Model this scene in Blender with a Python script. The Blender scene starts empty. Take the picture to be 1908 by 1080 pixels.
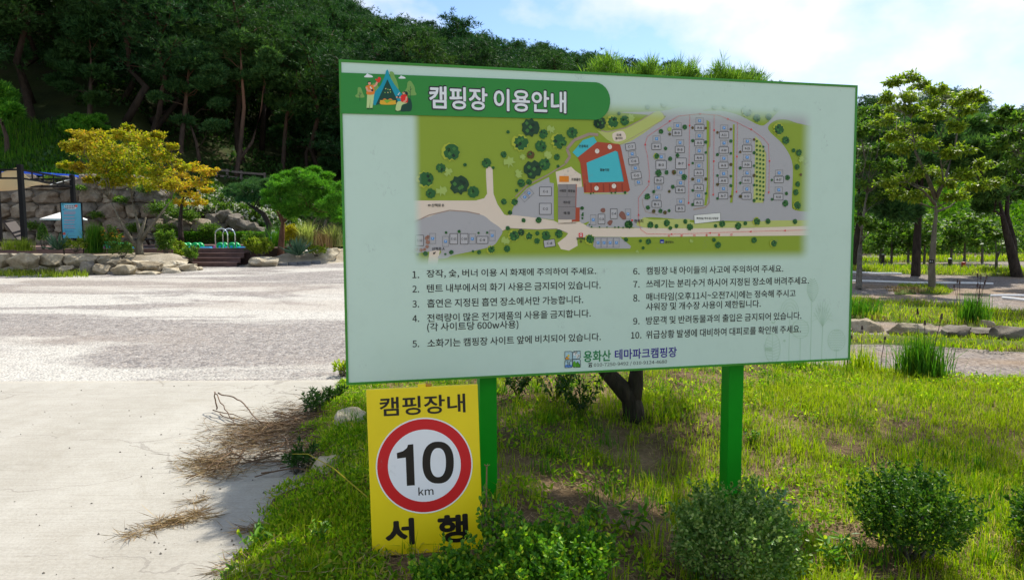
import bpy, bmesh, math, random
import numpy as np
from mathutils import Vector, Matrix, noise
R = math.radians
sc = bpy.context.scene
COL = sc.collection

# ------------------------------------------------------------------ camera
FPX, CX, CY = 1275.0, 954.0, 540.0
EYE = np.array([0.0, 0.0, 1.6])
_d = np.array([.0033, 1.0, .08235]); _d /= np.linalg.norm(_d)
_Z = -_d
_Y = np.array([0, 0, 1.0]); _Y = _Y - (_Y @ _Z) * _Z; _Y /= np.linalg.norm(_Y)
_X = np.cross(_Y, _Z)
WM = np.array([_X, _Y, _Z])
cam = bpy.data.cameras.new("camera"); camo = bpy.data.objects.new("camera", cam); COL.objects.link(camo)
cam.sensor_fit = 'HORIZONTAL'; cam.sensor_width = 36.0; cam.lens = 36.0 * FPX / 1908.0
cam.clip_start = .05; cam.clip_end = 3000
m = Matrix.Identity(4)
for i in range(3):
    m[i][0] = WM[i][0]; m[i][1] = -WM[i][1]; m[i][2] = -WM[i][2]; m[i][3] = EYE[i]
camo.matrix_world = m
sc.camera = camo

# ------------------------------------------------------------------ light
SUN_EL, SUN_X, SUN_Y = R(55), .55, .835
sc.view_settings.view_transform = 'Standard'; sc.view_settings.look = 'None'
sc.view_settings.gamma = 1; sc.view_settings.use_curve_mapping = False
sc.view_settings.exposure = 0.58
w = bpy.data.worlds.new("World"); sc.world = w; w.use_nodes = True
nt = w.node_tree; nt.nodes.clear()
out = nt.nodes.new('ShaderNodeOutputWorld'); bg = nt.nodes.new('ShaderNodeBackground')
sky = nt.nodes.new('ShaderNodeTexSky'); sky.sky_type = 'NISHITA'; sky.sun_disc = False
sky.sun_elevation = SUN_EL; sky.sun_rotation = math.atan2(SUN_X, SUN_Y)
sky.altitude = 200; sky.air_density = 1.0; sky.dust_density = .6; sky.ozone_density = 1.0
bg.inputs[1].default_value = .148
tc = nt.nodes.new('ShaderNodeTexCoord')
mp = nt.nodes.new('ShaderNodeMapping'); mp.inputs['Scale'].default_value = (2.3, 2.3, 3.6); mp.inputs['Location'].default_value = (3.72, 1.2, .2)
nz = nt.nodes.new('ShaderNodeTexNoise'); nz.inputs['Scale'].default_value = 1.5; nz.inputs['Detail'].default_value = 9; nz.inputs['Roughness'].default_value = .5
cr = nt.nodes.new('ShaderNodeValToRGB'); cr.color_ramp.elements[0].position = .45; cr.color_ramp.elements[1].position = .575
mx = nt.nodes.new('ShaderNodeMix'); mx.data_type = 'RGBA'
mx.inputs['B'].default_value = (4.75, 4.85, 5.0, 1)
nt.links.new(tc.outputs['Generated'], mp.inputs[0]); nt.links.new(mp.outputs[0], nz.inputs['Vector'])
nt.links.new(nz.outputs[0], cr.inputs[0]); nt.links.new(cr.outputs[0], mx.inputs['Factor'])
tn_ = nt.nodes.new('ShaderNodeMix'); tn_.data_type = 'RGBA'; tn_.blend_type = 'MULTIPLY'; tn_.inputs['Factor'].default_value = 1; tn_.inputs['B'].default_value = (.71, .795, .91, 1)
nt.links.new(sky.outputs[0], tn_.inputs['A']); nt.links.new(tn_.outputs['Result'], mx.inputs['A']); nt.links.new(mx.outputs['Result'], bg.inputs[0])
nt.links.new(bg.outputs[0], out.inputs[0])
sl = bpy.data.lights.new("sun", 'SUN'); sl.energy = 4.5; sl.angle = R(.6); sl.color = (1, .95, .86)
so = bpy.data.objects.new("sun", sl); COL.objects.link(so); so.location = (20, 15, 40)
_sd = Vector((SUN_X * math.cos(SUN_EL), SUN_Y * math.cos(SUN_EL), math.sin(SUN_EL)))
so.rotation_euler = _sd.to_track_quat('Z', 'Y').to_euler()

# ------------------------------------------------------------------ pixel helpers (survey of the photograph: pixel + depth -> place)
def ray(px, py):
    v = WM @ np.array([(px - CX) / FPX, (py - CY) / FPX, 1.0]); return v / v[1]
def P(px, py, Y): return EYE + ray(px, py) * Y
SL = .022
def G(px, py, dz=0.0):
    r = ray(px, py); Y = (1.6 - dz) / (SL - r[2]); return EYE + r * Y
def PX(x, y): return CX + FPX * x / max(y, .1)
def mpp(Y): return Y / FPX            # metres per photo pixel at depth Y

# ------------------------------------------------------------------ object helpers
def tag(o, label=None, cat=None, group=None, kind=None):
    if label: o['label'] = label
    if cat: o['category'] = cat
    if group: o['group'] = group
    if kind: o['kind'] = kind
    return o
def empty(name, loc, label=None, cat=None, group=None, rz=0):
    o = bpy.data.objects.new(name, None); COL.objects.link(o); o.location = Vector(loc); o.rotation_euler = (0, 0, rz)
    o.empty_display_size = .2
    return tag(o, label, cat, group)
def link_mesh(name, me, parent=None):
    o = bpy.data.objects.new(name, me); COL.objects.link(o)
    if parent is not None: o.parent = parent
    return o
def woff(p):
    v = Vector((0, 0, 0))
    while p is not None: v = v + p.location; p = p.parent
    return v
def np_mesh(name, V, F, mats, parent=None, smooth=False, world=True, midx=None, col=None, buv=None, loc=None):
    """uniform-size faces from arrays; V in world coords (shifted to the parent's place) unless world=False"""
    V = np.asarray(V, dtype=np.float64)
    off = np.zeros(3)
    if world and parent is not None: off = np.array(woff(parent))
    if loc is not None: off = np.asarray(loc, float)
    V = V - off
    F = np.asarray(F, dtype=np.int32); n, k = F.shape
    me = bpy.data.meshes.new(name)
    me.vertices.add(len(V)); me.vertices.foreach_set('co', V.astype(np.float32).ravel())
    me.loops.add(n * k); me.loops.foreach_set('vertex_index', F.ravel())
    me.polygons.add(n); me.polygons.foreach_set('loop_start', np.arange(0, n * k, k, dtype=np.int32))
    if midx is not None: me.polygons.foreach_set('material_index', np.asarray(midx, dtype=np.int32))
    me.update(calc_edges=True)
    me.polygons.foreach_set('use_smooth', np.full(n, smooth, dtype=bool))
    for q in (mats if isinstance(mats, (list, tuple)) else [mats]): me.materials.append(q)
    o = link_mesh(name, me, parent)
    if loc is not None: o.location = Vector(loc)
    return o
class MB:
    """collects simple shapes into one mesh"""
    def __init__(s): s.v = []; s.f = []
    def add(s, V, F):
        b = len(s.v); s.v += [tuple(map(float, p)) for p in V]; s.f += [tuple(int(i) + b for i in f) for f in F]; return s
    def box(s, c, size, rot=None):
        x, y, z = [q / 2 for q in size]
        V = [(-x, -y, -z), (x, -y, -z), (x, y, -z), (-x, y, -z), (-x, -y, z), (x, -y, z), (x, y, z), (-x, y, z)]
        if rot is not None:
            V = [tuple(rot @ Vector(p)) for p in V]
        V = [(p[0] + c[0], p[1] + c[1], p[2] + c[2]) for p in V]
        return s.add(V, [(0, 3, 2, 1), (4, 5, 6, 7), (0, 1, 5, 4), (1, 2, 6, 5), (2, 3, 7, 6), (3, 0, 4, 7)])
    def tube(s, pts, r, n=8, cap=True):
        pts = [Vector(p) for p in pts]; k = len(pts)
        rr = list(r) if hasattr(r, '__len__') else [r] * k
        V = []; up = Vector((.31, .17, .93)).normalized()
        for i, p in enumerate(pts):
            t = (pts[min(i + 1, k - 1)] - pts[max(i - 1, 0)])
            t = t.normalized() if t.length > 1e-9 else Vector((0, 0, 1))
            a = t.cross(up)
            if a.length < .05: a = t.cross(Vector((1, 0, 0)))
            a.normalize(); b = t.cross(a)
            for j in range(n):
                th = 2 * math.pi * j / n
                V.append(p + (a * math.cos(th) + b * math.sin(th)) * rr[i])
        Fs = []
        for i in range(k - 1):
            for j in range(n):
                Fs.append((i * n + j, i * n + (j + 1) % n, (i + 1) * n + (j + 1) % n, (i + 1) * n + j))
        if cap: Fs.append(tuple(range(n - 1, -1, -1))); Fs.append(tuple((k - 1) * n + j for j in range(n)))
        return s.add(V, Fs)
    def bar(s, a, b, w, h=None):
        a = Vector(a); b = Vector(b); d = b - a; h = h or w
        q = d.to_track_quat('X', 'Z').to_matrix()
        return s.box((a + b) / 2, (d.length, w, h), q)
    def lathe(s, prof, c=(0, 0, 0), n=24, rot=None):
        V = []; k = len(prof)
        for r, z in prof:
            for j in range(n):
                th = 2 * math.pi * j / n; p = Vector((r * math.cos(th), r * math.sin(th), z))
                if rot is not None: p = rot @ p
                V.append((p[0] + c[0], p[1] + c[1], p[2] + c[2]))
        Fs = [(i * n + j, i * n + (j + 1) % n, (i + 1) * n + (j + 1) % n, (i + 1) * n + j) for i in range(k - 1) for j in range(n)]
        Fs.append(tuple(range(n - 1, -1, -1))); Fs.append(tuple((k - 1) * n + j for j in range(n)))
        return s.add(V, Fs)
    def build(s, name, mat, parent=None, smooth=False, world=True, bevel=0, loc=None):
        off = Vector((0, 0, 0))
        if world and parent is not None: off = woff(parent)
        if loc is not None: off = Vector(loc)
        me = bpy.data.meshes.new(name)
        me.from_pydata([tuple(Vector(p) - off) for p in s.v], [], s.f); me.update()
        for p in me.polygons: p.use_smooth = smooth
        for q in (mat if isinstance(mat, (list, tuple)) else [mat]): me.materials.append(q)
        o = link_mesh(name, me, parent)
        if loc is not None: o.location = Vector(loc)
        if bevel:
            b = o.modifiers.new('bevel', 'BEVEL'); b.width = bevel; b.segments = 2; b.limit_method = 'ANGLE'
        return o
def copy_tree(o, loc=None, rz=None, scale=None, label=None, group=None):
    c = o.copy(); COL.objects.link(c)
    for ch in o.children:
        d = ch.copy(); COL.objects.link(d); d.parent = c
        for g in ch.children:
            e = g.copy(); COL.objects.link(e); e.parent = d
    if loc is not None: c.location = Vector(loc)
    if rz is not None: c.rotation_euler = (0, 0, rz)
    if scale is not None: c.scale = scale if hasattr(scale, '__len__') else (scale,) * 3
    if label: c['label'] = label
    if group: c['group'] = group
    return c

# ------------------------------------------------------------------ materials
def s2l(c):
    c = c / 255.0
    return c / 12.92 if c <= .04045 else ((c + .055) / 1.055) ** 2.4
def rgb(r, g, b): return (s2l(r), s2l(g), s2l(b), 1)
def new_mat(name):
    mt = bpy.data.materials.new(name); mt.use_nodes = True
    n = mt.node_tree; n.nodes.clear()
    o = n.nodes.new('ShaderNodeOutputMaterial'); return mt, n, o
class NB:
    def __init__(s, n): s.n = n
    def node(s, t, **kw):
        q = s.n.nodes.new(t)
        for k, v in kw.items(): setattr(q, k, v)
        return q
    def link(s, a, b): s.n.links.new(a, b)
    def coords(s): return s.node('ShaderNodeTexCoord').outputs['Object']
    def mapping(s, vec, scale=(1, 1, 1), rot=(0, 0, 0)):
        q = s.node('ShaderNodeMapping'); q.inputs['Scale'].default_value = scale; q.inputs['Rotation'].default_value = rot; s.link(vec, q.inputs[0]); return q.outputs[0]
    def noise(s, vec, scale, detail=4, rough=.55, dist=0):
        q = s.node('ShaderNodeTexNoise'); q.inputs['Scale'].default_value = scale; q.inputs['Detail'].default_value = detail
        q.inputs['Roughness'].default_value = rough; q.inputs['Distortion'].default_value = dist
        if vec is not None: s.link(vec, q.inputs['Vector'])
        return q.outputs[0]
    def vor(s, vec, scale, feature='F1', out='Distance', rnd=1):
        q = s.node('ShaderNodeTexVoronoi', feature=feature); q.inputs['Scale'].default_value = scale; q.inputs['Randomness'].default_value = rnd
        s.link(vec, q.inputs['Vector']); return q.outputs[out]
    def ramp(s, fac, stops, interp='LINEAR'):
        q = s.node('ShaderNodeValToRGB'); cr = q.color_ramp; cr.interpolation = interp
        while len(cr.elements) < len(stops): cr.elements.new(.5)
        for e, (p, c) in zip(cr.elements, stops):
            e.position = p; e.color = c if hasattr(c, '__len__') else (c, c, c, 1)
        s.link(fac, q.inputs[0]); return q.outputs[0]
    def mix(s, fac, a, b, blend='MIX'):
        q = s.node('ShaderNodeMix', data_type='RGBA', blend_type=blend)
        for v, k in ((fac, 'Factor'), (a, 'A'), (b, 'B')):
            if hasattr(v, 'is_output') or isinstance(v, bpy.types.NodeSocket): s.link(v, q.inputs[k])
            else: q.inputs[k].default_value = v
        return q.outputs['Result']
    def math(s, op, a, b=0.0):
        q = s.node('ShaderNodeMath', operation=op)
        for v, k in ((a, 0), (b, 1)):
            if isinstance(v, bpy.types.NodeSocket): s.link(v, q.inputs[k])
            else: q.inputs[k].default_value = v
        return q.outputs[0]
    def bump(s, h, strength=.5, dist=.02, nrm=None):
        q = s.node('ShaderNodeBump'); q.inputs['Strength'].default_value = strength; q.inputs['Distance'].default_value = dist
        s.link(h, q.inputs['Height'])
        if nrm is not None: s.link(nrm, q.inputs['Normal'])
        return q.outputs[0]
    def principled(s, col, rough=.7, nrm=None, spec=.4, metal=0):
        q = s.node('ShaderNodeBsdfPrincipled')
        for v, k in ((col, 'Base Color'), (rough, 'Roughness'), (metal, 'Metallic'), (spec, 'Specular IOR Level')):
            if isinstance(v, bpy.types.NodeSocket): s.link(v, q.inputs[k])
            else: q.inputs[k].default_value = v
        if nrm is not None: s.link(nrm, q.inputs['Normal'])
        return q.outputs[0]
def mat_plain(name, col, rough=.5, metal=0, spec=.4, var=.12, vscale=6, bump=0):
    mt, n, o = new_mat(name); b = NB(n); c = b.coords()
    nv = b.noise(c, vscale, 5)
    dark = tuple(x * (1 - var) for x in col[:3]) + (1,); lite = tuple(min(1, x * (1 + var)) for x in col[:3]) + (1,)
    cc = b.ramp(nv, [(.3, dark), (.7, lite)])
    nr = b.bump(b.noise(c, vscale * 12, 4), bump, .01) if bump else None
    b.link(b.principled(cc, rough, nr, spec, metal), o.inputs[0]); return mt
def mat_leaf(name, stops, trans=.45, rough=.55, spec=.15, patch=None, tint=False, tmul=(1.5, 1.7, .7, 1)):
    """leaf colours by leaf (random per island); light passes through"""
    mt, n, o = new_mat(name); b = NB(n)
    g = b.node('ShaderNodeNewGeometry')
    cc = b.ramp(g.outputs['Random Per Island'], stops)
    if patch:
        oi = b.node('ShaderNodeObjectInfo')
        nv = b.noise(b.coords(), patch[0], 3)
        f = b.ramp(nv, [(.42, (0, 0, 0, 1)), (.62, (1, 1, 1, 1))])
        cc = b.mix(b.math('MULTIPLY', f, patch[2]), cc, patch[1])
    oi = b.node('ShaderNodeObjectInfo'); cc = b.mix(1.0, cc, b.ramp(oi.outputs['Random'], [(0, (.72, .80, .86, 1)), (.5, (1, 1, 1, 1)), (1, (1.32, 1.18, .92, 1))]) if tint else (1, 1, 1, 1), 'MULTIPLY')
    p = b.principled(cc, rough, None, spec)
    t = b.node('ShaderNodeBsdfTranslucent'); tcol = b.mix(1.0, cc, tmul, 'MULTIPLY'); b.link(tcol, t.inputs[0])
    ms = b.node('ShaderNodeMixShader'); ms.inputs[0].default_value = trans
    b.link(p, ms.inputs[1]); b.link(t.outputs[0], ms.inputs[2]); b.link(ms.outputs[0], o.inputs[0]); return mt
def mat_bark(name, c1, c2, scale=9, top=None):
    mt, n, o = new_mat(name); b = NB(n); c = b.coords()
    v = b.mapping(c, (1, 1, .28)); nv = b.noise(v, scale, 6, .65); cr = b.vor(v, scale * 1.6, 'DISTANCE_TO_EDGE')
    cc = b.ramp(nv, [(.3, c1), (.7, c2)])
    if top:
        sx = b.node('ShaderNodeSeparateXYZ'); b.link(c, sx.inputs[0])
        f = b.node('ShaderNodeMapRange'); f.inputs[1].default_value = top[1]; f.inputs[2].default_value = top[2]; b.link(sx.outputs[2], f.inputs[0])
        cc = b.mix(f.outputs[0], cc, top[0])
    h = b.math('ADD', b.math('MULTIPLY', cr, 1.2), nv)
    b.link(b.principled(cc, .9, b.bump(h, .9, .03), .15), o.inputs[0]); return mt
def mat_rock(name, c1, c2, c3, scale=2.2):
    mt, n, o = new_mat(name); b = NB(n); c = b.coords()
    oi = b.node('ShaderNodeObjectInfo'); va = b.node('ShaderNodeVectorMath', operation='ADD')
    rv = b.math('MULTIPLY', oi.outputs['Random'], 37.0); cv = b.node('ShaderNodeCombineXYZ'); b.link(rv, cv.inputs[0]); b.link(rv, cv.inputs[1])
    b.link(c, va.inputs[0]); b.link(cv.outputs[0], va.inputs[1]); c = va.outputs[0]
    n1 = b.noise(c, scale, 7, .65, .4); n2 = b.noise(c, scale * 7, 6, .7)
    cc = b.ramp(n1, [(.32, c1), (.5, c2), (.68, c3)])
    cc = b.mix(.45, cc, b.ramp(n2, [(.35, (.35, .33, .3, 1)), (.65, (1, 1, 1, 1))]), 'MULTIPLY')
    tint = b.ramp(oi.outputs['Random'], [(0, (.8, .78, .76, 1)), (.5, (1, .97, .9, 1)), (1, (1.1, 1.08, 1.05, 1))])
    cc = b.mix(1.0, cc, tint, 'MULTIPLY')
    h = b.math('ADD', n1, b.math('MULTIPLY', n2, .5))
    b.link(b.principled(cc, .9, b.bump(h, .7, .06), .2), o.inputs[0]); return mt

M = {}
M['black_metal'] = mat_plain('black_metal', (.008, .008, .009), .6, 0, .12)
M['chrome'] = mat_plain('chrome', (.75, .76, .78), .15, 1.0, var=.03)
M['green_paint'] = mat_plain('green_paint', (.004, .29, .008), .45, var=.1, vscale=3, spec=.2)
M['frame_green'] = mat_plain('frame_green', (.05, .27, .02), .4, var=.1, vscale=3)
M['yellow_post'] = mat_plain('yellow_post', (.55, .26, .02), .6, var=.25, vscale=9)
M['deck'] = None
M['dark_brown'] = mat_plain('dark_brown', (.035, .022, .018), .6)
M['white_fabric'] = mat_plain('white_fabric', (.78, .78, .76), .8, var=.04)
M['cream_fabric'] = None
M['blue_tarp'] = mat_plain('blue_tarp', (.02, .09, .55), .5)
M['toy_green'] = mat_plain('toy_green', (.01, .42, .11), .35, var=.06)
M['toy_blue'] = mat_plain('toy_blue', (.03, .33, .62), .4, var=.06)
M['toy_pink'] = mat_plain('toy_pink', (.7, .12, .4), .4, var=.06)
M['wood_rail'] = mat_plain('wood_rail', (.16, .13, .11), .85, var=.3, vscale=7, bump=.3)
M['slate'] = mat_plain('slate', (.13, .135, .14), .8, var=.3, vscale=9, bump=.5)
M['bark_pine'] = mat_bark('bark_pine', (.045, .032, .026, 1), (.11, .075, .055, 1), 7, ((.24, .12, .075, 1), 2.5, 6))
M['bark_forest'] = mat_bark('bark_forest', (.02, .015, .012, 1), (.055, .038, .028, 1), 5, ((.085, .042, .026, 1), 3, 7))
M['bark_grey'] = mat_bark('bark_grey', (.08, .07, .055, 1), (.2, .18, .14, 1), 10)
M['bark_lichen'] = mat_bark('bark_lichen', (.085, .075, .055, 1), (.21, .185, .135, 1), 11)
M['bark_dark'] = mat_bark('bark_dark', (.018, .014, .011, 1), (.07, .052, .04, 1), 12)
M['bark_twig'] = mat_bark('bark_twig', (.10, .065, .042, 1), (.26, .17, .11, 1), 12)
M['bark_red'] = mat_bark('bark_red', (.07, .035, .022, 1), (.20, .10, .06, 1), 10)
M['rock_tan'] = mat_rock('rock_tan', (.20, .155, .10, 1), (.36, .31, .22, 1), (.46, .42, .33, 1))
M['rock_pale'] = mat_rock('rock_pale', (.36, .29, .18, 1), (.55, .49, .37, 1), (.62, .58, .48, 1))
M['rock_grey'] = mat_rock('rock_grey', (.10, .085, .07, 1), (.20, .18, .15, 1), (.30, .28, .24, 1))
M['rock_wall'] = mat_rock('rock_wall', (.14, .112, .082, 1), (.265, .22, .165, 1), (.39, .345, .27, 1), 1.3)
M['mortar'] = mat_plain('mortar', (.17, .15, .12), .95, var=.4, vscale=3, bump=.4)
# leaves
M['cream_fabric'] = mat_leaf('cream_fabric', [(0, (.66, .56, .40, 1)), (1, (.66, .56, .40, 1))], .45, .85, .1, tmul=(1, 1, 1, 1))
M['pine_dark'] = mat_leaf('pine_dark', [(0, (.012, .044, .017, 1)), (.6, (.028, .084, .030, 1)), (1, (.052, .118, .040, 1))], .22, .6, .08, patch=(.13, (.045, .085, .02, 1), .7), tint=True)
M['pine_mid'] = mat_leaf('pine_mid', [(0, (.030, .085, .030, 1)), (.6, (.066, .155, .048, 1)), (1, (.115, .20, .060, 1))], .25, .6, .1, tint=True)  # lighter than pine_dark: lit look of forest-edge pines put into the colour
M['pine_bright'] = mat_leaf('pine_bright', [(0, (.04, .14, .015, 1)), (.6, (.085, .25, .022, 1)), (1, (.16, .33, .035, 1))], .4, .5)
M['pine_lime'] = mat_leaf('pine_lime', [(0, (.07, .15, .02, 1)), (.6, (.13, .24, .03, 1)), (1, (.22, .30, .06, 1))], .45, .45)
M['maple'] = mat_leaf('maple', [(0, (.12, .17, .010, 1)), (.5, (.26, .30, .014, 1)), (.85, (.40, .37, .02, 1)), (1, (.55, .26, .035, 1))], .42, .55, .12, patch=(.5, (.46, .20, .03, 1), .35))
M['maple_orange'] = mat_leaf('maple_orange', [(0, (.30, .29, .014, 1)), (.5, (.50, .39, .02, 1)), (1, (.60, .29, .045, 1))], .4, .55)
M['broad'] = mat_leaf('broad', [(0, (.07, .13, .010, 1)), (.5, (.165, .24, .018, 1)), (1, (.30, .34, .035, 1))], .42, .5, .2)
M['broad_mid'] = mat_leaf('broad_mid', [(0, (.03, .085, .012, 1)), (.5, (.08, .16, .02, 1)), (1, (.16, .24, .035, 1))], .4, .5, .2)
M['box_bright'] = mat_leaf('box_bright', [(0, (.03, .11, .010, 1)), (.5, (.085, .22, .014, 1)), (.85, (.18, .35, .02, 1)), (1, (.44, .50, .03, 1))], .32, .45, .22)
M['box_dark'] = mat_leaf('box_dark', [(0, (.018, .07, .008, 1)), (.6, (.055, .145, .014, 1)), (1, (.20, .30, .03, 1))], .27, .45, .22)
M['box_olive'] = mat_leaf('box_olive', [(0, (.05, .13, .02, 1)), (.6, (.14, .25, .045, 1)), (1, (.38, .46, .15, 1))], .3, .42, .3)
M['grass'] = mat_leaf('grass', [(0, (.095, .20, .004, 1)), (.5, (.225, .33, .006, 1)), (.85, (.37, .41, .012, 1)), (1, (.48, .38, .14, 1))], .48, .6, .08, patch=(.9, (.26, .30, .012, 1), .5))
M['meadow_leaf'] = mat_leaf('meadow_leaf', [(0, (.03, .09, .006, 1)), (.6, (.07, .17, .010, 1)), (1, (.15, .25, .02, 1))], .4, .6, .08)
M['grass_deep'] = mat_leaf('grass_deep', [(0, (.03, .10, .008, 1)), (.6, (.06, .18, .012, 1)), (1, (.14, .25, .02, 1))], .42, .5, .12)
M['straw'] = mat_leaf('straw', [(0, (.10, .06, .03, 1)), (.5, (.24, .155, .075, 1)), (1, (.46, .34, .18, 1))], .1, .8)
M['straw_dark'] = mat_leaf('straw_dark', [(0, (.06, .042, .03, 1)), (.5, (.16, .105, .065, 1)), (1, (.32, .21, .11, 1))], .05, .85)
M['sedum'] = mat_leaf('sedum', [(0, (.08, .18, .008, 1)), (.55, (.20, .34, .012, 1)), (.9, (.38, .46, .025, 1)), (1, (.36, .24, .09, 1))], .5, .55, .1)
M['yucca'] = mat_leaf('yucca', [(0, (.05, .11, .07, 1)), (1, (.13, .22, .15, 1))], .2, .45)
M['fern_lime'] = mat_leaf('fern_lime', [(0, (.10, .17, .015, 1)), (1, (.30, .34, .04, 1))], .45, .5)
M['gold_leaf'] = mat_leaf('gold_leaf', [(0, (.22, .20, .012, 1)), (1, (.48, .40, .02, 1))], .35, .5)
M['variegated'] = mat_leaf('variegated', [(0, (.18, .24, .05, 1)), (1, (.5, .5, .24, 1))], .4, .5)
M['petal_white'] = mat_leaf('petal_white', [(0, (.62, .62, .42, 1)), (1, (.82, .82, .72, 1))], .3, .6, tmul=(1, 1, .9, 1))
M['petal_orange'] = mat_leaf('petal_orange', [(0, (.55, .2, .01, 1)), (1, (.75, .36, .02, 1))], .3, .6)
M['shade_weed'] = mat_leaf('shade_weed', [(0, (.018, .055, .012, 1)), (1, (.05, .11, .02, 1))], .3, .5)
M['seed_head'] = mat_leaf('seed_head', [(0, (.05, .03, .03, 1)), (1, (.12, .08, .07, 1))], .1, .8)

def deck_mat():
    mt, n, o = new_mat('deck_board'); b = NB(n); c = b.coords()
    v = b.mapping(c, (.6, 7, 7)); nv = b.noise(v, 3, 5)
    sx = b.node('ShaderNodeSeparateXYZ'); b.link(c, sx.inputs[0])
    fr = b.math('FRACT', b.math('DIVIDE', sx.outputs[1], .145)); gap = b.math('LESS_THAN', fr, .05)
    cc = b.ramp(nv, [(.3, (.10, .058, .05, 1)), (.7, (.19, .115, .10, 1))])
    cc = b.mix(gap, cc, (.02, .015, .012, 1))
    b.link(b.principled(cc, .65, None, .3), o.inputs[0]); return mt
M['deck'] = deck_mat()
M['deck_riser'] = mat_plain('deck_riser', (.10, .055, .048), .65, var=.3, vscale=4)

def concrete_mat():
    mt, n, o = new_mat('concrete'); b = NB(n); c = b.coords()
    n1 = b.noise(c, .5, 6, .6); n2 = b.noise(c, 6, 6, .65); n3 = b.noise(c, 70, 3, .7)
    cc = b.ramp(n1, [(.3, (.39, .366, .315, 1)), (.7, (.46, .44, .388, 1))])
    cc = b.mix(.5, cc, b.ramp(n2, [(.3, (.8, .78, .75, 1)), (.65, (1, 1, 1, 1))]), 'MULTIPLY')
    cc = b.mix(.55, cc, b.ramp(n3, [(.3, (.72, .7, .68, 1)), (.6, (1, 1, 1, 1))]), 'MULTIPLY')
    # worn wheel tracks and damp stains
    wt = b.noise(b.mapping(c, (.9, .12, 1), (0, 0, .5)), 1.0, 4, .5)
    cc = b.mix(.6, cc, b.ramp(wt, [(.4, (.86, .85, .83, 1)), (.6, (1, 1, 1, 1))]), 'MULTIPLY')
    stn = b.noise(c, 1.7, 7, .7, .8)
    cc = b.mix(.32, cc, b.ramp(stn, [(.34, (.78, .75, .70, 1)), (.46, (1, 1, 1, 1))]), 'MULTIPLY')
    # broom marks across the drive
    bm = b.noise(b.mapping(c, (1.2, 26, 1)), 2.2, 3, .6)
    cc = b.mix(.35, cc, b.ramp(bm, [(.35, (.78, .77, .75, 1)), (.55, (1, 1, 1, 1))]), 'MULTIPLY')
    # small stones and crumbs
    vd = b.vor(c, 9.0); vm = b.noise(c, 3.1, 2)
    sp = b.math('MULTIPLY', b.math('LESS_THAN', vd, .055), b.math('GREATER_THAN', vm, .5))
    cc = b.mix(b.math('MULTIPLY', sp, .75), cc, (.19, .16, .13, 1))
    # hairline cracks
    dv = b.node('ShaderNodeVectorMath', operation='ADD'); nq = b.node('ShaderNodeTexNoise'); nq.inputs['Scale'].default_value = 1.6; nq.inputs['Detail'].default_value = 5
    b.link(c, nq.inputs['Vector']); sc_ = b.node('ShaderNodeVectorMath', operation='SCALE'); sc_.inputs['Scale'].default_value = .55; b.link(nq.outputs['Color'], sc_.inputs[0])
    b.link(c, dv.inputs[0]); b.link(sc_.outputs[0], dv.inputs[1])
    ed = b.vor(b.mapping(dv.outputs[0], (.42, 1.15, 1)), .95, 'DISTANCE_TO_EDGE')
    ck = b.math('MULTIPLY', b.math('LESS_THAN', ed, .0048), b.math('GREATER_THAN', b.noise(c, .9, 3), .44))
    cc = b.mix(b.math('MULTIPLY', ck, .38), cc, (.16, .14, .12, 1))
    h = b.math('ADD', n2, b.math('MULTIPLY', n3, .6))
    b.link(b.principled(cc, .92, b.bump(h, .35, .01), .2), o.inputs[0]); return mt
M['concrete'] = concrete_mat()
def gravel_mat(name, pale=1.0, white=True):
    mt, n, o = new_mat(name); b = NB(n); c = b.coords()
    vc = b.node('ShaderNodeTexVoronoi'); vc.inputs['Scale'].default_value = 38; b.link(c, vc.inputs['Vector'])
    bw = b.node('ShaderNodeRGBToBW'); b.link(vc.outputs['Color'], bw.inputs[0])
    st = [(0, (.08, .072, .07, 1)), (.25, (.20, .19, .19, 1)), (.45, (.285, .255, .23, 1)), (.65, (.32, .31, .305, 1)), (.85, (.38, .355, .33, 1)), (1, (.58, .56, .53, 1))]
    cc = b.ramp(bw.outputs[0], st)
    v2 = b.node('ShaderNodeTexVoronoi'); v2.inputs['Scale'].default_value = 12; b.link(c, v2.inputs['Vector'])
    bw2 = b.node('ShaderNodeRGBToBW'); b.link(v2.outputs['Color'], bw2.inputs[0])
    cc = b.mix(.5, cc, b.ramp(bw2.outputs[0], [(.25, (.62, .6, .6, 1)), (.6, (1.05, 1.02, 1, 1))]), 'MULTIPLY')
    if white:
        # pale dust swept into long bands by tyres
        f = b.noise(b.mapping(c, (.16, .42, 1), (0, 0, .12)), 1.25, 5, .55, .6)
        f = b.ramp(f, [(.47, (0, 0, 0, 1)), (.55, (1, 1, 1, 1))])
        k = b.math('MULTIPLY', f, b.ramp(bw.outputs[0], [(.10, (.3, .3, .3, 1)), (.45, (.82, .82, .82, 1))]))
        cc = b.mix(k, cc, (.535, .52, .48, 1))
        f2 = b.noise(b.mapping(c, (.14, .35, 1), (0, 0, -.1)), 1.1, 4)
        cc = b.mix(b.math('MULTIPLY', b.ramp(f2, [(.5, (0, 0, 0, 1)), (.62, (1, 1, 1, 1))]), .3), cc, (.33, .275, .23, 1))
    else:
        f2 = b.noise(b.mapping(c, (.3, .8, 1)), 1.1, 5)
        cc = b.mix(b.math('MULTIPLY', b.ramp(f2, [(.46, (0, 0, 0, 1)), (.6, (1, 1, 1, 1))]), .5), cc, (.36, .26, .15, 1))
        cc = b.mix(1.0, cc, (.80, .745, .71, 1), 'MULTIPLY')
    cc = b.mix(1.0, cc, (1.0, .985, .95, 1), 'MULTIPLY')
    h = b.math('SUBTRACT', 1.0, vc.outputs['Distance'])
    b.link(b.principled(cc, .92, b.bump(h, .8, .02), .2), o.inputs[0]); return mt
M['gravel'] = gravel_mat('gravel')
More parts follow.
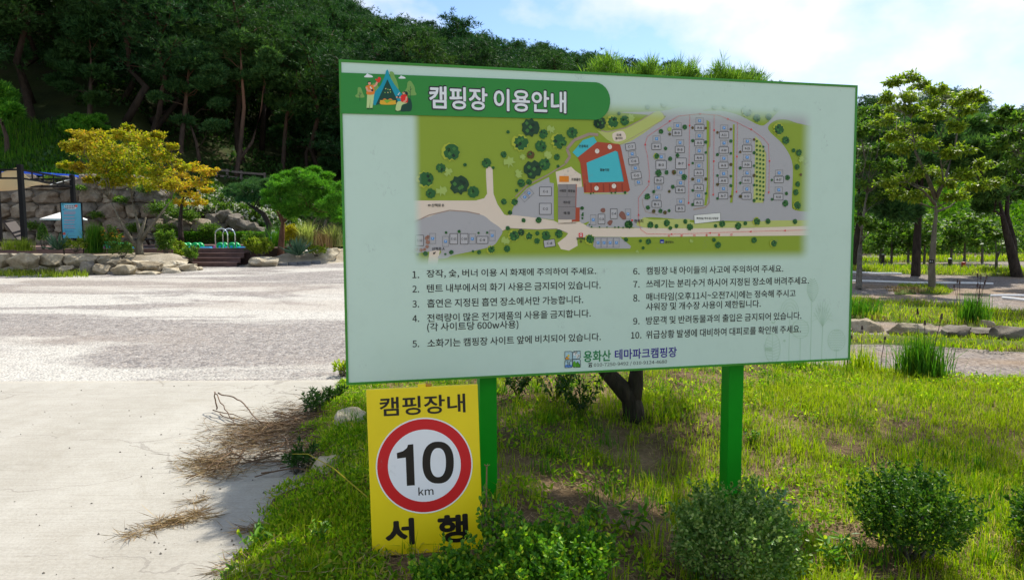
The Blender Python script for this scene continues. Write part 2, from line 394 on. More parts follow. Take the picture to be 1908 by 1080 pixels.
M['gravel_pink'] = gravel_mat('gravel_pink', white=False)
def soil_mat(name, c1, c2, c3, scale=3.0):
    mt, n, o = new_mat(name); b = NB(n); c = b.coords()
    n1 = b.noise(c, scale * .4, 6, .6); n2 = b.noise(c, scale * 14, 5, .7)
    cc = b.ramp(n1, [(.35, c1), (.5, c2), (.65, c3)])
    cc = b.mix(.6, cc, b.ramp(n2, [(.3, (.35, .33, .3, 1)), (.65, (1.1, 1.1, 1.1, 1))]), 'MULTIPLY')
    b.link(b.principled(cc, .95, b.bump(n2, .8, .03), .1), o.inputs[0]); return mt
M['soil'] = soil_mat('soil', (.10, .066, .038, 1), (.19, .13, .072, 1), (.31, .215, .13, 1))
M['sandy'] = soil_mat('sandy', (.24, .2, .14, 1), (.36, .31, .23, 1), (.44, .39, .30, 1))
M['turf'] = soil_mat('turf', (.05, .09, .015, 1), (.10, .14, .025, 1), (.17, .17, .05, 1))
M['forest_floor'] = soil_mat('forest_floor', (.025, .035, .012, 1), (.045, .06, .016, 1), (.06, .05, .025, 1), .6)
M['meadow'] = soil_mat('meadow', (.07, .14, .018, 1), (.11, .19, .025, 1), (.16, .21, .04, 1), .8)
# ------------------------------------------------------------------ terrain
def base_z(y): return SL * np.minimum(np.maximum(y, -30), 36)
PXK = [-400, 0, 260, 300, 400, 500, 600, 760, 1000, 1240, 1500, 1600, 1750, 1908, 2300]
Y0K = [36.2, 36.2, 36.2, 36.2, 36.4, 36.6, 37, 38, 40, 40, 38, 37, 36, 36, 36]
ZFK = [4.35, 4.35, 4.3, 2.7, 1.75, 1.2, 1.0, .9, .8, .8, .8, .8, .8, .8, .8]
TRK = [.50, .45, .42, .395, .365, .33, .272, .205, .165, .125, .10, .085, .08, .08, .09]
EXK = [1.0, 1.0, 1.0, 1.0, 1.08, 1.1, 1.1, 1.0, .9, .8, .7, .66, .62, .62, .62]
RIDGE = 130.0
def hill_z(x, y):
    px = CX + FPX * x / np.maximum(y, 1.0)
    y0 = np.interp(px, PXK, Y0K); zf = np.interp(px, PXK, ZFK); tr = np.interp(px, PXK, TRK); ex = np.interp(px, PXK, EXK)
    zr = 1.6 + RIDGE * tr
    u = np.clip((y - y0) / (RIDGE - y0), 0, 1)
    z = zf + (zr - zf) * u ** ex
    return z - np.maximum(0, y - RIDGE) * .12
def grid_obj(name, xs, ys, zfun, mat, mask=None, smooth=True, kind='structure', parent=None):
    X, Y = np.meshgrid(xs, ys); Z = zfun(X, Y)
    V = np.stack([X.ravel(), Y.ravel(), Z.ravel()], 1); nx = len(xs); ny = len(ys)
    i, j = np.meshgrid(np.arange(nx - 1), np.arange(ny - 1)); a = (j * nx + i).ravel()
    F = np.stack([a, a + 1, a + nx + 1, a + nx], 1)
    if mask is not None:
        mk = mask(X, Y).ravel(); keep = mk[F].any(1); F = F[keep]
        used = np.unique(F); re = -np.ones(len(V), int); re[used] = np.arange(len(used)); V = V[used]; F = re[F]
    o = np_mesh(name, V, F, mat, parent, smooth)
    if kind: o['kind'] = kind
    return o
def fnoise(X, Y, s, seed=0):
    """cheap smooth value noise, vectorised"""
    x = X * s + seed * 17.3; y = Y * s - seed * 9.1
    xi = np.floor(x); yi = np.floor(y); fx = x - xi; fy = y - yi
    fx = fx * fx * (3 - 2 * fx); fy = fy * fy * (3 - 2 * fy)
    def h(a, b):
        q = np.sin(a * 127.1 + b * 311.7 + seed * 74.7) * 43758.5453; return q - np.floor(q)
    return (h(xi, yi) * (1 - fx) + h(xi + 1, yi) * fx) * (1 - fy) + (h(xi, yi + 1) * (1 - fx) + h(xi + 1, yi + 1) * fx) * fy
def inside(poly, X, Y):
    poly = np.asarray(poly, float)[:, :2]; r = np.zeros(X.shape, bool); n = len(poly)
    for i in range(n):
        x1, y1 = poly[i]; x2, y2 = poly[(i + 1) % n]
        if y1 == y2: continue
        c = ((y1 > Y) != (y2 > Y)) & (X < (x2 - x1) * (Y - y1) / (y2 - y1) + x1); r ^= c
    return r
def sdist(poly, X, Y):
    """signed distance, positive inside"""
    poly = np.asarray(poly, float)[:, :2]; d = np.full(X.shape, 1e9); n = len(poly)
    for i in range(n):
        a = poly[i]; b = poly[(i + 1) % n]; e = b - a; L = max(e @ e, 1e-12)
        t = np.clip(((X - a[0]) * e[0] + (Y - a[1]) * e[1]) / L, 0, 1)
        d = np.minimum(d, np.hypot(X - a[0] - t * e[0], Y - a[1] - t * e[1]))
    return np.where(inside(poly, X, Y), d, -d)

gx = np.sinh(np.linspace(-5.2, 5.2, 90)) * 8; gy = np.concatenate([np.linspace(-60, 0, 8)[:-1], np.linspace(0, 40, 30), np.geomspace(42, 1200, 18)])
grid_obj('ground', gx, gy, lambda X, Y: base_z(Y) - .05 - .35 * np.clip((9 - Y) / 2, 0, 1), M['turf'])
# hillside in (bearing, depth)
tt = np.linspace(-1.7, 1.7, 150); dd = np.concatenate([np.linspace(0, 14, 16), np.linspace(16, 98, 36), np.geomspace(104, 700, 10)])
T_, D_ = np.meshgrid(tt, dd); y0_ = np.interp(CX + FPX * T_, PXK, Y0K); YY = y0_ + D_; XX = T_ * YY
ZZ = hill_z(XX, YY) + (fnoise(XX, YY, .18, 3) - .5) * np.clip(D_ / 4, 0, 1) * .9
Vh = np.stack([XX.ravel(), YY.ravel(), ZZ.ravel()], 1); nx_ = len(tt)
front = Vh[:nx_].copy(); front[:, 2] = .3
i_, j_ = np.meshgrid(np.arange(nx_ - 1), np.arange(len(dd) - 1)); a_ = (j_ * nx_ + i_).ravel()
Fh = np.stack([a_, a_ + 1, a_ + nx_ + 1, a_ + nx_], 1); nv_ = len(Vh); k_ = np.arange(nx_ - 1)
Fh = np.concatenate([Fh, np.stack([nv_ + k_, nv_ + k_ + 1, k_ + 1, k_], 1)]); Vh = np.concatenate([Vh, front])
cent = Vh[Fh].mean(1); pxc = CX + FPX * cent[:, 0] / cent[:, 1]
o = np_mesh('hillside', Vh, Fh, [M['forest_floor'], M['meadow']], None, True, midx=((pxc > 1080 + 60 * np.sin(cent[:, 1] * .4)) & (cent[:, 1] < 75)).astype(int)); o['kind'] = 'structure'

# gravel yard and concrete drive
EDGE_Y = 1.6 / ((713 - 436) / FPX + SL)
grid_obj('gravel_yard', np.linspace(-40, 2.6, 60), np.linspace(EDGE_Y - .3, 36.1, 60), lambda X, Y: base_z(Y) + .0, M['gravel'])
grid_obj('gravel_path', np.linspace(2.6, 45, 60), np.linspace(6.3, 36.1, 60), lambda X, Y: base_z(Y) + .0, M['gravel_pink'])
def conc_z(X, Y): return base_z(Y) + .012

# lawn outline, surveyed from the photograph
lawn_px = [(648, 712), (618, 738), (604, 768), (590, 800), (578, 835), (572, 862), (548, 900), (514, 938), (492, 968), (478, 1010), (446, 1046), (404, 1084)]
lawn = [G(x, y)[:2] for x, y in lawn_px] + [np.array([-1.75, 2.2]), np.array([-1.7, .6]), np.array([9.0, .6])] + \
       [G(x, y)[:2] for x, y in [(2250, 720), (1908, 712), (1760, 703), (1600, 690), (1400, 676), (1200, 664), (1000, 668), (860, 682), (740, 694)]]
lawn = np.array(lawn)
def ld(X, Y): return sdist(lawn, X, Y) + ((fnoise(X, Y, 3.2, 61) - .5) * .26 + (fnoise(X, Y, 9, 62) - .5) * .12) * (X < 0)
def lawn_z(X, Y):
    d = ld(X, Y)
    e = np.clip((6.0 - Y) / 1.9, 0, 1); e = e * e * (3 - 2 * e); q = np.clip((X - .05) / 1.0, 0, 1); q = q * q * (3 - 2 * q)
    return base_z(Y) - .17 * e * q - .045 + .105 * np.clip((d + .10) / .32, 0, 1) ** .8 + (fnoise(X, Y, 1.3, 1) - .5) * .09 * np.clip(d / .5, 0, 1) + (fnoise(X, Y, 5, 2) - .5) * .03 * np.clip(d / .2, 0, 1)
grid_obj('lawn', np.arange(-3.2, 9.2, .06), np.arange(.5, 8.6, .06), lawn_z, M['soil'], mask=lambda X, Y: ld(X, Y) > -.09)

grid_obj('concrete_drive', np.concatenate([np.linspace(-14, -2.6, 30)[:-1], np.arange(-2.6, 2.2, .12)]), np.concatenate([np.linspace(-6, 2, 14)[:-1], np.linspace(2, EDGE_Y, 50), [EDGE_Y + .003]]), lambda X, Y: np.where(Y > EDGE_Y + .001, base_z(Y) - .02, conc_z(X, Y)), M['concrete'], mask=lambda X, Y: sdist(lawn, X, Y) < .16)

# ------------------------------------------------------------------ foliage builders
def unit(v): return v / np.maximum(np.linalg.norm(v, axis=1, keepdims=True), 1e-9)
def rnd_dirs(rng, n): return unit(rng.normal(size=(n, 3)))
def leaf_quads(rng, c, d, L, Wd, nrm=None, fold=0.0):
    """diamond leaves: base c, direction d (unit), length L, width W"""
    n = len(c); L = np.broadcast_to(np.asarray(L, float), (n,))[:, None]; Wd = np.broadcast_to(np.asarray(Wd, float), (n,))[:, None]
    if nrm is None: nrm = rnd_dirs(rng, n)
    s = unit(np.cross(d, nrm))
    V = np.stack([c, c + d * L * .45 + s * Wd * .5, c + d * L, c + d * L * .45 - s * Wd * .5], 1).reshape(-1, 3)
    F = np.arange(n * 4).reshape(-1, 4); return V, F
def leaf_oval(rng, c, d, L, Wd, nrm=None):
    """rounder leaf with a fold: two quads"""
    n = len(c); L = np.broadcast_to(np.asarray(L, float), (n,))[:, None]; Wd = np.broadcast_to(np.asarray(Wd, float), (n,))[:, None]
    if nrm is None: nrm = rnd_dirs(rng, n)
    s = unit(np.cross(d, nrm)); u = unit(np.cross(s, d))
    p = [c, c + d * L * .35 + s * Wd * .5 + u * Wd * .16, c + d * L * .75 + s * Wd * .36 + u * Wd * .1, c + d * L,
         c + d * L * .75 - s * Wd * .36 + u * Wd * .1, c + d * L * .35 - s * Wd * .5 + u * Wd * .16]
    V = np.stack(p, 1).reshape(-1, 3); b = (np.arange(n) * 6)[:, None]
    F = np.concatenate([b + np.array([0, 1, 2, 3]), b + np.array([0, 3, 4, 5])]); return V, F
def blades(rng, p, L, Wd, lean=.5, bend=.5, d0=None):
    """grass blades, three triangles each"""
    n = len(p); L = np.broadcast_to(np.asarray(L, float), (n,))[:, None]; Wd = np.broadcast_to(np.asarray(Wd, float), (n,))[:, None]
    th = rng.uniform(0, 2 * np.pi, n); hd = np.stack([np.cos(th), np.sin(th), 0 * th], 1) if d0 is None else d0
    ln = np.abs(rng.normal(0, lean, n))[:, None]; up = np.array([0, 0, 1.0])
    ph = th + rng.normal(0, .7, n) + np.pi / 2
    s = np.stack([np.cos(ph), np.sin(ph), 0 * ph], 1) * Wd * .5
    m_ = p + (up + hd * ln * .5) * L * .5
    t_ = p + up * L * (1 - .35 * np.minimum(ln, 1.2) * bend * 2) + hd * L * (ln * .5 + ln * bend)
    V = np.stack([p - s, p + s, m_ + s * .75, m_ - s * .75, t_], 1).reshape(-1, 3)
    b = (np.arange(n) * 5)[:, None]
    F = np.concatenate([b + np.array([0, 1, 2]), b + np.array([0, 2, 3]), b + np.array([3, 2, 4])]); return V, F
def tufts(rng, c, d, k, L, Wd, spread=.8):
    """needle tufts: k thin needles from each point around direction d"""
    n = len(c); cc = np.repeat(c, k, 0); dd_ = unit(np.repeat(d, k, 0) + rng.normal(0, spread, (n * k, 3)))
    LL = L * rng.uniform(.7, 1.15, n * k)
    return leaf_quads(rng, cc, dd_, LL, Wd)
def join(parts):
    Vs, Fs, b = [], [], 0
    for V, F in parts:
        Vs.append(V); Fs.append(F + b); b += len(V)
    return np.concatenate(Vs), np.concatenate(Fs)
def wobble(rng, a, b, n, amp):
    a = np.asarray(a, float); b = np.asarray(b, float); L = np.linalg.norm(b - a)
    pts = [a + (b - a) * i / n for i in range(n + 1)]
    for i in range(1, n): pts[i] = pts[i] + rng.normal(0, amp * L / n, 3)
    return pts

# --- generic forest pine (template, base at origin)
def pine_template(seed, H=11, bare=.42, crown_w=2.6, tufts_per=26, dark='pine_dark', nlimb=22, label=None, double=False, tl=.36, tw=.052, k=9):
    rng = np.random.default_rng(seed)
    root = empty('pine_tree', (0, 0, 0))
    mb = MB(); tl_c = []; tl_d = []
    stems = [0] if not double else [0, 1]
    for sidx in stems:
        lx, ly = rng.normal(0, .07 * H, 2) * (1 if not double else 1.6)
        tp = wobble(rng, (0, 0, -.4), (lx, ly, H), 8, .28)
        for i, p in enumerate(tp): p[0] += math.sin(i * .9 + seed) * .12; p[1] += math.cos(i * 1.1 + seed) * .1
        tp[0][:2] = 0
        r0 = H * .0165
        mb.tube(tp, [r0 * (1 - .82 * i / 8) for i in range(9)], 8)
        for q in range(nlimb):
            f = bare + (1 - bare) * (q + rng.uniform(0, .8)) / nlimb; f = min(f, .99)
            ii = f * 8; i0 = int(ii); p = tp[i0] + (tp[min(i0 + 1, 8)] - tp[i0]) * (ii - i0)
            g = (f - bare) / (1 - bare)
            L = crown_w * (.45 + .75 * math.sin(math.pi * min(1, .25 + g * .78))) * rng.uniform(.65, 1.15) * (1.0 if g < .8 else .75)
            az = q * 2.4 + rng.uniform(-.5, .5); up = rng.uniform(.02, .35) + .35 * g
            d = np.array([math.cos(az), math.sin(az), up]); d /= np.linalg.norm(d)
            e = p + d * L
            lp = wobble(rng, p, e, 4, .25); lp[-1][2] += .12 * L
            mb.tube(lp, [r0 * .22 * (1 - .75 * i / 4) for i in range(5)], 5)
            for s in range(3):
                t = rng.uniform(.45, .95); b = p + (e - p) * t
                sd = unit((d + rng.normal(0, .6, 3))[None])[0]; sd[2] = abs(sd[2]) * .5
                mb.tube([b, b + sd * L * .3], [r0 * .1, r0 * .04], 4)
            # flat pads of needles along the outer limb
            n = int(2.0 * tufts_per * (.6 + L / crown_w)); t = rng.uniform(.3, 1.08, n) ** .8
            sp = .30 + .13 * L
            c = p + (e - p) * t[:, None] + rng.normal(0, 1, (n, 3)) * np.array([sp, sp, sp * .33])
            tl_c.append(c); dd_ = rng.normal(0, .5, (n, 3)) + d * .5 + np.array([0, 0, .75]); tl_d.append(unit(dd_))
    mb.build('trunk', M['bark_forest'], root, smooth=True)
    V, F = tufts(rng, np.concatenate(tl_c), np.concatenate(tl_d), k, tl, tw, .75)
    np_mesh('crown', V, F, M[dark], root)
    return root

# --- a tree built limb by limb to clumps surveyed in the photograph
def clump_tree(name, trunk, clumps, leaf, bark, r0, label, cat='tree', group=None, seed=0, n_leaf=220, ll=.1, lw=.06, flat=.55, kind='leaf', tk=12, tn=.004, dy=.5, forks=(), limb_r=.35, join_from=.45, spr=9, droop=.15):
    """trunk: world points; clumps: (world centre, radius). Limbs leave the trunk below each clump."""
    rng = np.random.default_rng(seed)
    root = empty(name, trunk[0], label, cat, group)
    mb = MB(); tp = [np.asarray(p, float) for p in trunk]
    n = len(tp); mb.tube([tp[0] - np.array([0, 0, .25])] + tp, [r0 * 1.25] + [r0 * (1 - .82 * (i / (n - 1)) ** 1.3) for i in range(n)], 10)
    paths = [(tp, r0)]
    for fk in forks:
        fp = [np.asarray(p, float) for p in fk[0]]; mb.tube(fp, [fk[1] * (1 - .88 * i / (len(fp) - 1)) for i in range(len(fp))], 8); paths.append((fp, fk[1]))
    Vs = []
    for c, r in clumps:
        c = np.asarray(c, float)
        best = None
        for fp, fr in paths:
            for i in range(len(fp) - 1):
                for t in (0, .33, .66, 1):
                    q = fp[i] + (fp[i + 1] - fp[i]) * t
                    if fp is tp and (i + t) / (n - 1) < join_from: continue
                    dz = c[2] - q[2]; hz = math.hypot(*(c - q)[:2])
                    cost = math.dist(c, q) + (1.5 * max(0, hz * .5 - dz))
                    if best is None or cost < best[0]: best = (cost, q, fr * (1 - .6 * (i + t) / max(1, len(fp) - 1)))
        q, fr = best[1], best[2]
        lp = wobble(rng, q, c, 4, .22); rr = max(.006, fr * limb_r)
        mb.tube(lp, [rr * (1 - .7 * i / 4) for i in range(5)], 6)
        for s in range(5):
            e = c + rng.normal(0, 1, 3) * r * np.array([.6, .6, .35]); a = lp[3] if s % 2 else lp[2]
            mb.tube(wobble(rng, a, e, 2, .2), [rr * .3, rr * .22, rr * .1], 4)
        m_ = int(n_leaf)
        # points on sub-sprays inside the clump
        ns = spr; sc_ = rng.normal(0, 1, (ns, 3)); sc_ = unit(sc_) * rng.uniform(.35, 1.0 + .03 * (ns - 9), (ns, 1))
        cs = c + sc_ * r * np.array([1, 1, flat])
        idx = rng.integers(0, ns, m_)
        pts = cs[idx] + rng.normal(0, 1, (m_, 3)) * r * np.array([.30, .30, .13]) * (9 / ns) ** .5
        if kind == 'leaf':
            od = unit(unit(pts - c) * .6 + rng.normal(0, .6, (m_, 3)) + np.array([0, 0, -droop]))
            nr = unit(rng.normal(0, .45, (m_, 3)) + np.array([0, 0, 1.0]))
            Vs.append(leaf_quads(rng, pts, od, ll * rng.uniform(.6, 1.25, m_), lw * rng.uniform(.7, 1.2, m_), nr))
        else:
            od = unit(unit(pts - c) * .7 + rng.normal(0, .4, (m_, 3)) + np.array([0, 0, .8]))
            Vs.append(tufts(rng, pts, od, tk, ll, tn, .55))
    mb.build('trunk', bark, root, smooth=True)
    V, F = join(Vs)
    np_mesh('crown', V, F, leaf, root)
    return root
def px_clumps(lst, Y, rng, dy=.6, depth=None):
    res = []
    for q in lst:
        px, py, rp = q[:3]; yy = Y + (q[3] if len(q) > 3 else rng.uniform(-dy, dy))
        res.append((P(px, py, yy), rp * mpp(yy)))
    return res

def bush(name, c, rx, ry, h, n, leaf, ll, lw, label, cat='bush', group=None, seed=0, spiky=.0, shell=.55, oval=True, sprigs=14, bark=None, lobes=14):
    rng = np.random.default_rng(seed); c = np.asarray(c, float)
    root = empty(name, c, label, cat, group)
    # stems
    mb = MB()
    for i in range(12):
        az = rng.uniform(0, 6.28); e = c + np.array([math.cos(az) * rx * .6, math.sin(az) * ry * .6, h * rng.uniform(.55, .85)])
        mb.tube(wobble(rng, c + rng.normal(0, .03, 3) * [1, 1, 0], e, 3, .2), [.010, .008, .006, .003], 5)
    mb.build('stem', bark or M['bark_grey'], root, smooth=True)
    lob = unit(rng.normal(0, 1, (lobes, 3))); lob[:, 2] = np.abs(lob[:, 2]); lr = rng.uniform(.84, 1.3, lobes)
    d = rnd_dirs(rng, n); d[:, 2] = np.where(d[:, 2] < -.35, -d[:, 2], d[:, 2])
    k = np.max(np.maximum(0, d @ lob.T) ** 9 * (lr - .80), 1) + .80
    rad = (shell + (1 - shell) * rng.uniform(0, 1, n) ** .55) * k + rng.normal(0, .03, n)
    pts = c + np.array([0, 0, h * .5]) + d * rad[:, None] * np.array([rx, ry, h * .5])
    od = unit(d * .7 + rng.normal(0, .6, (n, 3)) + np.array([0, 0, .35])); nr = unit(d + rng.normal(0, .6, (n, 3)))
    parts = [(leaf_oval if oval else leaf_quads)(rng, pts, od, ll * rng.uniform(.6, 1.3, n), lw * rng.uniform(.7, 1.2, n), nr)]
    # sprigs breaking the outline
    for i in range(sprigs):
        az = rng.uniform(0, 6.28); el = rng.uniform(.25, 1.3)
        dd_ = np.array([math.cos(az) * math.cos(el), math.sin(az) * math.cos(el), math.sin(el)])
        b = c + np.array([0, 0, h * .5]) + dd_ * np.array([rx, ry, h * .5]) * .9; ln = rng.uniform(.06, .2) * (1 + spiky) * (1 if spiky >= 0 else .9)
        u = unit((dd_ + np.array([0, 0, .6]) + rng.normal(0, .2, 3))[None])[0]
        m_ = int(10 + 30 * ln / .2); t = rng.uniform(0, 1, m_)
        parts.append((leaf_oval if oval else leaf_quads)(rng, b + u * ln * t[:, None], unit(u * .5 + rng.normal(0, .7, (m_, 3))), ll, lw))
    V, F = join(parts); np_mesh('foliage', V, F, leaf, root)
    return root
def clump_grass(name, c, n, L, Wd, spread, leaf, label, cat='grass tuft', group=None, seed=0, lean=.3, heads=0, bend=.35):
    rng = np.random.default_rng(seed); c = np.asarray(c, float); root = empty(name, c, label, cat, group)
    p = c + np.stack([rng.normal(0, spread, n), rng.normal(0, spread, n), np.full(n, -.02)], 1)
    V, F = blades(rng, p, L * rng.uniform(.5, 1.1, n), Wd, lean, bend); np_mesh('blades', V, F, leaf, root)
    if heads:
        mb = MB()
        for i in range(heads):
            b = c + np.array([rng.normal(0, spread), rng.normal(0, spread), 0]); t = b + np.array([rng.normal(0, .12 * L), rng.normal(0, .12 * L), L * rng.uniform(1.0, 1.35)])
            mb.tube([b, (b + t) / 2 + rng.normal(0, .01, 3), t], [.004, .0035, .003], 4); mb.tube([t, t + (t - b) * .09], [.013, .008], 6)
        mb.build('seed_head', M['seed_head'], root)
    return root
def spiky(name, c, n, L, Wd, leaf, label, cat='plant', seed=0, up=.7, group=None):
    """stiff sword leaves from one crown"""
    rng = np.random.default_rng(seed); c = np.asarray(c, float); root = empty(name, c, label, cat, group)
    d = rng.normal(0, 1, (n, 3)); d[:, 2] = np.abs(d[:, 2]) * 1.1 + up * rng.uniform(.2, 1.4, n); d = unit(d)
    V, F = leaf_quads(rng, np.repeat(c[None], n, 0), d, L * rng.uniform(.7, 1.1, n), Wd); np_mesh('leaves', V, F, leaf, root); return root
def rock_mesh(seed, planes=15, sub=4, rough=.13, cube=0):
    rng = np.random.default_rng(seed); bm = bmesh.new(); bmesh.ops.create_icosphere(bm, subdivisions=sub, radius=1.0)
    V = np.array([v.co[:] for v in bm.verts])
    if cube: V = V / (np.abs(V).max(1, keepdims=True) ** cube)
    for i in range(planes):
        nrm = rng.normal(0, 1, 3); nrm /= np.linalg.norm(nrm); h = rng.uniform(.55, .85) + (.35 if cube else 0); d = V @ nrm
        V = V - np.outer(np.maximum(0, d - h), nrm)
    # boxier top and bottom
    V[:, 2] = np.clip(V[:, 2], -.7, .72) if not cube else V[:, 2]
    for v, p in zip(bm.verts, V):
        q = Vector(p); f = noise.noise(q * 1.3 + Vector((seed, 0, 0))) * rough * 1.6 + noise.noise(q * 3.7 + Vector((0, seed, 0))) * rough * .7
        v.co = q * (1 + f)
    me = bpy.data.meshes.new('rock'); bm.to_mesh(me); bm.free()
    V = np.zeros(len(me.vertices) * 3, np.float32); me.vertices.foreach_get('co', V); V = V.reshape(-1, 3)
    lo, hi = V.min(0), V.max(0); V = (V - (lo + hi) / 2) / (hi - lo)      # unit box
    me.vertices.foreach_set('co', V.ravel()); me.polygons.foreach_set('use_smooth', np.ones(len(me.polygons), bool)); me.update()
    if hasattr(me, 'set_sharp_from_angle'): me.set_sharp_from_angle(angle=R(24))
    return me
BLOCKS = [rock_mesh(s, 10, 4, .10, .66) for s in (61, 67, 73, 79, 83, 97, 101, 103)]
ROCKS = [rock_mesh(s) for s in (3, 8, 14, 21, 27, 33, 41, 52)]
def rock(name, i, loc, size, mat, label=None, cat=None, rz=0, parent=None, group=None, lib=None):
    me = (lib or ROCKS)[i % 8].copy(); me.materials.clear(); me.materials.append(mat)
    # real size baked into the mesh so bump and texture keep their scale
    V = np.zeros(len(me.vertices) * 3, np.float32); me.vertices.foreach_get('co', V); V = V.reshape(-1, 3) * np.array(size)
    me.vertices.foreach_set('co', V.astype(np.float32).ravel()); me.update(); me.name = name
    o = link_mesh(name, me, parent)
    o.location = Vector(loc) - (parent.location if parent is not None else Vector((0, 0, 0))); o.rotation_euler = (0, 0, rz)
    return tag(o, label, cat, group)
# ------------------------------------------------------------------ printed artwork (flat graphics laid on sign faces)
from mathutils.geometry import tessellate_polygon
_tc = {}
import os
try:
    _fd = os.path.join(bpy.utils.system_resource('DATAFILES'), 'fonts', 'Noto Sans CJK Regular.woff2')     # Blender's own bundled lettering
    FONT = bpy.data.fonts.load(_fd) if os.path.exists(_fd) else None
except Exception:
    FONT = None
def text_geo(body, off=0.0, shear=0):
    key = (body, off)
    if key in _tc: return _tc[key]
    cu = bpy.data.curves.new("t", 'FONT'); cu.body = body; cu.resolution_u = 3; cu.space_line = 1.0
    if FONT: cu.font = FONT
    ob = bpy.data.objects.new("t", cu); COL.objects.link(ob); bpy.context.view_layer.update()
    me = bpy.data.meshes.new_from_object(ob.evaluated_get(bpy.context.evaluated_depsgraph_get()))
    V = np.zeros(len(me.vertices) * 3, np.float32); me.vertices.foreach_get('co', V); V = V.reshape(-1, 3)[:, :2].astype(float)
    me.calc_loop_triangles(); F = np.zeros(len(me.loop_triangles) * 3, np.int32); me.loop_triangles.foreach_get('vertices', F); F = F.reshape(-1, 3)
    bpy.data.objects.remove(ob); bpy.data.curves.remove(cu); bpy.data.meshes.remove(me)
    n = 12 if off > .03 else (8 if off else 0)
    off_ = off * (V[:, 1].max() - V[:, 1].min()) if off else 0
    cp = [V] + [V + off_ * np.array([math.cos(2 * math.pi * i / n), math.sin(2 * math.pi * i / n)]) for i in range(n)]
    A_ = np.concatenate(cp); _tc[key] = (cp, F, A_.min(0), A_.max(0)); return _tc[key]
WSH = np.array([.53, .635, .73])
def alb(r, g, b, k=.85):
    return tuple(np.clip(np.array([s2l(r), s2l(g), s2l(b)]) / WSH * k, .004, .9))
class Art:
    """flat print on a plane: O + u*ex + v*ey + n*layer"""
    def __init__(s, plane): s.pl = plane; s.V = []; s.C = []; s.F = []; s.UV = []; s.nv = 0
    def _put(s, uv, F, col, layer):
        O, ex, ey, n = s.pl['O'], s.pl['ex'], s.pl['ey'], s.pl['n']
        uv = np.asarray(uv, float)
        s.V.append(O + np.outer(uv[:, 0], ex) + np.outer(uv[:, 1], ey) + n * (.0008 + layer * .0004)); s.UV.append(uv)
        s.F.append(np.asarray(F, int) + s.nv); s.C.append(np.tile(np.array(col, float), (len(uv), 1))); s.nv += len(uv)
    def uvpx(s, px, py):
        r = ray(px, py); pl = s.pl; t = ((pl['O'] - EYE) @ pl['n']) / (r @ pl['n']); p = EYE + r * t - pl['O']
        return np.array([p @ pl['ex'], p @ pl['ey']])
    def polyuv(s, uv, col, layer=0):
        tri = tessellate_polygon([[Vector((p[0], p[1], 0)) for p in uv]])
        if tri: s._put(uv, tri, col, layer)
    def poly(s, pts, col, layer=0): s.polyuv([s.uvpx(*p) for p in pts], col, layer)
    def smooth(s, pts, col, layer=0, k=4):
        """closed Catmull-Rom outline"""
        p = [s.uvpx(*q) for q in pts]; n = len(p); o = []
        for i in range(n):
            a, b, c, d = p[i - 1], p[i], p[(i + 1) % n], p[(i + 2) % n]
            for j in range(k):
                t = j / k; o.append(.5 * ((2 * b) + (c - a) * t + (2 * a - 5 * b + 4 * c - d) * t * t + (3 * b - a - 3 * c + d) * t ** 3))
        s.polyuv(o, col, layer)
    def disc(s, px, py, rp, col, layer=0, n=20, ry=None, jag=0, seed=0):
        c = s.uvpx(px, py); e = s.uvpx(px + rp, py) - c; r = abs(e[0]); q = r if ry is None else abs(s.uvpx(px, py + ry)[1] - c[1])
        rn = random.Random(seed); o = []
        for i in range(n):
            f = 1 - (jag * rn.random() if i % 2 else 0); a = 2 * math.pi * i / n; o.append(c + np.array([r * math.cos(a), q * math.sin(a)]) * f)
        s.polyuv(o, col, layer)
    def line(s, pts, wpx, col, layer=0, closed=False, dash=None):
        p = [s.uvpx(*q) for q in pts]
        if closed: p.append(p[0])
        w_ = wpx * s.pl['mpp']
        for a, b in zip(p[:-1], p[1:]):
            d = b - a; L = np.linalg.norm(d)
            if L < 1e-6: continue
            t = d / L; nn = np.array([-t[1], t[0]]) * w_ / 2
            segs = [(0, L)]
            if dash:
                dl = dash * s.pl['mpp']; k = int(L / dl) + 1; segs = [(i * dl, min(L, i * dl + dl * .55)) for i in range(k) if i * dl < L]
            for q0, q1 in segs:
                A = a + t * q0; B = a + t * q1; s._put([A - nn, B - nn, B + nn, A + nn], [(0, 1, 2), (0, 2, 3)], col, layer)
    def rect(s, cx, cy, wd, hg, col, layer=0, rot=0, fill=True, lw=1.0, dash=None):
        c, q = math.cos(R(rot)), math.sin(R(rot)); pts = [(cx + x * c - y * q, cy + x * q + y * c) for x, y in ((-wd / 2, -hg / 2), (wd / 2, -hg / 2), (wd / 2, hg / 2), (-wd / 2, hg / 2))]
        if fill: s.poly(pts, col, layer)
        else: s.line(pts, lw, col, layer, True, dash)
    def text(s, body, x0, x1, yt, yb, col, layer=0, off=0.0, grow=0.0):
        """text stretched to a box given by its left-end top/bottom and its right end, in photo pixels"""
        cp, F, lo, hi = text_geo(body, off)
        a = s.uvpx(x0, yb); t = s.uvpx(x0, yt); e = s.uvpx(x1, yb)
        for i, V in enumerate(cp):          # heavier strokes: the same letters laid side by side
            g = (V - lo) / (hi - lo)
            s._put(np.stack([a[0] + g[:, 0] * (e[0] - a[0]), a[1] + g[:, 1] * (t[1] - a[1])], 1), F, col, layer + i * .07)
    def ctext(s, body, cx, cy, wd, hg, col, layer=0, off=.01): s.text(body, cx - wd / 2, cx + wd / 2, cy - hg / 2, cy + hg / 2, col, layer, off)
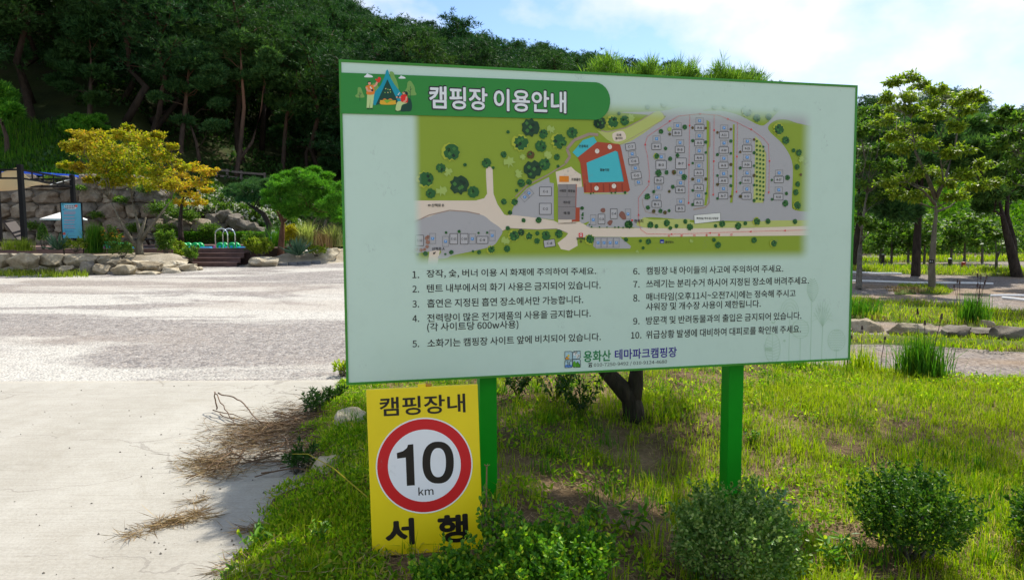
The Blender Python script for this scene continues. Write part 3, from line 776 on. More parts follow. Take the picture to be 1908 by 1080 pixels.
    def build(s, name, mat, parent):
        V = np.concatenate(s.V); F = np.concatenate(s.F)
        # face outward
        nr = np.cross(V[F[:, 1]] - V[F[:, 0]], V[F[:, 2]] - V[F[:, 0]]) @ s.pl['n']; F[nr < 0] = F[nr < 0][:, ::-1]
        o = np_mesh(name, V, F, mat, parent); me = o.data
        C = np.concatenate(s.C); at = me.color_attributes.new('ink', 'FLOAT_COLOR', 'POINT')
        at.data.foreach_set('color', np.concatenate([C, np.ones((len(C), 1))], 1).astype(np.float32).ravel())
        uv = np.concatenate(s.UV); au = me.attributes.new('buv', 'FLOAT_VECTOR', 'POINT')
        au.data.foreach_set('vector', np.concatenate([uv, np.zeros((len(uv), 1))], 1).astype(np.float32).ravel())
        return o
def ink_mat(name, rough=.42, grime=.25, fade=None, paper=None, mottled=0):
    mt, n, o = new_mat(name); b = NB(n)
    a = b.node('ShaderNodeAttribute', attribute_name='ink'); cc = a.outputs['Color']; c = b.coords()
    if fade:
        u = b.node('ShaderNodeAttribute', attribute_name='buv'); sx = b.node('ShaderNodeSeparateXYZ'); b.link(u.outputs['Vector'], sx.inputs[0])
        def mr(x, p, q):
            m_ = b.node('ShaderNodeMapRange', interpolation_type='SMOOTHSTEP'); m_.inputs[1].default_value = p; m_.inputs[2].default_value = q; b.link(x, m_.inputs[0]); return m_.outputs[0]
        f = b.math('MULTIPLY', mr(sx.outputs[0], fade[0], fade[1]), mr(sx.outputs[0], fade[3], fade[2]))
        f = b.math('MULTIPLY', f, mr(sx.outputs[1], fade[5], fade[4]))
        top = mr(sx.outputs[1], fade[6], fade[7]); f = b.math('MULTIPLY', f, top)
        cc = b.mix(f, paper, cc)
    g1 = b.noise(c, 9, 6, .7); cc = b.mix(grime, cc, b.ramp(g1, [(.25, (.82, .82, .8, 1)), (.5, (1, 1, 1, 1))]), 'MULTIPLY')
    # rubbed grey scuffs
    sc1 = b.noise(b.mapping(c, (3, 3, 3)), 2.3, 2); sc2 = b.noise(c, 60, 4, .8)
    k = b.math('MULTIPLY', b.ramp(sc1, [(.66, (0, 0, 0, 1)), (.74, (1, 1, 1, 1))]), b.ramp(sc2, [(.52, (0, 0, 0, 1)), (.62, (1, 1, 1, 1))]))
    cc = b.mix(b.math('MULTIPLY', k, .4), cc, (.22, .23, .22, 1))
    b.link(b.principled(cc, rough, None, .35), o.inputs[0]); return mt

# ------------------------------------------------------------------ the camp guide board
DTL = 3.45
OB = P(631, 111, DTL)
cq = _dl = None
def hom(pxs):
    A = []
    for (x, y), (a, b) in zip(pxs, [(0, 0), (1, 0), (1, 1), (0, 1)]):
        A += [[a, b, 1, 0, 0, 0, -x * a, -x * b, -x], [0, 0, 0, a, b, 1, -y * a, -y * b, -y]]
    h = np.linalg.svd(np.array(A))[2][-1].reshape(3, 3)
    K = np.array([[FPX, 0, CX], [0, FPX, CY], [0, 0, 1]]); m_ = np.linalg.inv(K) @ h; m_ = m_ / m_[2, 2]
    return [WM @ m_[:, i] for i in range(3)]
def plane_from(pxs, depth):
    e1, e2, o_ = hom(pxs); k = depth / o_[1]; e1, e2, o_ = e1 * k, e2 * k, o_ * k
    W_, H_ = np.linalg.norm(e1), np.linalg.norm(e2); ex = e1 / W_; ey = e2 / H_; ey = ey - (ey @ ex) * ex; ey /= np.linalg.norm(ey)
    n = np.cross(ey, ex); n = -n if n[1] > 0 else n
    return dict(O=EYE + o_, ex=ex, ey=ey, n=n, W=W_, H=H_, mpp=W_ / abs(pxs[1][0] - pxs[0][0]))
PB = plane_from([(631, 111), (1597.5, 159.5), (1583, 670), (645, 717)], DTL)
def onplane(pl, u, v, d=0.0): return pl['O'] + pl['ex'] * u + pl['ey'] * v + pl['n'] * d
def slab(mb, pl, u0, u1, v0, v1, d0, d1):
    V = [onplane(pl, u, v, d) for d in (d0, d1) for u, v in ((u0, v0), (u1, v0), (u1, v1), (u0, v1))]
    return mb.add(V, [(0, 1, 2, 3), (7, 6, 5, 4), (0, 4, 5, 1), (1, 5, 6, 2), (2, 6, 7, 3), (3, 7, 4, 0)])
pl = PB; W_, H_ = pl['W'], pl['H']
post_b = G(905, 1000, .08)
guide = empty('camp_guide_board', (post_b[0], post_b[1], SL * post_b[1]), 'large pale green campsite guide board with a map and ten rules on two green posts', 'sign board')
MINT = alb(158, 189, 185, 1.0)
mint_m = bpy.data.materials.new('mint_panel')
M['mint'] = None
def mint_mat():
    mt, n, o = new_mat('mint_panel'); b = NB(n); c = b.coords()
    g1 = b.noise(c, 7, 6, .7); cc = b.mix(.35, MINT + (1,), b.ramp(g1, [(.25, (.86, .87, .86, 1)), (.5, (1, 1, 1, 1))]), 'MULTIPLY')
    sc1 = b.noise(c, 6.5, 2); sc2 = b.noise(b.mapping(c, (1, 1, .5)), 70, 4, .8)
    k = b.math('MULTIPLY', b.ramp(sc1, [(.62, (0, 0, 0, 1)), (.72, (1, 1, 1, 1))]), b.ramp(sc2, [(.53, (0, 0, 0, 1)), (.64, (1, 1, 1, 1))]))
    cc = b.mix(b.math('MULTIPLY', k, .45), cc, (.2, .22, .2, 1))
    b.link(b.principled(cc, .38, None, .4), o.inputs[0]); return mt
M['mint'] = mint_mat()
slab(MB(), pl, .012, W_ - .012, .012, H_ - .012, -.012, 0).build('panel', M['mint'], guide)
fr = MB(); t = .012
slab(fr, pl, 0, W_, 0, t, -.06, .004); slab(fr, pl, 0, W_, H_ - t, H_, -.06, .004)
slab(fr, pl, 0, t, t, H_ - t, -.06, .004); slab(fr, pl, W_ - t, W_, t, H_ - t, -.06, .004)
fr.build('frame', M['frame_green'], guide)
bk = slab(MB(), pl, t, W_ - t, t, H_ - t, -.055, -.02); bk.build('back_sheet', M['green_paint'], guide)
# posts stand close behind the panel: each a square tube
def post_at(pxl, pxr, ytop):
    wd = .095; off = -.062 - wd / 2 - .002; r = ray((pxl + pxr) / 2, 800); t_ = ((pl['O'] + pl['n'] * off - EYE) @ pl['n']) / (r @ pl['n']); c = EYE + r * t_
    mb = MB(); yaw = math.atan2(pl['ex'][1], pl['ex'][0]); q = Matrix.Rotation(yaw, 3, 'Z')
    zt = float(onplane(pl, 0, .35)[2]); zb = SL * c[1] - .3
    mb.box((c[0], c[1], (zt + zb) / 2), (wd, wd, zt - zb), q); return mb, c
for a_, b_ in ((893, 922), (1345, 1380)):
    mb, c_ = post_at(a_, b_, 700); mb.build('post', M['green_paint'], guide, bevel=.006)
paper4 = MINT + (1,)
ink = ink_mat('print_ink')
# --- title band and cartoon
GREEN = alb(40, 125, 52); pl0 = pl; pl = dict(pl, O=pl['O'] + pl['n'] * .0058); A = Art(pl)
A.poly([(635, 135.5), (1108, 153.5)] + [(1108 + 29 * math.sin(a) , 188.5 - 35 * math.cos(a) + 0) for a in np.linspace(.1, math.pi - .1, 14)] + [(1108, 223.5), (636, 211.5)], GREEN, 0)
A.build('title_band', ink, guide)
A = Art(pl)
A.text("캠핑장 이용안내", 797.5, 1057, 157.5, 205, alb(38, 36, 42), 2, .062)
A.text("캠핑장 이용안내", 800, 1055, 160.2, 202.5, alb(212, 218, 226), 3, .026)
A.build('title_text', ink, guide)
A = Art(pl)
def k_(x, y): return (660 + x / 11.37, 125 + y / 11.37)
def kp(pts): return [k_(*p) for p in pts]
LG = alb(105, 152, 80); TEAL = alb(0, 138, 165); DKG = alb(14, 62, 48); SKIN = alb(212, 150, 130); PALE = alb(165, 196, 140)
A.smooth(kp([(22, 610), (70, 560), (75, 450), (115, 430), (150, 460), (190, 570), (218, 625), (190, 650), (60, 648)]), LG, 1)
A.line(kp([(120, 530), (120, 722)]), .7, DKG, 2); A.line(kp([(85, 592), (118, 628)]), .6, DKG, 2); A.line(kp([(150, 562), (120, 590)]), .6, DKG, 2)
A.smooth(kp([(380, 370), (430, 340), (480, 370), (520, 450), (440, 530), (400, 480)]), LG, 1)
A.smooth(kp([(755, 120), (800, 100), (838, 130), (860, 210), (905, 300), (940, 480), (860, 460), (790, 300)]), LG, 1)
A.smooth(kp([(1070, 520), (1115, 440), (1130, 330), (1175, 295), (1215, 320), (1275, 420), (1290, 520), (1318, 575), (1280, 602), (1100, 595)]), LG, 1)
A.line(kp([(1188, 410), (1188, 660)]), .7, DKG, 2); A.line(kp([(1140, 495), (1186, 545)]), .6, DKG, 2); A.line(kp([(1225, 458), (1190, 490)]), .6, DKG, 2)
for cx, cy, k in ((305, 190, 1), (1015, 222, .8)):
    A.smooth(kp([(cx - 92 * k, cy + 10 * k), (cx - 60 * k, cy - 12 * k), (cx - 30 * k, cy - 50 * k), (cx + 10 * k, cy - 30 * k), (cx + 60 * k, cy - 12 * k), (cx + 92 * k, cy + 18 * k), (cx + 70 * k, cy + 32 * k), (cx - 75 * k, cy + 30 * k)]), alb(208, 216, 226), 1)
A.poly(kp([(700, 55), (725, 90), (745, 190), (850, 370), (1010, 580), (985, 740), (930, 745), (700, 265), (455, 808), (420, 812), (400, 790), (430, 540), (560, 390), (650, 190), (675, 85)]), TEAL, 2)
A.poly(kp([(704, 265), (930, 745), (880, 800), (540, 790), (455, 806)]), DKG, 3)
for x, y, c in ((668, 462, 1), (715, 478, 0), (760, 485, 1), (652, 545, 0), (713, 543, 1), (768, 534, 0)): A.disc(*k_(x, y), 1.1, alb(205, 190, 130) if c else alb(120, 180, 90), 4, 6)
A.smooth(kp([(550, 720), (580, 705), (860, 710), (875, 740), (865, 795), (570, 795)]), alb(212, 160, 40), 4)
A.smooth(kp([(605, 700), (640, 668), (685, 690), (680, 705)]), alb(225, 110, 45), 5); A.smooth(kp([(715, 700), (760, 668), (805, 690), (800, 708)]), alb(225, 110, 45), 5)
A.poly(kp([(615, 695), (780, 698), (870, 735), (780, 715), (690, 770)]), alb(110, 165, 45), 6)
A.smooth(kp([(1000, 840), (1060, 790), (1110, 740), (1140, 660), (1200, 690), (1225, 850), (1190, 935), (1100, 942), (985, 940)]), DKG, 3)
# standing figure
A.poly(kp([(275, 580), (425, 575), (410, 700), (385, 870), (330, 870), (345, 650), (318, 870), (262, 868)]), PALE, 4)
A.smooth(kp([(240, 420), (300, 388), (390, 385), (410, 420), (428, 570), (270, 585), (262, 500)]), alb(226, 118, 40), 5)
A.line(kp([(405, 415), (460, 390), (485, 320)]), 3.2, SKIN, 4); A.line(kp([(255, 430), (285, 510), (380, 510)]), 3.0, SKIN, 6)
A.disc(*k_(322, 350), 2.6, SKIN, 5, 14, 3.0); A.smooth(kp([(282, 340), (300, 310), (345, 308), (340, 325), (300, 330), (295, 355)]), alb(25, 38, 45), 6)
A.smooth(kp([(440, 265), (470, 258), (490, 270), (505, 225), (545, 220), (565, 255), (540, 320), (510, 332)]), alb(196, 52, 36), 6)
A.disc(*k_(382, 495), 2.1, alb(25, 38, 45), 7, 10); A.line(kp([(335, 420), (370, 470)]), 2.0, alb(210, 215, 215), 7)
for x in (300, 370): A.smooth(kp([(x - 28, 880), (x, 878), (x + 28, 893), (x - 20, 896)]), alb(20, 28, 32), 5)
# seated figure
A.smooth(kp([(900, 770), (950, 730), (1110, 735), (1110, 770), (1010, 810), (975, 920), (880, 918)]), PALE, 5)
A.smooth(kp([(985, 620), (1040, 590), (1115, 600), (1130, 750), (1000, 735)]), alb(196, 36, 30), 6)
A.line(kp([(1108, 630), (1095, 720), (1040, 745)]), 2.6, SKIN, 7); A.line(kp([(990, 650), (920, 650)]), 2.4, SKIN, 7)
A.disc(*k_(1047, 555), 2.3, SKIN, 6, 14, 2.8); A.smooth(kp([(1030, 535), (1070, 522), (1120, 530), (1138, 580), (1105, 600), (1075, 545), (1035, 545)]), alb(20, 30, 42), 7)
A.disc(*k_(925, 640), 2.2, alb(25, 38, 45), 8, 10); A.disc(*k_(905, 645), 1.7, SKIN, 9, 8); A.line(kp([(925, 600), (960, 545)]), 1.2, alb(200, 212, 215), 8)
for x in (888, 955): A.smooth(kp([(x - 24, 940), (x, 925), (x + 24, 938)]), alb(20, 28, 32), 6)
A.build('camping_cartoon', ink, guide)

# --- the camp map
pl = pl0; A = Art(pl)
def c1(x, y): return (620 + x / 3.6, 100 + y / 3.6)
def c2(x, y): return (1100 + x / 3.6, 100 + y / 3.6)
def c3(x, y): return (740 + x / 3.375, 380 + y / 3.375)
def c4(x, y): return (1140 + x / 3.3745, 380 + y / 3.3745)
def c5(x, y): return (1040 + x / 4.154, 200 + y / 4.154)
MG = alb(122, 150, 42); PINK = alb(212, 194, 185); GRY = alb(150, 158, 168); PALEG = alb(160, 178, 105); BRN = alb(150, 66, 42); CYAN = alb(60, 172, 190); WALL = alb(142, 130, 124); INK = alb(38, 38, 40); BLUE = alb(45, 130, 205)
A.poly([(750, 205), (1530, 175), (1530, 500), (750, 500)], MG, 0)
A.smooth([c2(200, 395), c2(480, 385), c2(690, 338), c2(760, 330), c2(900, 340), c2(740, 385), c2(600, 420)], GRY, 1)
# roads
A.poly([c1(400, 985), c1(960, 985), c1(1015, 970), c1(1035, 940), c1(1028, 820), c1(1028, 775), c1(1050, 752), c1(1072, 775), c1(1078, 940), c1(1105, 1010), c1(1150, 1078),
        c3(690, 72), c3(730, 62), c3(985, 105), c3(1010, 118), c3(1150, 112), c3(1215, 150), c3(1480, 152), c4(205, 148), c4(860, 150), c4(1450, 130),
        c4(1450, 196), c4(60, 208), c3(1410, 206), c3(1240, 205), c3(1130, 212), c3(1135, 262), c3(1080, 293), c3(1030, 283), c3(1008, 245), c3(1060, 205), c3(1075, 185), c3(1000, 155), c3(880, 160), c3(700, 150),
        c3(660, 172), c3(600, 200), c3(300, 160), c3(60, 130)], PINK, 1)
A.poly([c3(205, 280), c3(270, 285), c3(250, 400), c3(190, 400)], PINK, 1)
A.poly([c5(0, 640), c5(-20, 500), c5(45, 480), c5(100, 460), c5(130, 490), c5(175, 520), c5(185, 615), c5(140, 620), c5(140, 900), c5(0, 905)], PINK, 1)
# paved lots
A.smooth([c3(60, 135), c3(200, 80), c3(330, 45), c3(520, 65), c3(590, 110), c3(660, 165), c3(640, 215), c3(600, 262), c3(480, 295), c3(350, 322), c3(310, 340), c3(255, 340), c3(270, 290), c3(90, 300)], GRY, 2)
A.poly([c1(1205, 1045), c1(1240, 970), c1(1300, 905), c1(1450, 828), c1(1455, 865), c1(1482, 870), c1(1482, 1080), c3(985, 100), c3(720, 68)], GRY, 2)
A.smooth([c2(200, 605), c2(330, 530), c2(495, 435), c2(520, 380), c2(690, 345), c2(745, 360), c2(760, 385), c2(880, 385), c2(1000, 415), c2(1130, 480), c2(1180, 470), c2(1250, 400), c2(1320, 360), c2(1520, 360), c2(1520, 480), c2(1400, 470), c2(1310, 443), c2(1230, 455), c2(1192, 510), c2(1290, 610), c2(1350, 720), c2(1356, 850), c2(1350, 1000), c2(1372, 1050), c2(1520, 1068), c4(1300, 100), c4(900, 108), c4(500, 100), c4(205, 85), c4(205, 145), c4(135, 150), c5(600, 928), c5(240, 928), c5(240, 885), c5(165, 880), c5(140, 620), c5(500, 640)], GRY, 2)
A.poly([c3(1240, 207), c3(1400, 207), c3(1470, 265), c3(1465, 280), c3(1250, 280), c3(1232, 265)], GRY, 2)
# planted islands and verges
A.smooth([c5(490, 290), c5(310, 190), c5(350, 185), c5(530, 160), c5(740, 40), c5(800, 40), c5(822, 75), c5(790, 110)], PALEG, 3)
A.line([c5(330, 180), c5(380, 192), c5(520, 160), c5(640, 100), c5(735, 42)], 1.6, WALL, 4)
A.line([c5(480, 290), c5(800, 105), c5(820, 85), c5(815, 55), c5(800, 40)], .9, WALL, 4)
A.smooth([c5(420, 205), c5(500, 185), c5(522, 245), c5(440, 265)], PINK, 4)
A.poly([c2(778, 445), c2(795, 455), c2(800, 900), c2(778, 1018), c2(762, 1018), c2(780, 880)], MG, 3)
A.line([c2(800, 460), c2(800, 620), c2(790, 640), c2(795, 1000), c2(770, 1030), c2(690, 1045)], 2.6, WALL, 4)
A.poly([c2(955, 475), c2(967, 475), c2(962, 940), c2(950, 1000), c2(935, 1000), c2(950, 880)], MG, 3); A.line([c2(967, 475), c2(962, 900), c2(952, 1000)], 1, WALL, 4)
A.poly([c2(1105, 555), c2(1140, 590), c2(1178, 670), c2(1175, 900), c2(1160, 1000), c2(1090, 1000), c2(1100, 800)], PALEG, 3); A.line([c2(1140, 590), c2(1178, 670), c2(1175, 900), c2(1158, 1003)], .9, WALL, 4)
A.line([c2(350, 975), c2(350, 1010), c2(370, 1060), c2(450, 1080)], 1, WALL, 4)
A.smooth([c4(200, 85), c4(260, 98), c4(480, 94), c4(520, 118), c4(900, 110), c4(1000, 104), c4(1300, 104), c4(1300, 132), c4(860, 148), c4(205, 148)], PALEG, 3)
A.line([c1(1225, 960), c1(1300, 885), c1(1440, 815), c1(1560, 740)], 2.2, WALL, 4); A.line([c1(1560, 735), c1(1590, 690), c1(1570, 640), c1(1620, 580), c1(1720, 540), c1(1780, 545)], 5, WALL, 4)
A.line([c3(95, 120), c3(200, 70), c3(330, 40), c3(440, 48), c3(520, 65)], 1.8, WALL, 4); A.line([c3(660, 170), c3(700, 152), c3(880, 160), c3(1000, 155), c3(1070, 180)], .8, WALL, 4)
# buildings, pool
A.poly([c5(150, 390), c5(300, 268), c5(470, 285), c5(482, 300), c5(555, 640), c5(540, 655), c5(200, 662), c5(170, 430)], BRN, 4)
for i in range(7): A.line([c5(205 + i * 48, 590), c5(208 + i * 48, 655)], 2.4, alb(122, 50, 34), 5)
A.line([c5(200, 665), c5(540, 668)], 1.6, PALEG, 5)
A.poly([c5(218, 430), c5(440, 338), c5(458, 345), c5(505, 575), c5(235, 583)], CYAN, 6); A.poly([c5(110, 350), c5(190, 255), c5(275, 228), c5(298, 270), c5(150, 388)], CYAN, 5)
A.line([c5(458, 345), c5(505, 575)], 1.2, alb(30, 130, 155), 7)
for x, y in ((300, 340), (398, 307), (295, 627), (430, 610)): A.disc(*c5(x, y), 4.2, alb(205, 200, 196), 7, 12); A.disc(*c5(x, y - 8), 1, alb(150, 150, 150), 8, 6)
A.poly([c5(-2, 595), c5(137, 595), c5(132, 868), c5(-2, 868)], alb(120, 122, 128), 4); A.poly([c5(134, 775), c5(166, 775), c5(165, 882), c5(105, 885), c5(105, 870), c5(132, 868)], BRN, 4)
A.poly([c5(137, 595), c5(143, 595), c5(138, 775), c5(133, 775)], BRN, 5)
for p, q in (((0, 695), (132, 695)), ((0, 770), (132, 770)), ((68, 598), (68, 695))): A.line([c5(*p), c5(*q)], .6, INK, 5, dash=1.8)
A.poly([c5(8, 532), c5(82, 532), c5(82, 578), c5(8, 578)], alb(214, 122, 24), 4)
for t_, x, y, wd, hg in (("샤워장", 34, 645, 52, 22), ("화장실", 101, 647, 52, 22), ("개수장", 65, 735, 56, 22), ("매 점", 65, 818, 46, 22), ("트램폴린", 136, 558, 72, 22), ("인공폭포", 195, 301, 72, 22), ("물놀이장", 358, 484, 72, 22), ("모래", 467, 215, 36, 20), ("놀이터", 468, 240, 54, 20), ("현위치", 621, 880, 70, 28)):
    A.ctext(t_, *c5(x, y), wd / 4.154, hg / 4.154, INK, 9, .02)
A.disc(*c5(570, 874), 1.7, alb(200, 30, 30), 9, 10)
A.ctext("분리배출", *c5(174, 1015), 17, 4.6, INK, 9, .02); A.ctext("장", *c5(174, 1038), 5, 4.6, INK, 9, .02); A.rect(*c5(174, 988), 7.6, 7.6, alb(190, 30, 35), 8); A.disc(*c5(174, 988), 2.3, alb(225, 225, 225), 9, 10); A.disc(*c5(174, 988), 1.3, alb(190, 30, 35), 10, 8)
A.rect(*c4(314, 235), 7.6, 7, alb(35, 50, 140), 8); A.line([c4(306, 240), c4(322, 240)], 1.2, alb(220, 222, 230), 9); A.ctext("흡연장소", *c4(361, 239), 16, 4.6, INK, 9, .02)
A.poly([c4(515, 70), c4(680, 55), c4(681, 107), c4(518, 125)], alb(206, 211, 214), 8); A.line([c4(515, 70), c4(680, 55), c4(681, 107), c4(518, 125)], .5, INK, 9, True)
A.text("화장실/개수장/샤워장", *[c4(530, 99)[0], c4(668, 88)[0]], c4(0, 83)[1], c4(0, 99)[1], INK, 10, .02)
A.ctext("산책로 B", *c1(704, 1017), 23.5, 6, INK, 9, .02); A.poly([c1(636, 1017), c1(648, 1007), c1(646, 1014), c1(657, 1014), c1(657, 1020), c1(646, 1020), c1(648, 1027)], INK, 9)
A.ctext("산책로 A", *c3(258, 282), 23.5, 6, INK, 9, .02); A.poly([c3(226, 316), c3(226, 302), c3(231, 306), c3(240, 299), c3(243, 304), c3(235, 310), c3(238, 314)], INK, 9)
for t_, x, y in zip("차량이동동선", (357, 437, 516, 594, 672, 749), (201, 199, 198, 196, 194, 192)): A.ctext(t_, *c4(x, y), 4.0, 4.2, alb(190, 30, 35), 9, .02)
# pitches and parking bays
BX = alb(158, 166, 176)
def pitch(x, y, f, t_, wd=62, hg=42, rot=0, sc=3.6):
    px, py = f(x, y); A.rect(px, py, wd / sc, hg / sc, BX, 5, rot); A.rect(px, py, wd / sc, hg / sc, INK, 6, rot, False, .85)
    A.ctext(t_, px, py, min(wd, 40) / sc * .82, 4.4, INK, 9, .02)
def bay(x, y, f, wd=50, hg=38, rot=0, sc=3.6):
    px, py = f(x, y); A.rect(px, py, wd / sc, hg / sc, INK, 6, rot, False, .6, 1.7); A.rect(px, py, 4.8, 5.0, BLUE, 7, rot); A.ctext("P", px, py, 2.2, 3.2, alb(215, 222, 230), 9, .03)
for t_, x, y, bx, by in (("A-6", 730, 498, 731, 451), ("A-5", 729, 599, 729, 552), ("A-4", 728, 699, 728, 652), ("A-3", 726, 800, 727, 752), ("A-2", 725, 900, 725, 852), ("A-1", 724, 999, 725, 952),
        ("A-11", 895, 546, 895, 499), ("A-10", 893, 648, 895, 601), ("A-9", 891, 750, 894, 703), ("A-8", 890, 852, 893, 805), ("A-7", 889, 954, 892, 906), ("A-15", 1050, 636, 1051, 589), ("A-14", 1048, 744, 1050, 696),
        ("A-13", 1047, 849, 1049, 801), ("A-12", 1046, 956, 1048, 908), ("A-17", 1262, 845, 1264, 800), ("A-16", 1259, 961, 1262, 914), ("B-9", 580, 532, 583, 484), ("B-4", 442, 623, 443, 572), ("B-2", 459, 849, 455, 898),
        ("B-1", 443, 1010, 444, 963), ("B-8", 599, 644, 600, 597), ("B-6", 602, 914, 604, 867), ("B-5", 602, 1038, 604, 991)):
    pitch(x, y, c2, t_); bay(bx, by, c2)
pitch(473, 747, c2, "B-3", 70, 58); bay(474, 693, c2); pitch(606, 737, c2, "B-7", 72, 72); bay(605, 798, c2)
for t_, x, y, bx, by in (("C-7", 268, 625, 279, 673), ("C-6", 289, 721, 300, 768), ("C-5", 307, 817, 321, 863)): pitch(x, y, c2, t_, 66, 44, -9); bay(bx, by, c2, 50, 36, -9)
pitch(429, 823, c5, "C-4", 52, 76, 0, 4.154); pitch(334, 865, c5, "C-3", 52, 76, 0, 4.154); bay(270, 870, c5, 42, 78, 0, 4.154); bay(539, 826, c5, 42, 78, 0, 4.154)
pitch(1426, 924, c1, "C-1", 80, 58); pitch(1425, 1041, c1, "C-2", 80, 74); bay(1315, 935, c1, 48, 48, -42); bay(1287, 962, c1, 48, 48, -42)
pitch(141, 229, c3, "C-12", 50, 66, 0, 3.375); pitch(355, 219, c3, "C-11", 48, 66, 0, 3.375); pitch(421, 219, c3, "C-10", 48, 66, 0, 3.375); pitch(535, 226, c3, "C-9", 70, 45, 0, 3.375); pitch(957, 247, c3, "C-8", 70, 45, -8, 3.375)
for x, y in ((223, 217), (304, 235), (472, 219), (597, 198)): bay(x, y, c3, 38, 64, 0, 3.375)
for x in (1262, 1300, 1338, 1377): bay(x, 243, c3, 36, 60, 0, 3.375)
# car route
RED = alb(190, 42, 48)
for pts in ([c4(1270, 162), c4(860, 173), c4(372, 190), c4(220, 188), c4(180, 160), c5(620, 860), c5(620, 700), c5(700, 600), c5(705, 520), c5(690, 380), c5(668, 290), c5(690, 225), c5(870, 105), c2(590, 420), c2(735, 405), c2(860, 415), c2(985, 465), c2(1080, 512), c2(1160, 570), c2(1192, 610), c2(1198, 720), c2(1195, 930)],
            [c2(665, 410), c2(660, 750), c2(657, 1005)], [c2(828, 415), c2(826, 720), c2(822, 950)], [c2(985, 465), c2(981, 690), c2(978, 930)]): A.line(pts, .9, RED, 8, dash=2.6)
for f, x, y, a in ((c4, 1085, 167, 180), (c4, 870, 173, 180), (c4, 614, 182, 180), (c4, 372, 190, 180), (c5, 620, 832, -90), (c5, 700, 572, -90), (c5, 672, 288, -90), (c5, 862, 108, -35), (c2, 736, 405, 0), (c2, 922, 440, 20), (c2, 1078, 510, 35), (c2, 664, 485, 90), (c2, 660, 748, 90), (c2, 657, 1003, 90), (c2, 828, 516, 90), (c2, 826, 724, 90), (c2, 822, 947, 90), (c2, 981, 692, 90), (c2, 978, 928, 90), (c2, 1199, 722, 90), (c2, 1194, 932, 90)):
    px, py = f(x, y); ca, sa = math.cos(R(a)), math.sin(R(a)); A.poly([(px + ca * 2.2, py + sa * 2.2), (px - ca * 1.6 - sa * 1.9, py - sa * 1.6 + ca * 1.9), (px - ca * 1.6 + sa * 1.9, py - sa * 1.6 - ca * 1.9)], RED, 9)
# drawn trees
TD = alb(26, 60, 34); TM = alb(34, 88, 40); TL = alb(150, 168, 50); TP = alb(142, 172, 92); TB = alb(82, 66, 30)
tn = 0
def dtree(f, x, y, r, kind, sc):
    global tn; tn += 1; px, py = f(x, y); r = r / sc
    if kind == 'L': A.disc(px - r * .12, py, r * 1.05, TL, 10, 22, None, .35, tn); A.disc(px, py, r * .9, TM, 11, 20, None, .3, tn + 50)
    elif kind == 'P': A.disc(px, py, r, TP, 10, 14, None, .7, tn)
    else: A.disc(px, py, r, {'D': TD, 'M': TM, 'B': TB}[kind], 10, 18, None, .28, tn)
    if r > 2.5 and kind != 'P':
        rn = random.Random(tn)
        for q in range(5): A.disc(px + rn.uniform(-.5, .5) * r, py + rn.uniform(-.5, .5) * r, r * .22, alb(18, 44, 28) if q % 2 else alb(58, 112, 48), 12, 8, None, .4, tn + q)
for x, y, r, k in ((1325, 497, 62, 'D'), (1412, 540, 32, 'M'), (1262, 600, 56, 'L'), (1395, 620, 40, 'M'), (1520, 590, 54, 'L'), (1605, 532, 38, 'M'), (1326, 680, 27, 'B'), (1340, 778, 62, 'D'), (1420, 742, 40, 'M'), (1502, 694, 22, 'M'), (1775, 470, 30, 'D'),
        (1175, 527, 12, 'M'), (798, 662, 62, 'L'), (724, 768, 34, 'M'), (625, 842, 58, 'L'), (656, 938, 35, 'M'), (848, 882, 66, 'D'), (942, 928, 41, 'M'), (1030, 735, 34, 'M'), (1075, 766, 11, 'M'), (886, 746, 13, 'M'), (1146, 677, 22, 'M'), (1185, 730, 42, 'P'),
        (772, 795, 32, 'P'), (728, 922, 40, 'P'), (1248, 805, 30, 'P'), (1462, 510, 30, 'P'), (1442, 680, 28, 'P'), (1272, 695, 22, 'P'), (1264, 868, 28, 'M'), (1315, 862, 20, 'M'), (1146, 993, 21, 'M'), (1218, 995, 26, 'L'), (1232, 918, 12, 'M'), (1510, 756, 11, 'M'), (1188, 1068, 15, 'M')): dtree(c1, x, y, r, k, 3.6)
for x, y, r, k in ((62, 465, 42, 'D'), (150, 460, 42, 'L'), (228, 450, 32, 'M'), (190, 403, 12, 'M'), (268, 430, 30, 'P'), (382, 358, 16, 'M'), (492, 342, 20, 'M'), (472, 524, 16, 'M'), (631, 494, 16, 'M'), (530, 541, 10, 'B'), (528, 508, 16, 'P'), (443, 688, 20, 'L'), (502, 637, 12, 'M'), (533, 706, 15, 'M'), (455, 801, 23, 'M'), (509, 797, 15, 'M'), (559, 796, 17, 'B'), (627, 828, 20, 'M'), (582, 683, 14, 'M'),
        (423, 926, 12, 'M'), (551, 893, 14, 'M'), (527, 924, 10, 'B'), (380, 959, 21, 'M'), (384, 1032, 15, 'M'), (423, 1057, 13, 'B'), (468, 1055, 15, 'M'), (498, 1066, 13, 'B'), (526, 1053, 11, 'M'), (830, 358, 17, 'M'), (898, 358, 13, 'M'), (1050, 388, 35, 'L'), (1115, 434, 25, 'M'), (1194, 424, 21, 'M'), (1242, 374, 12, 'M'), (1262, 508, 37, 'L'), (1308, 582, 25, 'M'), (1360, 650, 13, 'M'), (1396, 664, 21, 'M'), (1412, 706, 22, 'P'), (1384, 760, 18, 'M'), (1409, 812, 9, 'B'), (1388, 876, 17, 'M'), (1376, 930, 19, 'M'), (1386, 1018, 28, 'L'), (1320, 832, 17, 'M'), (1312, 938, 12, 'M'), (1306, 1004, 21, 'M'), (1215, 848, 8, 'M'), (1216, 977, 9, 'M')): dtree(c2, x, y, r, k, 3.6)
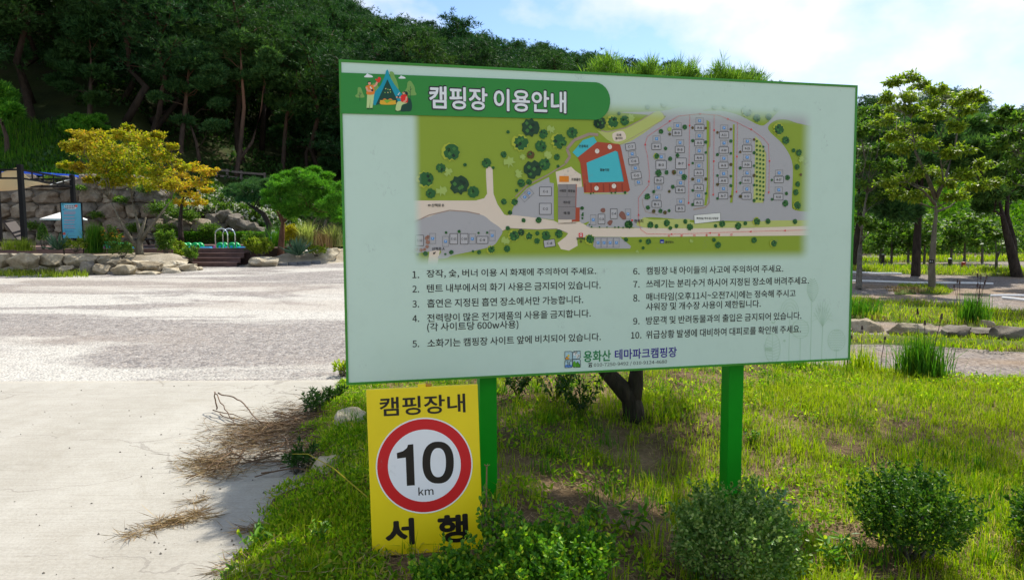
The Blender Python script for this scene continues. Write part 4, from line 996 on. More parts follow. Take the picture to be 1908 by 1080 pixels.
for x, ys in ((684, (498, 585, 735, 842, 918, 1012)), (772, (500, 595, 664, 842, 938)), (850, (530, 678, 818, 878, 972)), (940, (508, 588, 670, 745, 822, 886, 958)), (1003, (660, 768, 868, 958)), (1096, (577, 665, 752, 818, 882, 985))):
    for i, y in enumerate(ys): dtree(c2, x, y, 11 if i % 2 else 9, 'B' if i % 3 == 0 else 'M', 3.6)
for i in range(14):
    for j in range(3): 
        if i > 0 or j < 1: A.disc(*c2(1114 + j * 22, 588 + i * 29.5 + j * 4), 2.0, TM, 10, 8)
for x, y, r, k in ((735, 200, 36, 'L'), (778, 178, 22, 'D'), (828, 202, 26, 'L'), (880, 184, 15, 'M'), (935, 198, 29, 'M'), (1016, 188, 27, 'M'), (878, 232, 19, 'M'), (690, 282, 22, 'M'), (680, 230, 28, 'P'), (592, 287, 27, 'L'), (514, 303, 15, 'M'), (476, 297, 8, 'M'), (340, 303, 15, 'M'), (302, 315, 8, 'M'), (178, 312, 17, 'M'), (128, 318, 8, 'M'), (307, 180, 9, 'M'), (389, 173, 11, 'M'), (511, 182, 8, 'M'), (565, 180, 8, 'M'), (694, 152, 15, 'M'), (708, 55, 14, 'M'), (794, 103, 14, 'M'), (888, 102, 20, 'M'), (1212, 222, 31, 'L'), (1437, 224, 14, 'M'), (1454, 128, 26, 'M'), (1158, 26, 10, 'M'), (1164, 70, 8, 'M')): dtree(c3, x, y, r, k, 3.375)
for x, y, r, k in ((240, 132, 21, 'M'), (278, 140, 13, 'M'), (344, 120, 21, 'M'), (366, 152, 13, 'M'), (404, 138, 13, 'M'), (460, 110, 15, 'M'), (489, 145, 21, 'M'), (650, 138, 12, 'M'), (692, 125, 20, 'M'), (792, 138, 21, 'M'), (837, 122, 13, 'M'), (910, 110, 24, 'L'), (979, 108, 17, 'M'), (1149, 110, 16, 'M'), (228, 236, 18, 'M'), (178, 232, 10, 'M'), (195, 276, 10, 'M'), (158, 300, 11, 'P'), (498, 232, 13, 'P'), (640, 225, 13, 'M'), (666, 257, 20, 'M'), (892, 227, 18, 'M'), (1016, 247, 22, 'L')): dtree(c4, x, y, r, k, 3.3745)
for x, y, r in ((250, 668, 8), (270, 662, 6), (410, 662, 8), (440, 660, 8), (515, 660, 12), (184, 780, 14), (186, 858, 9), (190, 820, 7), (318, 927, 7), (257, 925, 7), (437, 928, 7), (465, 928, 8), (500, 930, 7), (545, 905, 32), (240, 908, 6), (375, 928, 6)): dtree(c5, x, y, r, 'M', 4.154)
for pts in ([(385, 905), (380, 890), (400, 872), (420, 880), (405, 912)], [(470, 835), (485, 805), (510, 815), (525, 860), (500, 868)], [(326, 800), (335, 782), (358, 782), (362, 805), (345, 815)]): A.smooth([c5(*p) for p in pts], alb(118, 82, 74), 8)
for x, y, r in ((100, 288, 14), (120, 285, 12), (150, 290, 12), (172, 285, 10), (188, 268, 12), (192, 240, 14), (186, 215, 14), (194, 205, 10)): A.disc(*c3(x, y), r / 3.375, alb(135, 104, 92), 8, 9, None, .2, x)
_f = lambda px, py: Art(pl).uvpx(px, py)
fade = (_f(766, 300)[0], _f(786, 300)[0], _f(1488, 350)[0], _f(1514, 350)[0], _f(1000, 468)[1], _f(1000, 494)[1], _f(1250, 192)[1], _f(1250, 226)[1])
A.build('camp_map', ink_mat('map_ink', fade=fade, paper=paper4, grime=.2), guide)
# --- the ten rules
A = Art(pl); TX = alb(33, 33, 36)
for n_, body, x0, x1, yt, yb in (("1.", "장작, 숯, 버너 이용 시 화재에 주의하여 주세요.", 795, 1110.5, 502.5, 518.5), ("2.", "텐트 내부에서의 화기 사용은 금지되어 있습니다.", 795.5, 1119, 529.5, 545), ("3.", "흡연은 지정된 흡연 장소에서만 가능합니다.", 796, 1086.5, 557, 573), ("4.", "전력량이 많은 전기제품의 사용을 금지합니다.", 796, 1100.5, 584.5, 600), ("", "(각 사이트당 600w사용)", 796, 966, 601.5, 619), ("5.", "소화기는 캠핑장 사이트 앞에 비치되어 있습니다.", 796.5, 1119.3, 631.5, 647),
        ("6.", "캠핑장 내 아이들의 사고에 주의하여 주세요.", 1204.3, 1459, 497, 511.5), ("7.", "쓰레기는 분리수거 하시어 지정된 장소에 버려주세요.", 1204, 1506.6, 521, 536), ("8.", "매너타임(오후11시~오전7시)에는 정숙해 주시고", 1204, 1482, 545.5, 562), ("", "샤워장 및 개수장 사용이 제한됩니다.", 1203.5, 1417, 564, 578.5), ("9.", "방문객 및 반려동물과의 출입은 금지되어 있습니다.", 1203.5, 1492.6, 589.5, 604.5), ("10.", "위급상황 발생에 대비하여 대피로를 확인해 주세요.", 1203.5, 1492, 615.6, 631)):
    A = Art(pl); A.text(body, x0, x1, yt, yb, TX, 1, .010)
    if n_:
        h_ = (yb - yt); A.text(n_, *((768.5, 781) if x0 < 1000 else ((1179.7, 1191.5) if n_ != "10." else (1175.6, 1195))), yt + h_ * .16, yb - h_ * .02, TX, 1, .012)
    A.build('rule_line', ink, guide)
# --- emblem, name and telephone line
A = Art(pl)
A.text("용화산", 1087.2, 1138, 653.3, 674.5, alb(0, 112, 60), 1, .02); A.text("테마파크캠핑장", 1145.4, 1260.8, 650.6, 669.8, alb(44, 30, 132), 1, .02)
A.text("010-7250-9492 / 010-9124-4680", 1106.5, 1242.5, 676, 684, alb(40, 42, 42), 1, .0)
tx, ty = 1099.8, 680.3; A.line([(tx - 3.6, ty - 3), (tx - 2.4, ty - 4), (tx + 2.4, ty - 4.2), (tx + 3.6, ty - 3.2)], 1.5, TX, 1); A.poly([(tx - 2.2, ty - 2), (tx + 2.2, ty - 2.2), (tx + 3.4, ty + 3), (tx - 3.4, ty + 3.3)], TX, 1); A.disc(tx, ty + .8, 1.1, MINT, 2, 8)
A.build('name_text', ink, guide)
A = Art(pl)
def kl(x, y): return (1040 + x / 7.95, 640 + y / 7.95)
SKY = alb(150, 190, 205); BK = alb(24, 26, 28)
cells = (((97, 114), (192, 112), (208, 128), (209, 230), (112, 234), (97, 216)), ((228, 110), (326, 105), (326, 204), (310, 222), (212, 228), (211, 126)), ((114, 238), (209, 232), (210, 330), (192, 350), (97, 354), (97, 254)), ((213, 232), (308, 226), (326, 242), (326, 345), (232, 348), (214, 334)))
for c in cells: A.poly([kl(*p) for p in c], SKY, 1); A.line([kl(*p) for p in c], .75, BK, 6, True)
A.disc(*kl(152, 176), 2.1, alb(225, 185, 20), 2, 14); A.poly([kl(100, 228), kl(128, 182), kl(142, 205), kl(150, 196), kl(165, 228)], alb(225, 145, 30), 3); A.line([kl(100, 228), kl(128, 182), kl(142, 205)], .5, BK, 4)
for i in range(7): A.disc(*kl(152 + 36 * math.cos(i * .7 - 1.6), 176 + 40 * math.sin(i * .7 - 1.6)), .4, BK, 4, 6)
for x, y, r in ((245, 150, 3), (262, 130, 2.2), (290, 180, 3.2), (308, 170, 2.4), (282, 200, 2)): A.disc(*kl(x, y), r, alb(205, 212, 216), 3, 12); A.disc(*kl(x + 6, y + 4), .7, BK, 4, 6)
A.line([kl(222, 135), kl(240, 120), kl(250, 132), kl(272, 116), kl(284, 128)], .9, BK, 4)
for y in (322, 334, 345): A.line([kl(100, y), kl(125, y - 7), kl(150, y), kl(175, y - 7), kl(204, y - 3)], 1.0, alb(30, 95, 190), 3)
A.line([kl(140, 325), kl(140, 262), kl(150, 250)], .8, BK, 4); A.line([kl(170, 322), kl(170, 262), kl(184, 250), kl(200, 258)], .8, BK, 4); A.line([kl(100, 262), kl(138, 262)], .7, BK, 4)
for y in (280, 295, 310): A.line([kl(140, y), kl(170, y)], .6, BK, 4)
A.smooth([kl(220, 340), kl(216, 290), kl(240, 252), kl(264, 290), kl(258, 335), kl(240, 345)], alb(75, 150, 40), 3); A.poly([kl(258, 296), kl(285, 262), kl(326, 318), kl(326, 343), kl(262, 345)], alb(60, 135, 30), 2); A.line([kl(258, 296), kl(285, 262), kl(326, 318)], .5, BK, 4)
A.build('emblem', ink, guide)
# --- faint drawn trees in the lower right corner
A = Art(pl); FT = alb(142, 177, 163, 1.0)
def tl_(pts, w_=.8): A.line([c4(*p) for p in pts], w_, FT, 1)
def ov(cx, cy, rx, ry, n=24): return [(cx + rx * math.cos(2 * math.pi * i / n), cy + ry * math.sin(2 * math.pi * i / n)) for i in range(n + 1)]
tl_([(1257, 600), (1248, 980)]); tl_([(1325, 770), (1318, 975)]); tl_([(1412, 915), (1410, 970)]); tl_([(1185, 840), (1182, 990)]); tl_([(1118, 690), (1112, 1000)])
for i in range(11):
    y = 470 + i * 13; wd = 34 * math.sin(math.pi * (i + 1.5) / 13)
    tl_([(1262, y + 12), (1262 - wd, y), (1262, y + 12), (1262 + wd, y)], .7)
    A.disc(*c4(1262 - wd, y), 1.0, FT, 1, 6); A.disc(*c4(1262 + wd, y), 1.0, FT, 1, 6)
for a in np.linspace(-1.1, 1.1, 9): tl_([(1325, 770), (1325 + 62 * math.sin(a), 770 - 30 - 130 * math.cos(a))], .7); tl_([(1325 + 36 * math.sin(a), 752 - 76 * math.cos(a)), (1325 + 70 * math.sin(a * 1.25), 760 - 112 * math.cos(a * 1.25))], .6)
tl_(ov(1412, 855, 54, 68), .8)
for i in range(9): tl_([(1412 - 50 * math.sin(math.pi * (i + 1) / 10) + k * 10 * math.sin(math.pi * (i + 1) / 10), 795 + i * 15 + (3 if k % 2 else -3)) for k in range(11)], .7)
tl_(ov(1185, 785, 54, 58), .7)
for i in range(6): tl_([(1136, 745 + i * 17), (1236, 742 + i * 17)], .6)
for q in (58, 44, 30, 16): tl_([(1118 + q * math.cos(a), 690 - 6 - q * 1.5 * math.sin(a)) for a in np.linspace(0, math.pi, 12)], .6)
tl_(ov(1010, 905, 48, 92), .8); tl_([(1010, 815), (1008, 1000)], .6)
for i in range(7): tl_([(970, 850 + i * 20), (1008, 866 + i * 18)], .7); tl_([(1052, 850 + i * 20), (1010, 872 + i * 18)], .7)
A.poly([c4(*p) for p in ((962, 898), (1006, 902), (1006, 926), (962, 922))], FT, 1); A.poly([c4(*p) for p in ((1000, 735), (1016, 742), (1030, 730), (1022, 750), (1010, 752))], FT, 1); A.poly([c4(*p) for p in ((1074, 858), (1084, 850), (1094, 856), (1088, 868))], FT, 1)
A.build('tree_drawing', ink, guide)

# ------------------------------------------------------------------ the yellow slow-down sign
PY = plane_from([(682, 726), (890, 716), (900, 1022), (693, 1036.5)], 3.02)
pl = PY; W_, H_ = pl['W'], pl['H']
yb_ = P(795, 1056, 3.06); slow = empty('speed_sign', (yb_[0], yb_[1], SL * yb_[1] + .05), 'yellow speed sign with a red ringed 10 on a short post below the board', 'sign')
M['yellow_panel'] = mat_plain('yellow_panel', alb(240, 190, 6) + (1,), .4, var=.05, vscale=4)
slab(MB(), pl, 0, W_, 0, H_, -.03, 0).build('panel', M['yellow_panel'], slow, bevel=.003)
mb = MB(); c_ = onplane(pl, W_ * .52, H_ * .5, -.055); mb.box((c_[0], c_[1], (SL * c_[1] - .25 + onplane(pl, 0, -.015)[2]) / 2), (.042, .042, onplane(pl, 0, -.015)[2] - SL * c_[1] + .25)); mb.build('post', M['yellow_post'], slow, bevel=.004)
mb = MB(); slab(mb, pl, W_ * .46, W_ * .53, -.014, .0, -.03, -.004); mb.build('clip', M['yellow_panel'], slow)
A = Art(pl)
def q6(x, y): return (660 + x / 2.77, 690 + y / 2.77)
for rr, c, L in ((247, alb(212, 214, 218), 1), (240, alb(172, 22, 28), 2), (186, alb(206, 214, 226), 3)):
    cc = A.uvpx(*q6(363, 489)); rv = abs(A.uvpx(*q6(363, 489 + rr))[1] - cc[1]); A.polyuv([cc + rv * np.array([math.cos(a), math.sin(a)]) for a in np.linspace(0, 2 * math.pi, 64, endpoint=False)], c, L)
A.build('speed_disc', ink, slow)
A = Art(pl); BKK = alb(24, 22, 18)
A.text("캠핑장내", q6(133, 0)[0], q6(576, 0)[0], q6(0, 139)[1], q6(0, 237)[1], BKK, 1, .018); A.build('heading', ink, slow); A = Art(pl)
A.text("서", q6(163, 0)[0], q6(314, 0)[0], q6(0, 766)[1], q6(0, 905)[1], BKK, 1, .042); A.text("행", q6(434, 0)[0], q6(592, 0)[0], q6(0, 745)[1], q6(0, 892)[1], BKK, 1, .042); A.build('slow_text', ink, slow); A = Art(pl)
A.poly([q6(*p) for p in ((220, 424), (252, 414), (272, 398), (278, 381), (305, 378), (313, 590), (272, 593), (266, 447), (222, 453))], BKK, 4)
def ell(cx, cy, rx, ry, p=2.35, n=40):
    o_ = []
    for i in range(n):
        a = 2 * math.pi * i / n; c, s = math.cos(a), math.sin(a); o_.append(q6(cx + rx * math.copysign(abs(c) ** (2 / p), c), cy + ry * math.copysign(abs(s) ** (2 / p), s)))
    return o_
A.poly(ell(433, 473, 81, 108), BKK, 4); A.poly(ell(433, 473, 40, 75), alb(206, 214, 226), 5)
A.build('numeral', ink, slow); A = Art(pl)
A.text("km", q6(332, 0)[0], q6(410, 0)[0], q6(0, 601)[1], q6(0, 643)[1], BKK, 4, .01)
A.build('unit_text', ink, slow)
# ------------------------------------------------------------------ garden beds and pool deck (left)
DZ = 1.11
DY0 = 24.2
BE = np.array([.1, .75])
bed1 = np.array([G(-90, 516)[:2] + BE, G(0, 511)[:2] + BE, G(120, 510)[:2] + BE, G(250, 510)[:2] + BE, G(330, 506)[:2] + BE, G(362, 502)[:2] + BE * .6, [-10.95, 23.4], [-10.95, 24.45], [-30, 24.45]])
def bed_z(poly, top):
    def f(X, Y):
        d = sdist(poly, X, Y); return base_z(Y) - .05 + (top - base_z(Y) + .02) * np.clip((d + .08) / .75, 0, 1) ** .8 + (fnoise(X, Y, 1.1, 4) - .5) * .10 * np.clip(d, 0, 1)
    return f
grid_obj('garden_bed', np.arange(-27, -10.5, .16), np.arange(18.6, 24.5, .16), bed_z(bed1, .98), M['sandy'], mask=lambda X, Y: sdist(bed1, X, Y) > -.2)
bed2 = np.array([G(465, 497)[:2], G(520, 494)[:2], G(600, 491)[:2], G(640, 488)[:2], G(800, 484)[:2], [-2.5, 34], [-8.9, 35], [-8.9, 24.3], [-9.2, 23.4]])
grid_obj('planted_bed', np.arange(-9.4, 0, .2), np.arange(22.5, 35.5, .2), bed_z(bed2, .92), M['sandy'], mask=lambda X, Y: sdist(bed2, X, Y) > -.25)

deck = empty('pool_deck', (-11, DY0, SL * DY0), 'brown timber pool deck with three broad steps down to the gravel', 'deck')
X0, X1, DB = -28.0, -8.95, 34.6; hx0, hx1, hy0, hy1 = -18.2, -9.9, 24.75, 31.4
mb = MB()
for x0, x1, y0, y1 in ((X0, X1, DY0, hy0), (X0, X1, hy1, DB), (X0, hx0, hy0, hy1), (hx1, X1, hy0, hy1)): mb.box(((x0 + x1) / 2, (y0 + y1) / 2, DZ - .02), (x1 - x0, y1 - y0, .04))
mb.build('floor_boards', M['deck'], deck)
mb = MB(); mb.box(((X0 + X1) / 2, DY0 - .012, DZ - .09), (X1 - X0, .024, .13)); mb.box(((X0 + X1) / 2, DY0 + .1, (DZ - .16 + .4) / 2), (X1 - X0 - .1, .03, DZ - .16 - .4)); mb.build('fascia', M['deck_riser'], deck)
for i in range(3):
    z = DZ - .15 * (i + 1); y = DY0 - .33 * (i + 1); xl = -11.35 + .16 * i
    mb = MB(); mb.box(((xl - 9.33) / 2, y + .165, z - .018), (abs(xl + 9.33), .35, .036)); st_ = mb.build('step', M['deck'], deck, bevel=.004); mb = MB(); mb.box(((xl - 9.33) / 2, y + .03, z - .095), (abs(xl + 9.33) - .03, .02, .115)); mb.build('riser', M['deck_riser'], st_)
mb = MB()
for x, y, a, b in ((hx0, (hy0 + hy1) / 2, .05, hy1 - hy0), (hx1, (hy0 + hy1) / 2, .05, hy1 - hy0)): mb.box((x, y, .72), (a, b, .69))
for y in (hy0, hy1): mb.box(((hx0 + hx1) / 2, y, .72), (hx1 - hx0 - .06, .05, .69))
mb.build('pool_wall', M['deck_riser'], deck)
mt, n, o_ = new_mat('pool_water'); b = NB(n); nr = b.bump(b.noise(b.coords(), 3, 3), .25, .03); b.link(b.principled((.03, .22, .28, 1), .06, nr, .5), o_.inputs[0]); M['water'] = mt
mb = MB(); mb.box(((hx0 + hx1) / 2, (hy0 + hy1) / 2, .85), (hx1 - hx0 - .05, hy1 - hy0 - .05, .3)); tag(mb.build('pool_water', M['water']), kind='structure')

def pool_toy(px, Y, label, back=False, s=1.0):
    c = P(px, 458, Y); c[2] = 1.0; root = empty('pool_float', c, label, 'pool toy', 'wheeled floats in the pool')
    for sx, sy in ((-.32, -.16), (.12, -.16), (-.32, .2), (.12, .2)):
        mb = MB(); q = Matrix.Rotation(R(90), 3, 'X') @ Matrix.Rotation(0, 3, 'Z')
        mb.lathe([(.05, -.05), (.15, -.06), (.165, -.03), (.165, .03), (.15, .06), (.05, .05)], (c[0] + sx * s, c[1] + sy, 1.14), 20, q)
        for k in range(6):
            a = k * math.pi / 3; mb.box((c[0] + sx * s + .11 * math.cos(a), c[1] + sy, 1.14 + .11 * math.sin(a)), (.03, .14, .03))
        wh = mb.build('wheel', M['toy_green'], root, smooth=False); mb = MB(); mb.lathe([(.03, -.09), (.045, -.08), (.045, .08), (.03, .09)], (c[0] + sx * s, c[1] + sy, 1.14), 12, q); mb.build('hub', M['toy_blue'], wh)
    mb = MB(); mb.box((c[0] + .1 * s, c[1] + .02, 1.08), (1.05 * s, .26, .12)); mb.build('float_bar', M['toy_blue'], root, bevel=.02)
    mb = MB(); mb.box((c[0] - .48 * s, c[1], 1.12), (.3, .18, .1)); mb.build('seat', M['toy_pink'], root, bevel=.02)
    return root
pool_toy(226, 26.2, 'green wheeled pool float behind the autumn maple trunk')
pool_toy(362, 25.9, 'green wheeled pool float with a blue bar, left of the chrome ladder')
pool_toy(430, 25.9, 'green wheeled pool float behind the chrome ladder')
pool_toy(203, 30.6, 'small far green wheeled pool float near the orange flowers')

def ladder(px0, px1, Y, ztop, dep, label):
    a = P(px0, 460, Y); b = P(px1, 460, Y); root = empty('pool_ladder', ((a[0] + b[0]) / 2, Y, DZ), label, 'pool ladder')
    for k in range(2):
        y = Y + k * dep; r = (b[0] - a[0]) / 2; cx = (a[0] + b[0]) / 2 + k * .06
        pts = [(cx - r, y, DZ - .1), (cx - r, y, ztop - r)] + [(cx - r * math.cos(t), y, ztop - r + r * math.sin(t)) for t in np.linspace(.2, math.pi - .2, 9)] + [(cx + r, y, ztop - r), (cx + r, y, .8)]
        mb = MB(); mb.tube(pts, .021, 8); mb.build('rail', M['chrome'], root, smooth=True)
    mb = MB()
    for z in (1.03, .85): mb.box((cx + r, Y + dep / 2, z), (.06, dep, .025))
    mb.build('tread', M['chrome'], root); return root
ladder(402, 425, 24.5, float(P(0, 427, 24.5)[2]), .5, 'chrome pool ladder arching up at the top of the deck steps')
ladder(496, 508, 31.0, float(P(0, 433, 31.0)[2]), .5, 'far chrome pool ladder behind the leaning pine')

def picnic_table(px, Y):
    c = P(px, 450, Y); c[2] = DZ; root = empty('picnic_table', c, 'dark brown picnic table on the deck behind the maple', 'picnic table')
    mb = MB()
    for i in range(4): mb.box((c[0], c[1] - .3 + i * .2, DZ + .52), (1.5, .18, .05))
    mb.build('tabletop', M['dark_brown'], root)
    for s in (-1, 1):
        mb = MB(); mb.box((c[0], c[1] + s * .72, DZ + .3), (1.5, .26, .05)); mb.build('bench', M['dark_brown'], root)
    for s in (-1, 1):
        mb = MB(); x = c[0] + s * .55
        mb.bar((x, c[1] - .62, DZ), (x, c[1] - .15, DZ + .5), .09); mb.bar((x, c[1] + .62, DZ), (x, c[1] + .15, DZ + .5), .09); mb.box((x + .07, c[1], DZ + .24), (.05, 1.6, .07)); mb.build('leg', M['dark_brown'], root)
picnic_table(287, 32.5)
# pergola
pg = empty('pergola', (-17.6, 24.4, DZ), 'black steel pergola with lattice beams on the deck', 'pergola')
A_, B_, C_, D_ = (-17.4, 24.5), (-18.25, 28.7), (-21.4, 28.7), (-20.9, 24.5)
ZT = 3.97
for i, (x, y) in enumerate((A_, B_, C_, D_)):
    mb = MB(); mb.box((x, y, (DZ + ZT + .12) / 2), (.15, .15, ZT + .12 - DZ)); po_ = mb.build('post', M['black_metal'], pg, bevel=.006); mb = MB(); mb.box((x, y, DZ + .02), (.24, .24, .03)); mb.build('base_plate', M['black_metal'], po_)
def lattice(a, b, n):
    mb = MB(); zt, zb = ZT - .06, ZT - .36
    for z in (zt, zb): mb.bar((a[0], a[1], z), (b[0], b[1], z), .05, .06)
    for i in range(1, n):
        t = i / n; x, y = a[0] + (b[0] - a[0]) * t, a[1] + (b[1] - a[1]) * t; mb.bar((x, y, zb + .03), (x, y, zt - .03), .035)
    return mb
for a, b in ((A_, B_), (B_, C_), (C_, D_), (D_, A_)): lattice(a, b, 5).build('lattice_beam', M['black_metal'], pg)
# shade sail
sail = empty('shade_sail', (-19.3, 26.4, 3.5), 'cream shade sail slung inside the black pergola', 'shade sail')
cs = [np.array([-17.55, 24.65, 4.02]), np.array([-18.65, 27.9, 3.62]), np.array([-21.2, 28.4, 3.9]), np.array([-20.75, 24.7, 3.35])]
nU = 18; Vs = []
for j in range(nU + 1):
    for i in range(nU + 1):
        u, v = i / nU, j / nU; p = (cs[0] * (1 - u) + cs[3] * u) * (1 - v) + (cs[1] * (1 - u) + cs[2] * u) * v
        ctr = sum(cs) / 4; pull = .16 * (math.sin(math.pi * u) + math.sin(math.pi * v) - math.sin(math.pi * u) * math.sin(math.pi * v)); e = 4 * max(abs(u - .5), abs(v - .5)) ** 2
        p = p + (ctr - p) * pull * .9 * e * np.array([1, 1, .25]); p[2] -= .42 * math.sin(math.pi * u) * math.sin(math.pi * v) + .18 * (math.sin(math.pi * u) * abs(v - .5) + math.sin(math.pi * v) * abs(u - .5))
        Vs.append(p)
Fs = [(j * (nU + 1) + i, j * (nU + 1) + i + 1, (j + 1) * (nU + 1) + i + 1, (j + 1) * (nU + 1) + i) for j in range(nU) for i in range(nU)]
o = np_mesh('cloth', Vs, Fs, M['cream_fabric'], sail, True)
md = o.modifiers.new('thick', 'SOLIDIFY'); md.thickness = .006
for c_, pst in zip(cs, (A_, B_, C_, D_)): mb = MB(); mb.tube([c_, (pst[0], pst[1], ZT - .05)], .012, 6); mb.build('rope', M['white_fabric'], sail)
# lounger below the sail
lo = P(38, 455, 26.2); lo[2] = DZ; lg = empty('sun_lounger', lo, 'dark brown sun lounger with raised back under the pergola', 'sun lounger')
mb = MB(); mb.box((lo[0] - .55, lo[1], DZ + .3), (1.3, .62, .05)); mb.build('seat', M['dark_brown'], lg)
mb = MB(); mb.bar((lo[0] + .12, lo[1], DZ + .3), (lo[0] - .38, lo[1] + .0, DZ + 1.02), .62, .05); mb.build('backrest', M['dark_brown'], lg)
for sx in (-1.1, .05):
    for sy in (-.26, .26):
        mb = MB(); mb.tube([(lo[0] + sx, lo[1] + sy, DZ), (lo[0] + sx, lo[1] + sy, DZ + .29)], .025, 8); mb.build('leg', M['black_metal'], lg)
# white parasol
pc = P(122, 455, 27.6); pc[2] = DZ; pr = empty('parasol', pc, 'small white parasol half hidden by the blue notice board', 'parasol')
zr = float(P(0, 408, 27.6)[2]); mb = MB(); n = 8; rr = .82
top = (pc[0], pc[1], zr + .30); ring = [(pc[0] + rr * math.cos(2 * math.pi * i / n), pc[1] + rr * math.sin(2 * math.pi * i / n), zr) for i in range(n)]
mb.add([top] + ring + [(p[0], p[1], p[2] - .05) for p in ring], [(0, i + 1, (i + 1) % n + 1) for i in range(n)] + [(i + 1, i + 1 + n, (i + 1) % n + 1 + n, (i + 1) % n + 1) for i in range(n)]); mb.build('canopy', M['white_fabric'], pr)
mb = MB(); mb.tube([(pc[0], pc[1], DZ), (pc[0], pc[1], zr + .28)], .02, 8); mb.build('pole', M['white_fabric'], pr); mb = MB(); mb.lathe([(.02, .08), (.2, .06), (.24, 0)][::-1], pc, 20); mb.build('base', M['dark_brown'], pr)

# blue notice board
_tl = P(113.5, 378.5, 22.9); NP = dict(O=_tl, ex=np.array([.995, .0995, 0]), ey=np.array([0, 0, -1.0]), n=np.array([.0995, -.995, 0]), W=35 * mpp(22.9) * .99, H=64.5 * mpp(22.9), mpp=mpp(22.9)); pl = NP; W_, H_ = pl['W'], pl['H']
nb = empty('notice_board', onplane(pl, W_ / 2, H_ + .1), 'tall blue notice board with lines of small print in a black frame beside the pergola', 'notice board')
slab(MB(), pl, 0, W_, 0, H_, -.03, 0).build('panel', M['toy_blue'], nb)
M['notice_blue'] = mat_plain('notice_blue', (.08, .36, .50, 1), .4, var=.06); nb.children[0].data.materials[0] = M['notice_blue']
mb = MB(); f = .028; slab(mb, pl, -f, W_ + f, -f, 0, -.04, .01); slab(mb, pl, -f, W_ + f, H_, H_ + f, -.04, .01); slab(mb, pl, -f, 0, 0, H_, -.04, .01); slab(mb, pl, W_, W_ + f, 0, H_, -.04, .01); mb.build('frame', M['black_metal'], nb)
mb = MB()
for u in (0, W_): 
    mb = MB(); p = onplane(pl, u, H_, -.02); mb.tube([(p[0], p[1], p[2] - .03), (p[0], p[1], .85)], .02, 6); mb.build('leg', M['black_metal'], nb)
A = Art(pl); rn = random.Random(4)
def nn_(x, y): return (x / 5.4, 280 + y / 5.4)
A.smooth([nn_(*p) for p in ((650, 555), (690, 548), (745, 552), (765, 570), (760, 590), (700, 595), (655, 580))], (.5, .55, .6), 1)
for i in range(6): A.rect(*nn_(662 + i * 17, 562), 2.0, 2.6, (.05, .08, .12), 2); A.rect(*nn_(664 + i * 16, 582), 2.0, 2.4, (.05, .08, .12), 2)
A.disc(*nn_(767, 560), 2.8, (.62, .12, .08), 3, 14); A.disc(*nn_(646, 838), 2.8, (.5, .1, .08), 2, 14); A.disc(*nn_(640, 597), 1.6, (.1, .1, .3), 2, 8); A.disc(*nn_(630, 545), 2.4, (.02, .22, .3), 1, 9, None, .4)
for i, (y, c) in enumerate(((615, 0), (628, 1), (640, 0), (655, 2), (670, 1), (684, 2), (700, 1), (712, 0), (730, 1), (748, 2), (760, 1), (778, 1), (790, 2))):
    x = 645
    while x < 765 - rn.random() * 30:
        q = rn.uniform(6, 18); A.line([nn_(x, y), nn_(x + q, y)], .8, ((.5, .1, .16), (.6, .12, .16), (.1, .2, .3))[c], 1); x += q + 4
for y in (808, 820): A.line([nn_(655, y), nn_(745, y)], 1.0, (.03, .08, .35), 1, dash=2.2)
A.line([nn_(690, 862), nn_(760, 860)], .9, (.08, .12, .2), 1, dash=2.5)
A.build('small_print', ink, nb)

# ------------------------------------------------------------------ boulder wall behind the pool
def wall_top(px): return float(np.interp(px, [-200, 0, 150, 250, 285, 300, 345, 385, 405, 440], [330, 330, 326, 330, 350, 388, 405, 412, 424, 440]))
WY = 35.2
wl = empty('boulder_wall', P(200, 447, WY), 'high grey retaining wall of stacked boulders behind the pool', 'wall')
rng = np.random.default_rng(5); nb_ = 0
zr_ = DZ - .1; row = 0
while zr_ < 4.6 and nb_ < 98:
    hgt = rng.uniform(.66, .86) if row else .75; x = P(-42, 440, WY)[0] + rng.uniform(0, .8)
    while x < P(408, 440, WY)[0] and nb_ < 98:
        wd = rng.uniform(.8, 1.55); px = PX(x + wd / 2, WY); zt = float(P(0, wall_top(px), WY)[2])
        if zr_ + hgt * .55 < zt:
            hh = hgt * rng.uniform(.86, 1.14); rock('boulder', int(rng.integers(0, 8)), (x + wd / 2, WY + .35 + .06 * row + rng.uniform(-.1, .1), zr_ + hh / 2), (wd * 1.04, 1.0, hh * 1.06), M['rock_wall'] if rng.random() < .8 else M['rock_grey'], rz=rng.uniform(-.14, .14), parent=wl, lib=BLOCKS); nb_ += 1
        x += wd * .99
    zr_ += hgt * .97; row += 1
mb = MB(); xs = np.linspace(P(-60, 440, WY)[0], P(420, 440, WY)[0], 40)
V = []
for x in xs:
    zt = float(P(0, wall_top(PX(x, WY)) + 14, WY)[2]); V += [(x, WY + .42, .4), (x, WY + .42, max(.5, zt)), (x, WY + 1.3, max(.5, zt))]
mb.add(V, [q for i in range(39) for q in ((i * 3, i * 3 + 3, i * 3 + 4, i * 3 + 1), (i * 3 + 1, i * 3 + 4, i * 3 + 5, i * 3 + 2))]); mb.build('mortar', M['mortar'], wl)
w2 = empty('rubble_wall', P(440, 425, 36.2), 'low rubble wall at the foot of the white flowering slope', 'wall')
for i, (px, py, wp, hp) in enumerate(((398, 412, 30, 26), (418, 404, 26, 24), (436, 412, 28, 26), (452, 420, 24, 22), (470, 424, 22, 18), (410, 426, 26, 20), (430, 432, 26, 16), (488, 430, 20, 14), (505, 434, 20, 12))):
    c = P(px, py, 36.0); rock('boulder', i, c, (wp * mpp(36) * 1.1, .8, hp * mpp(36) * 1.15), M['rock_grey'], parent=w2, rz=rng.uniform(-.3, .3))
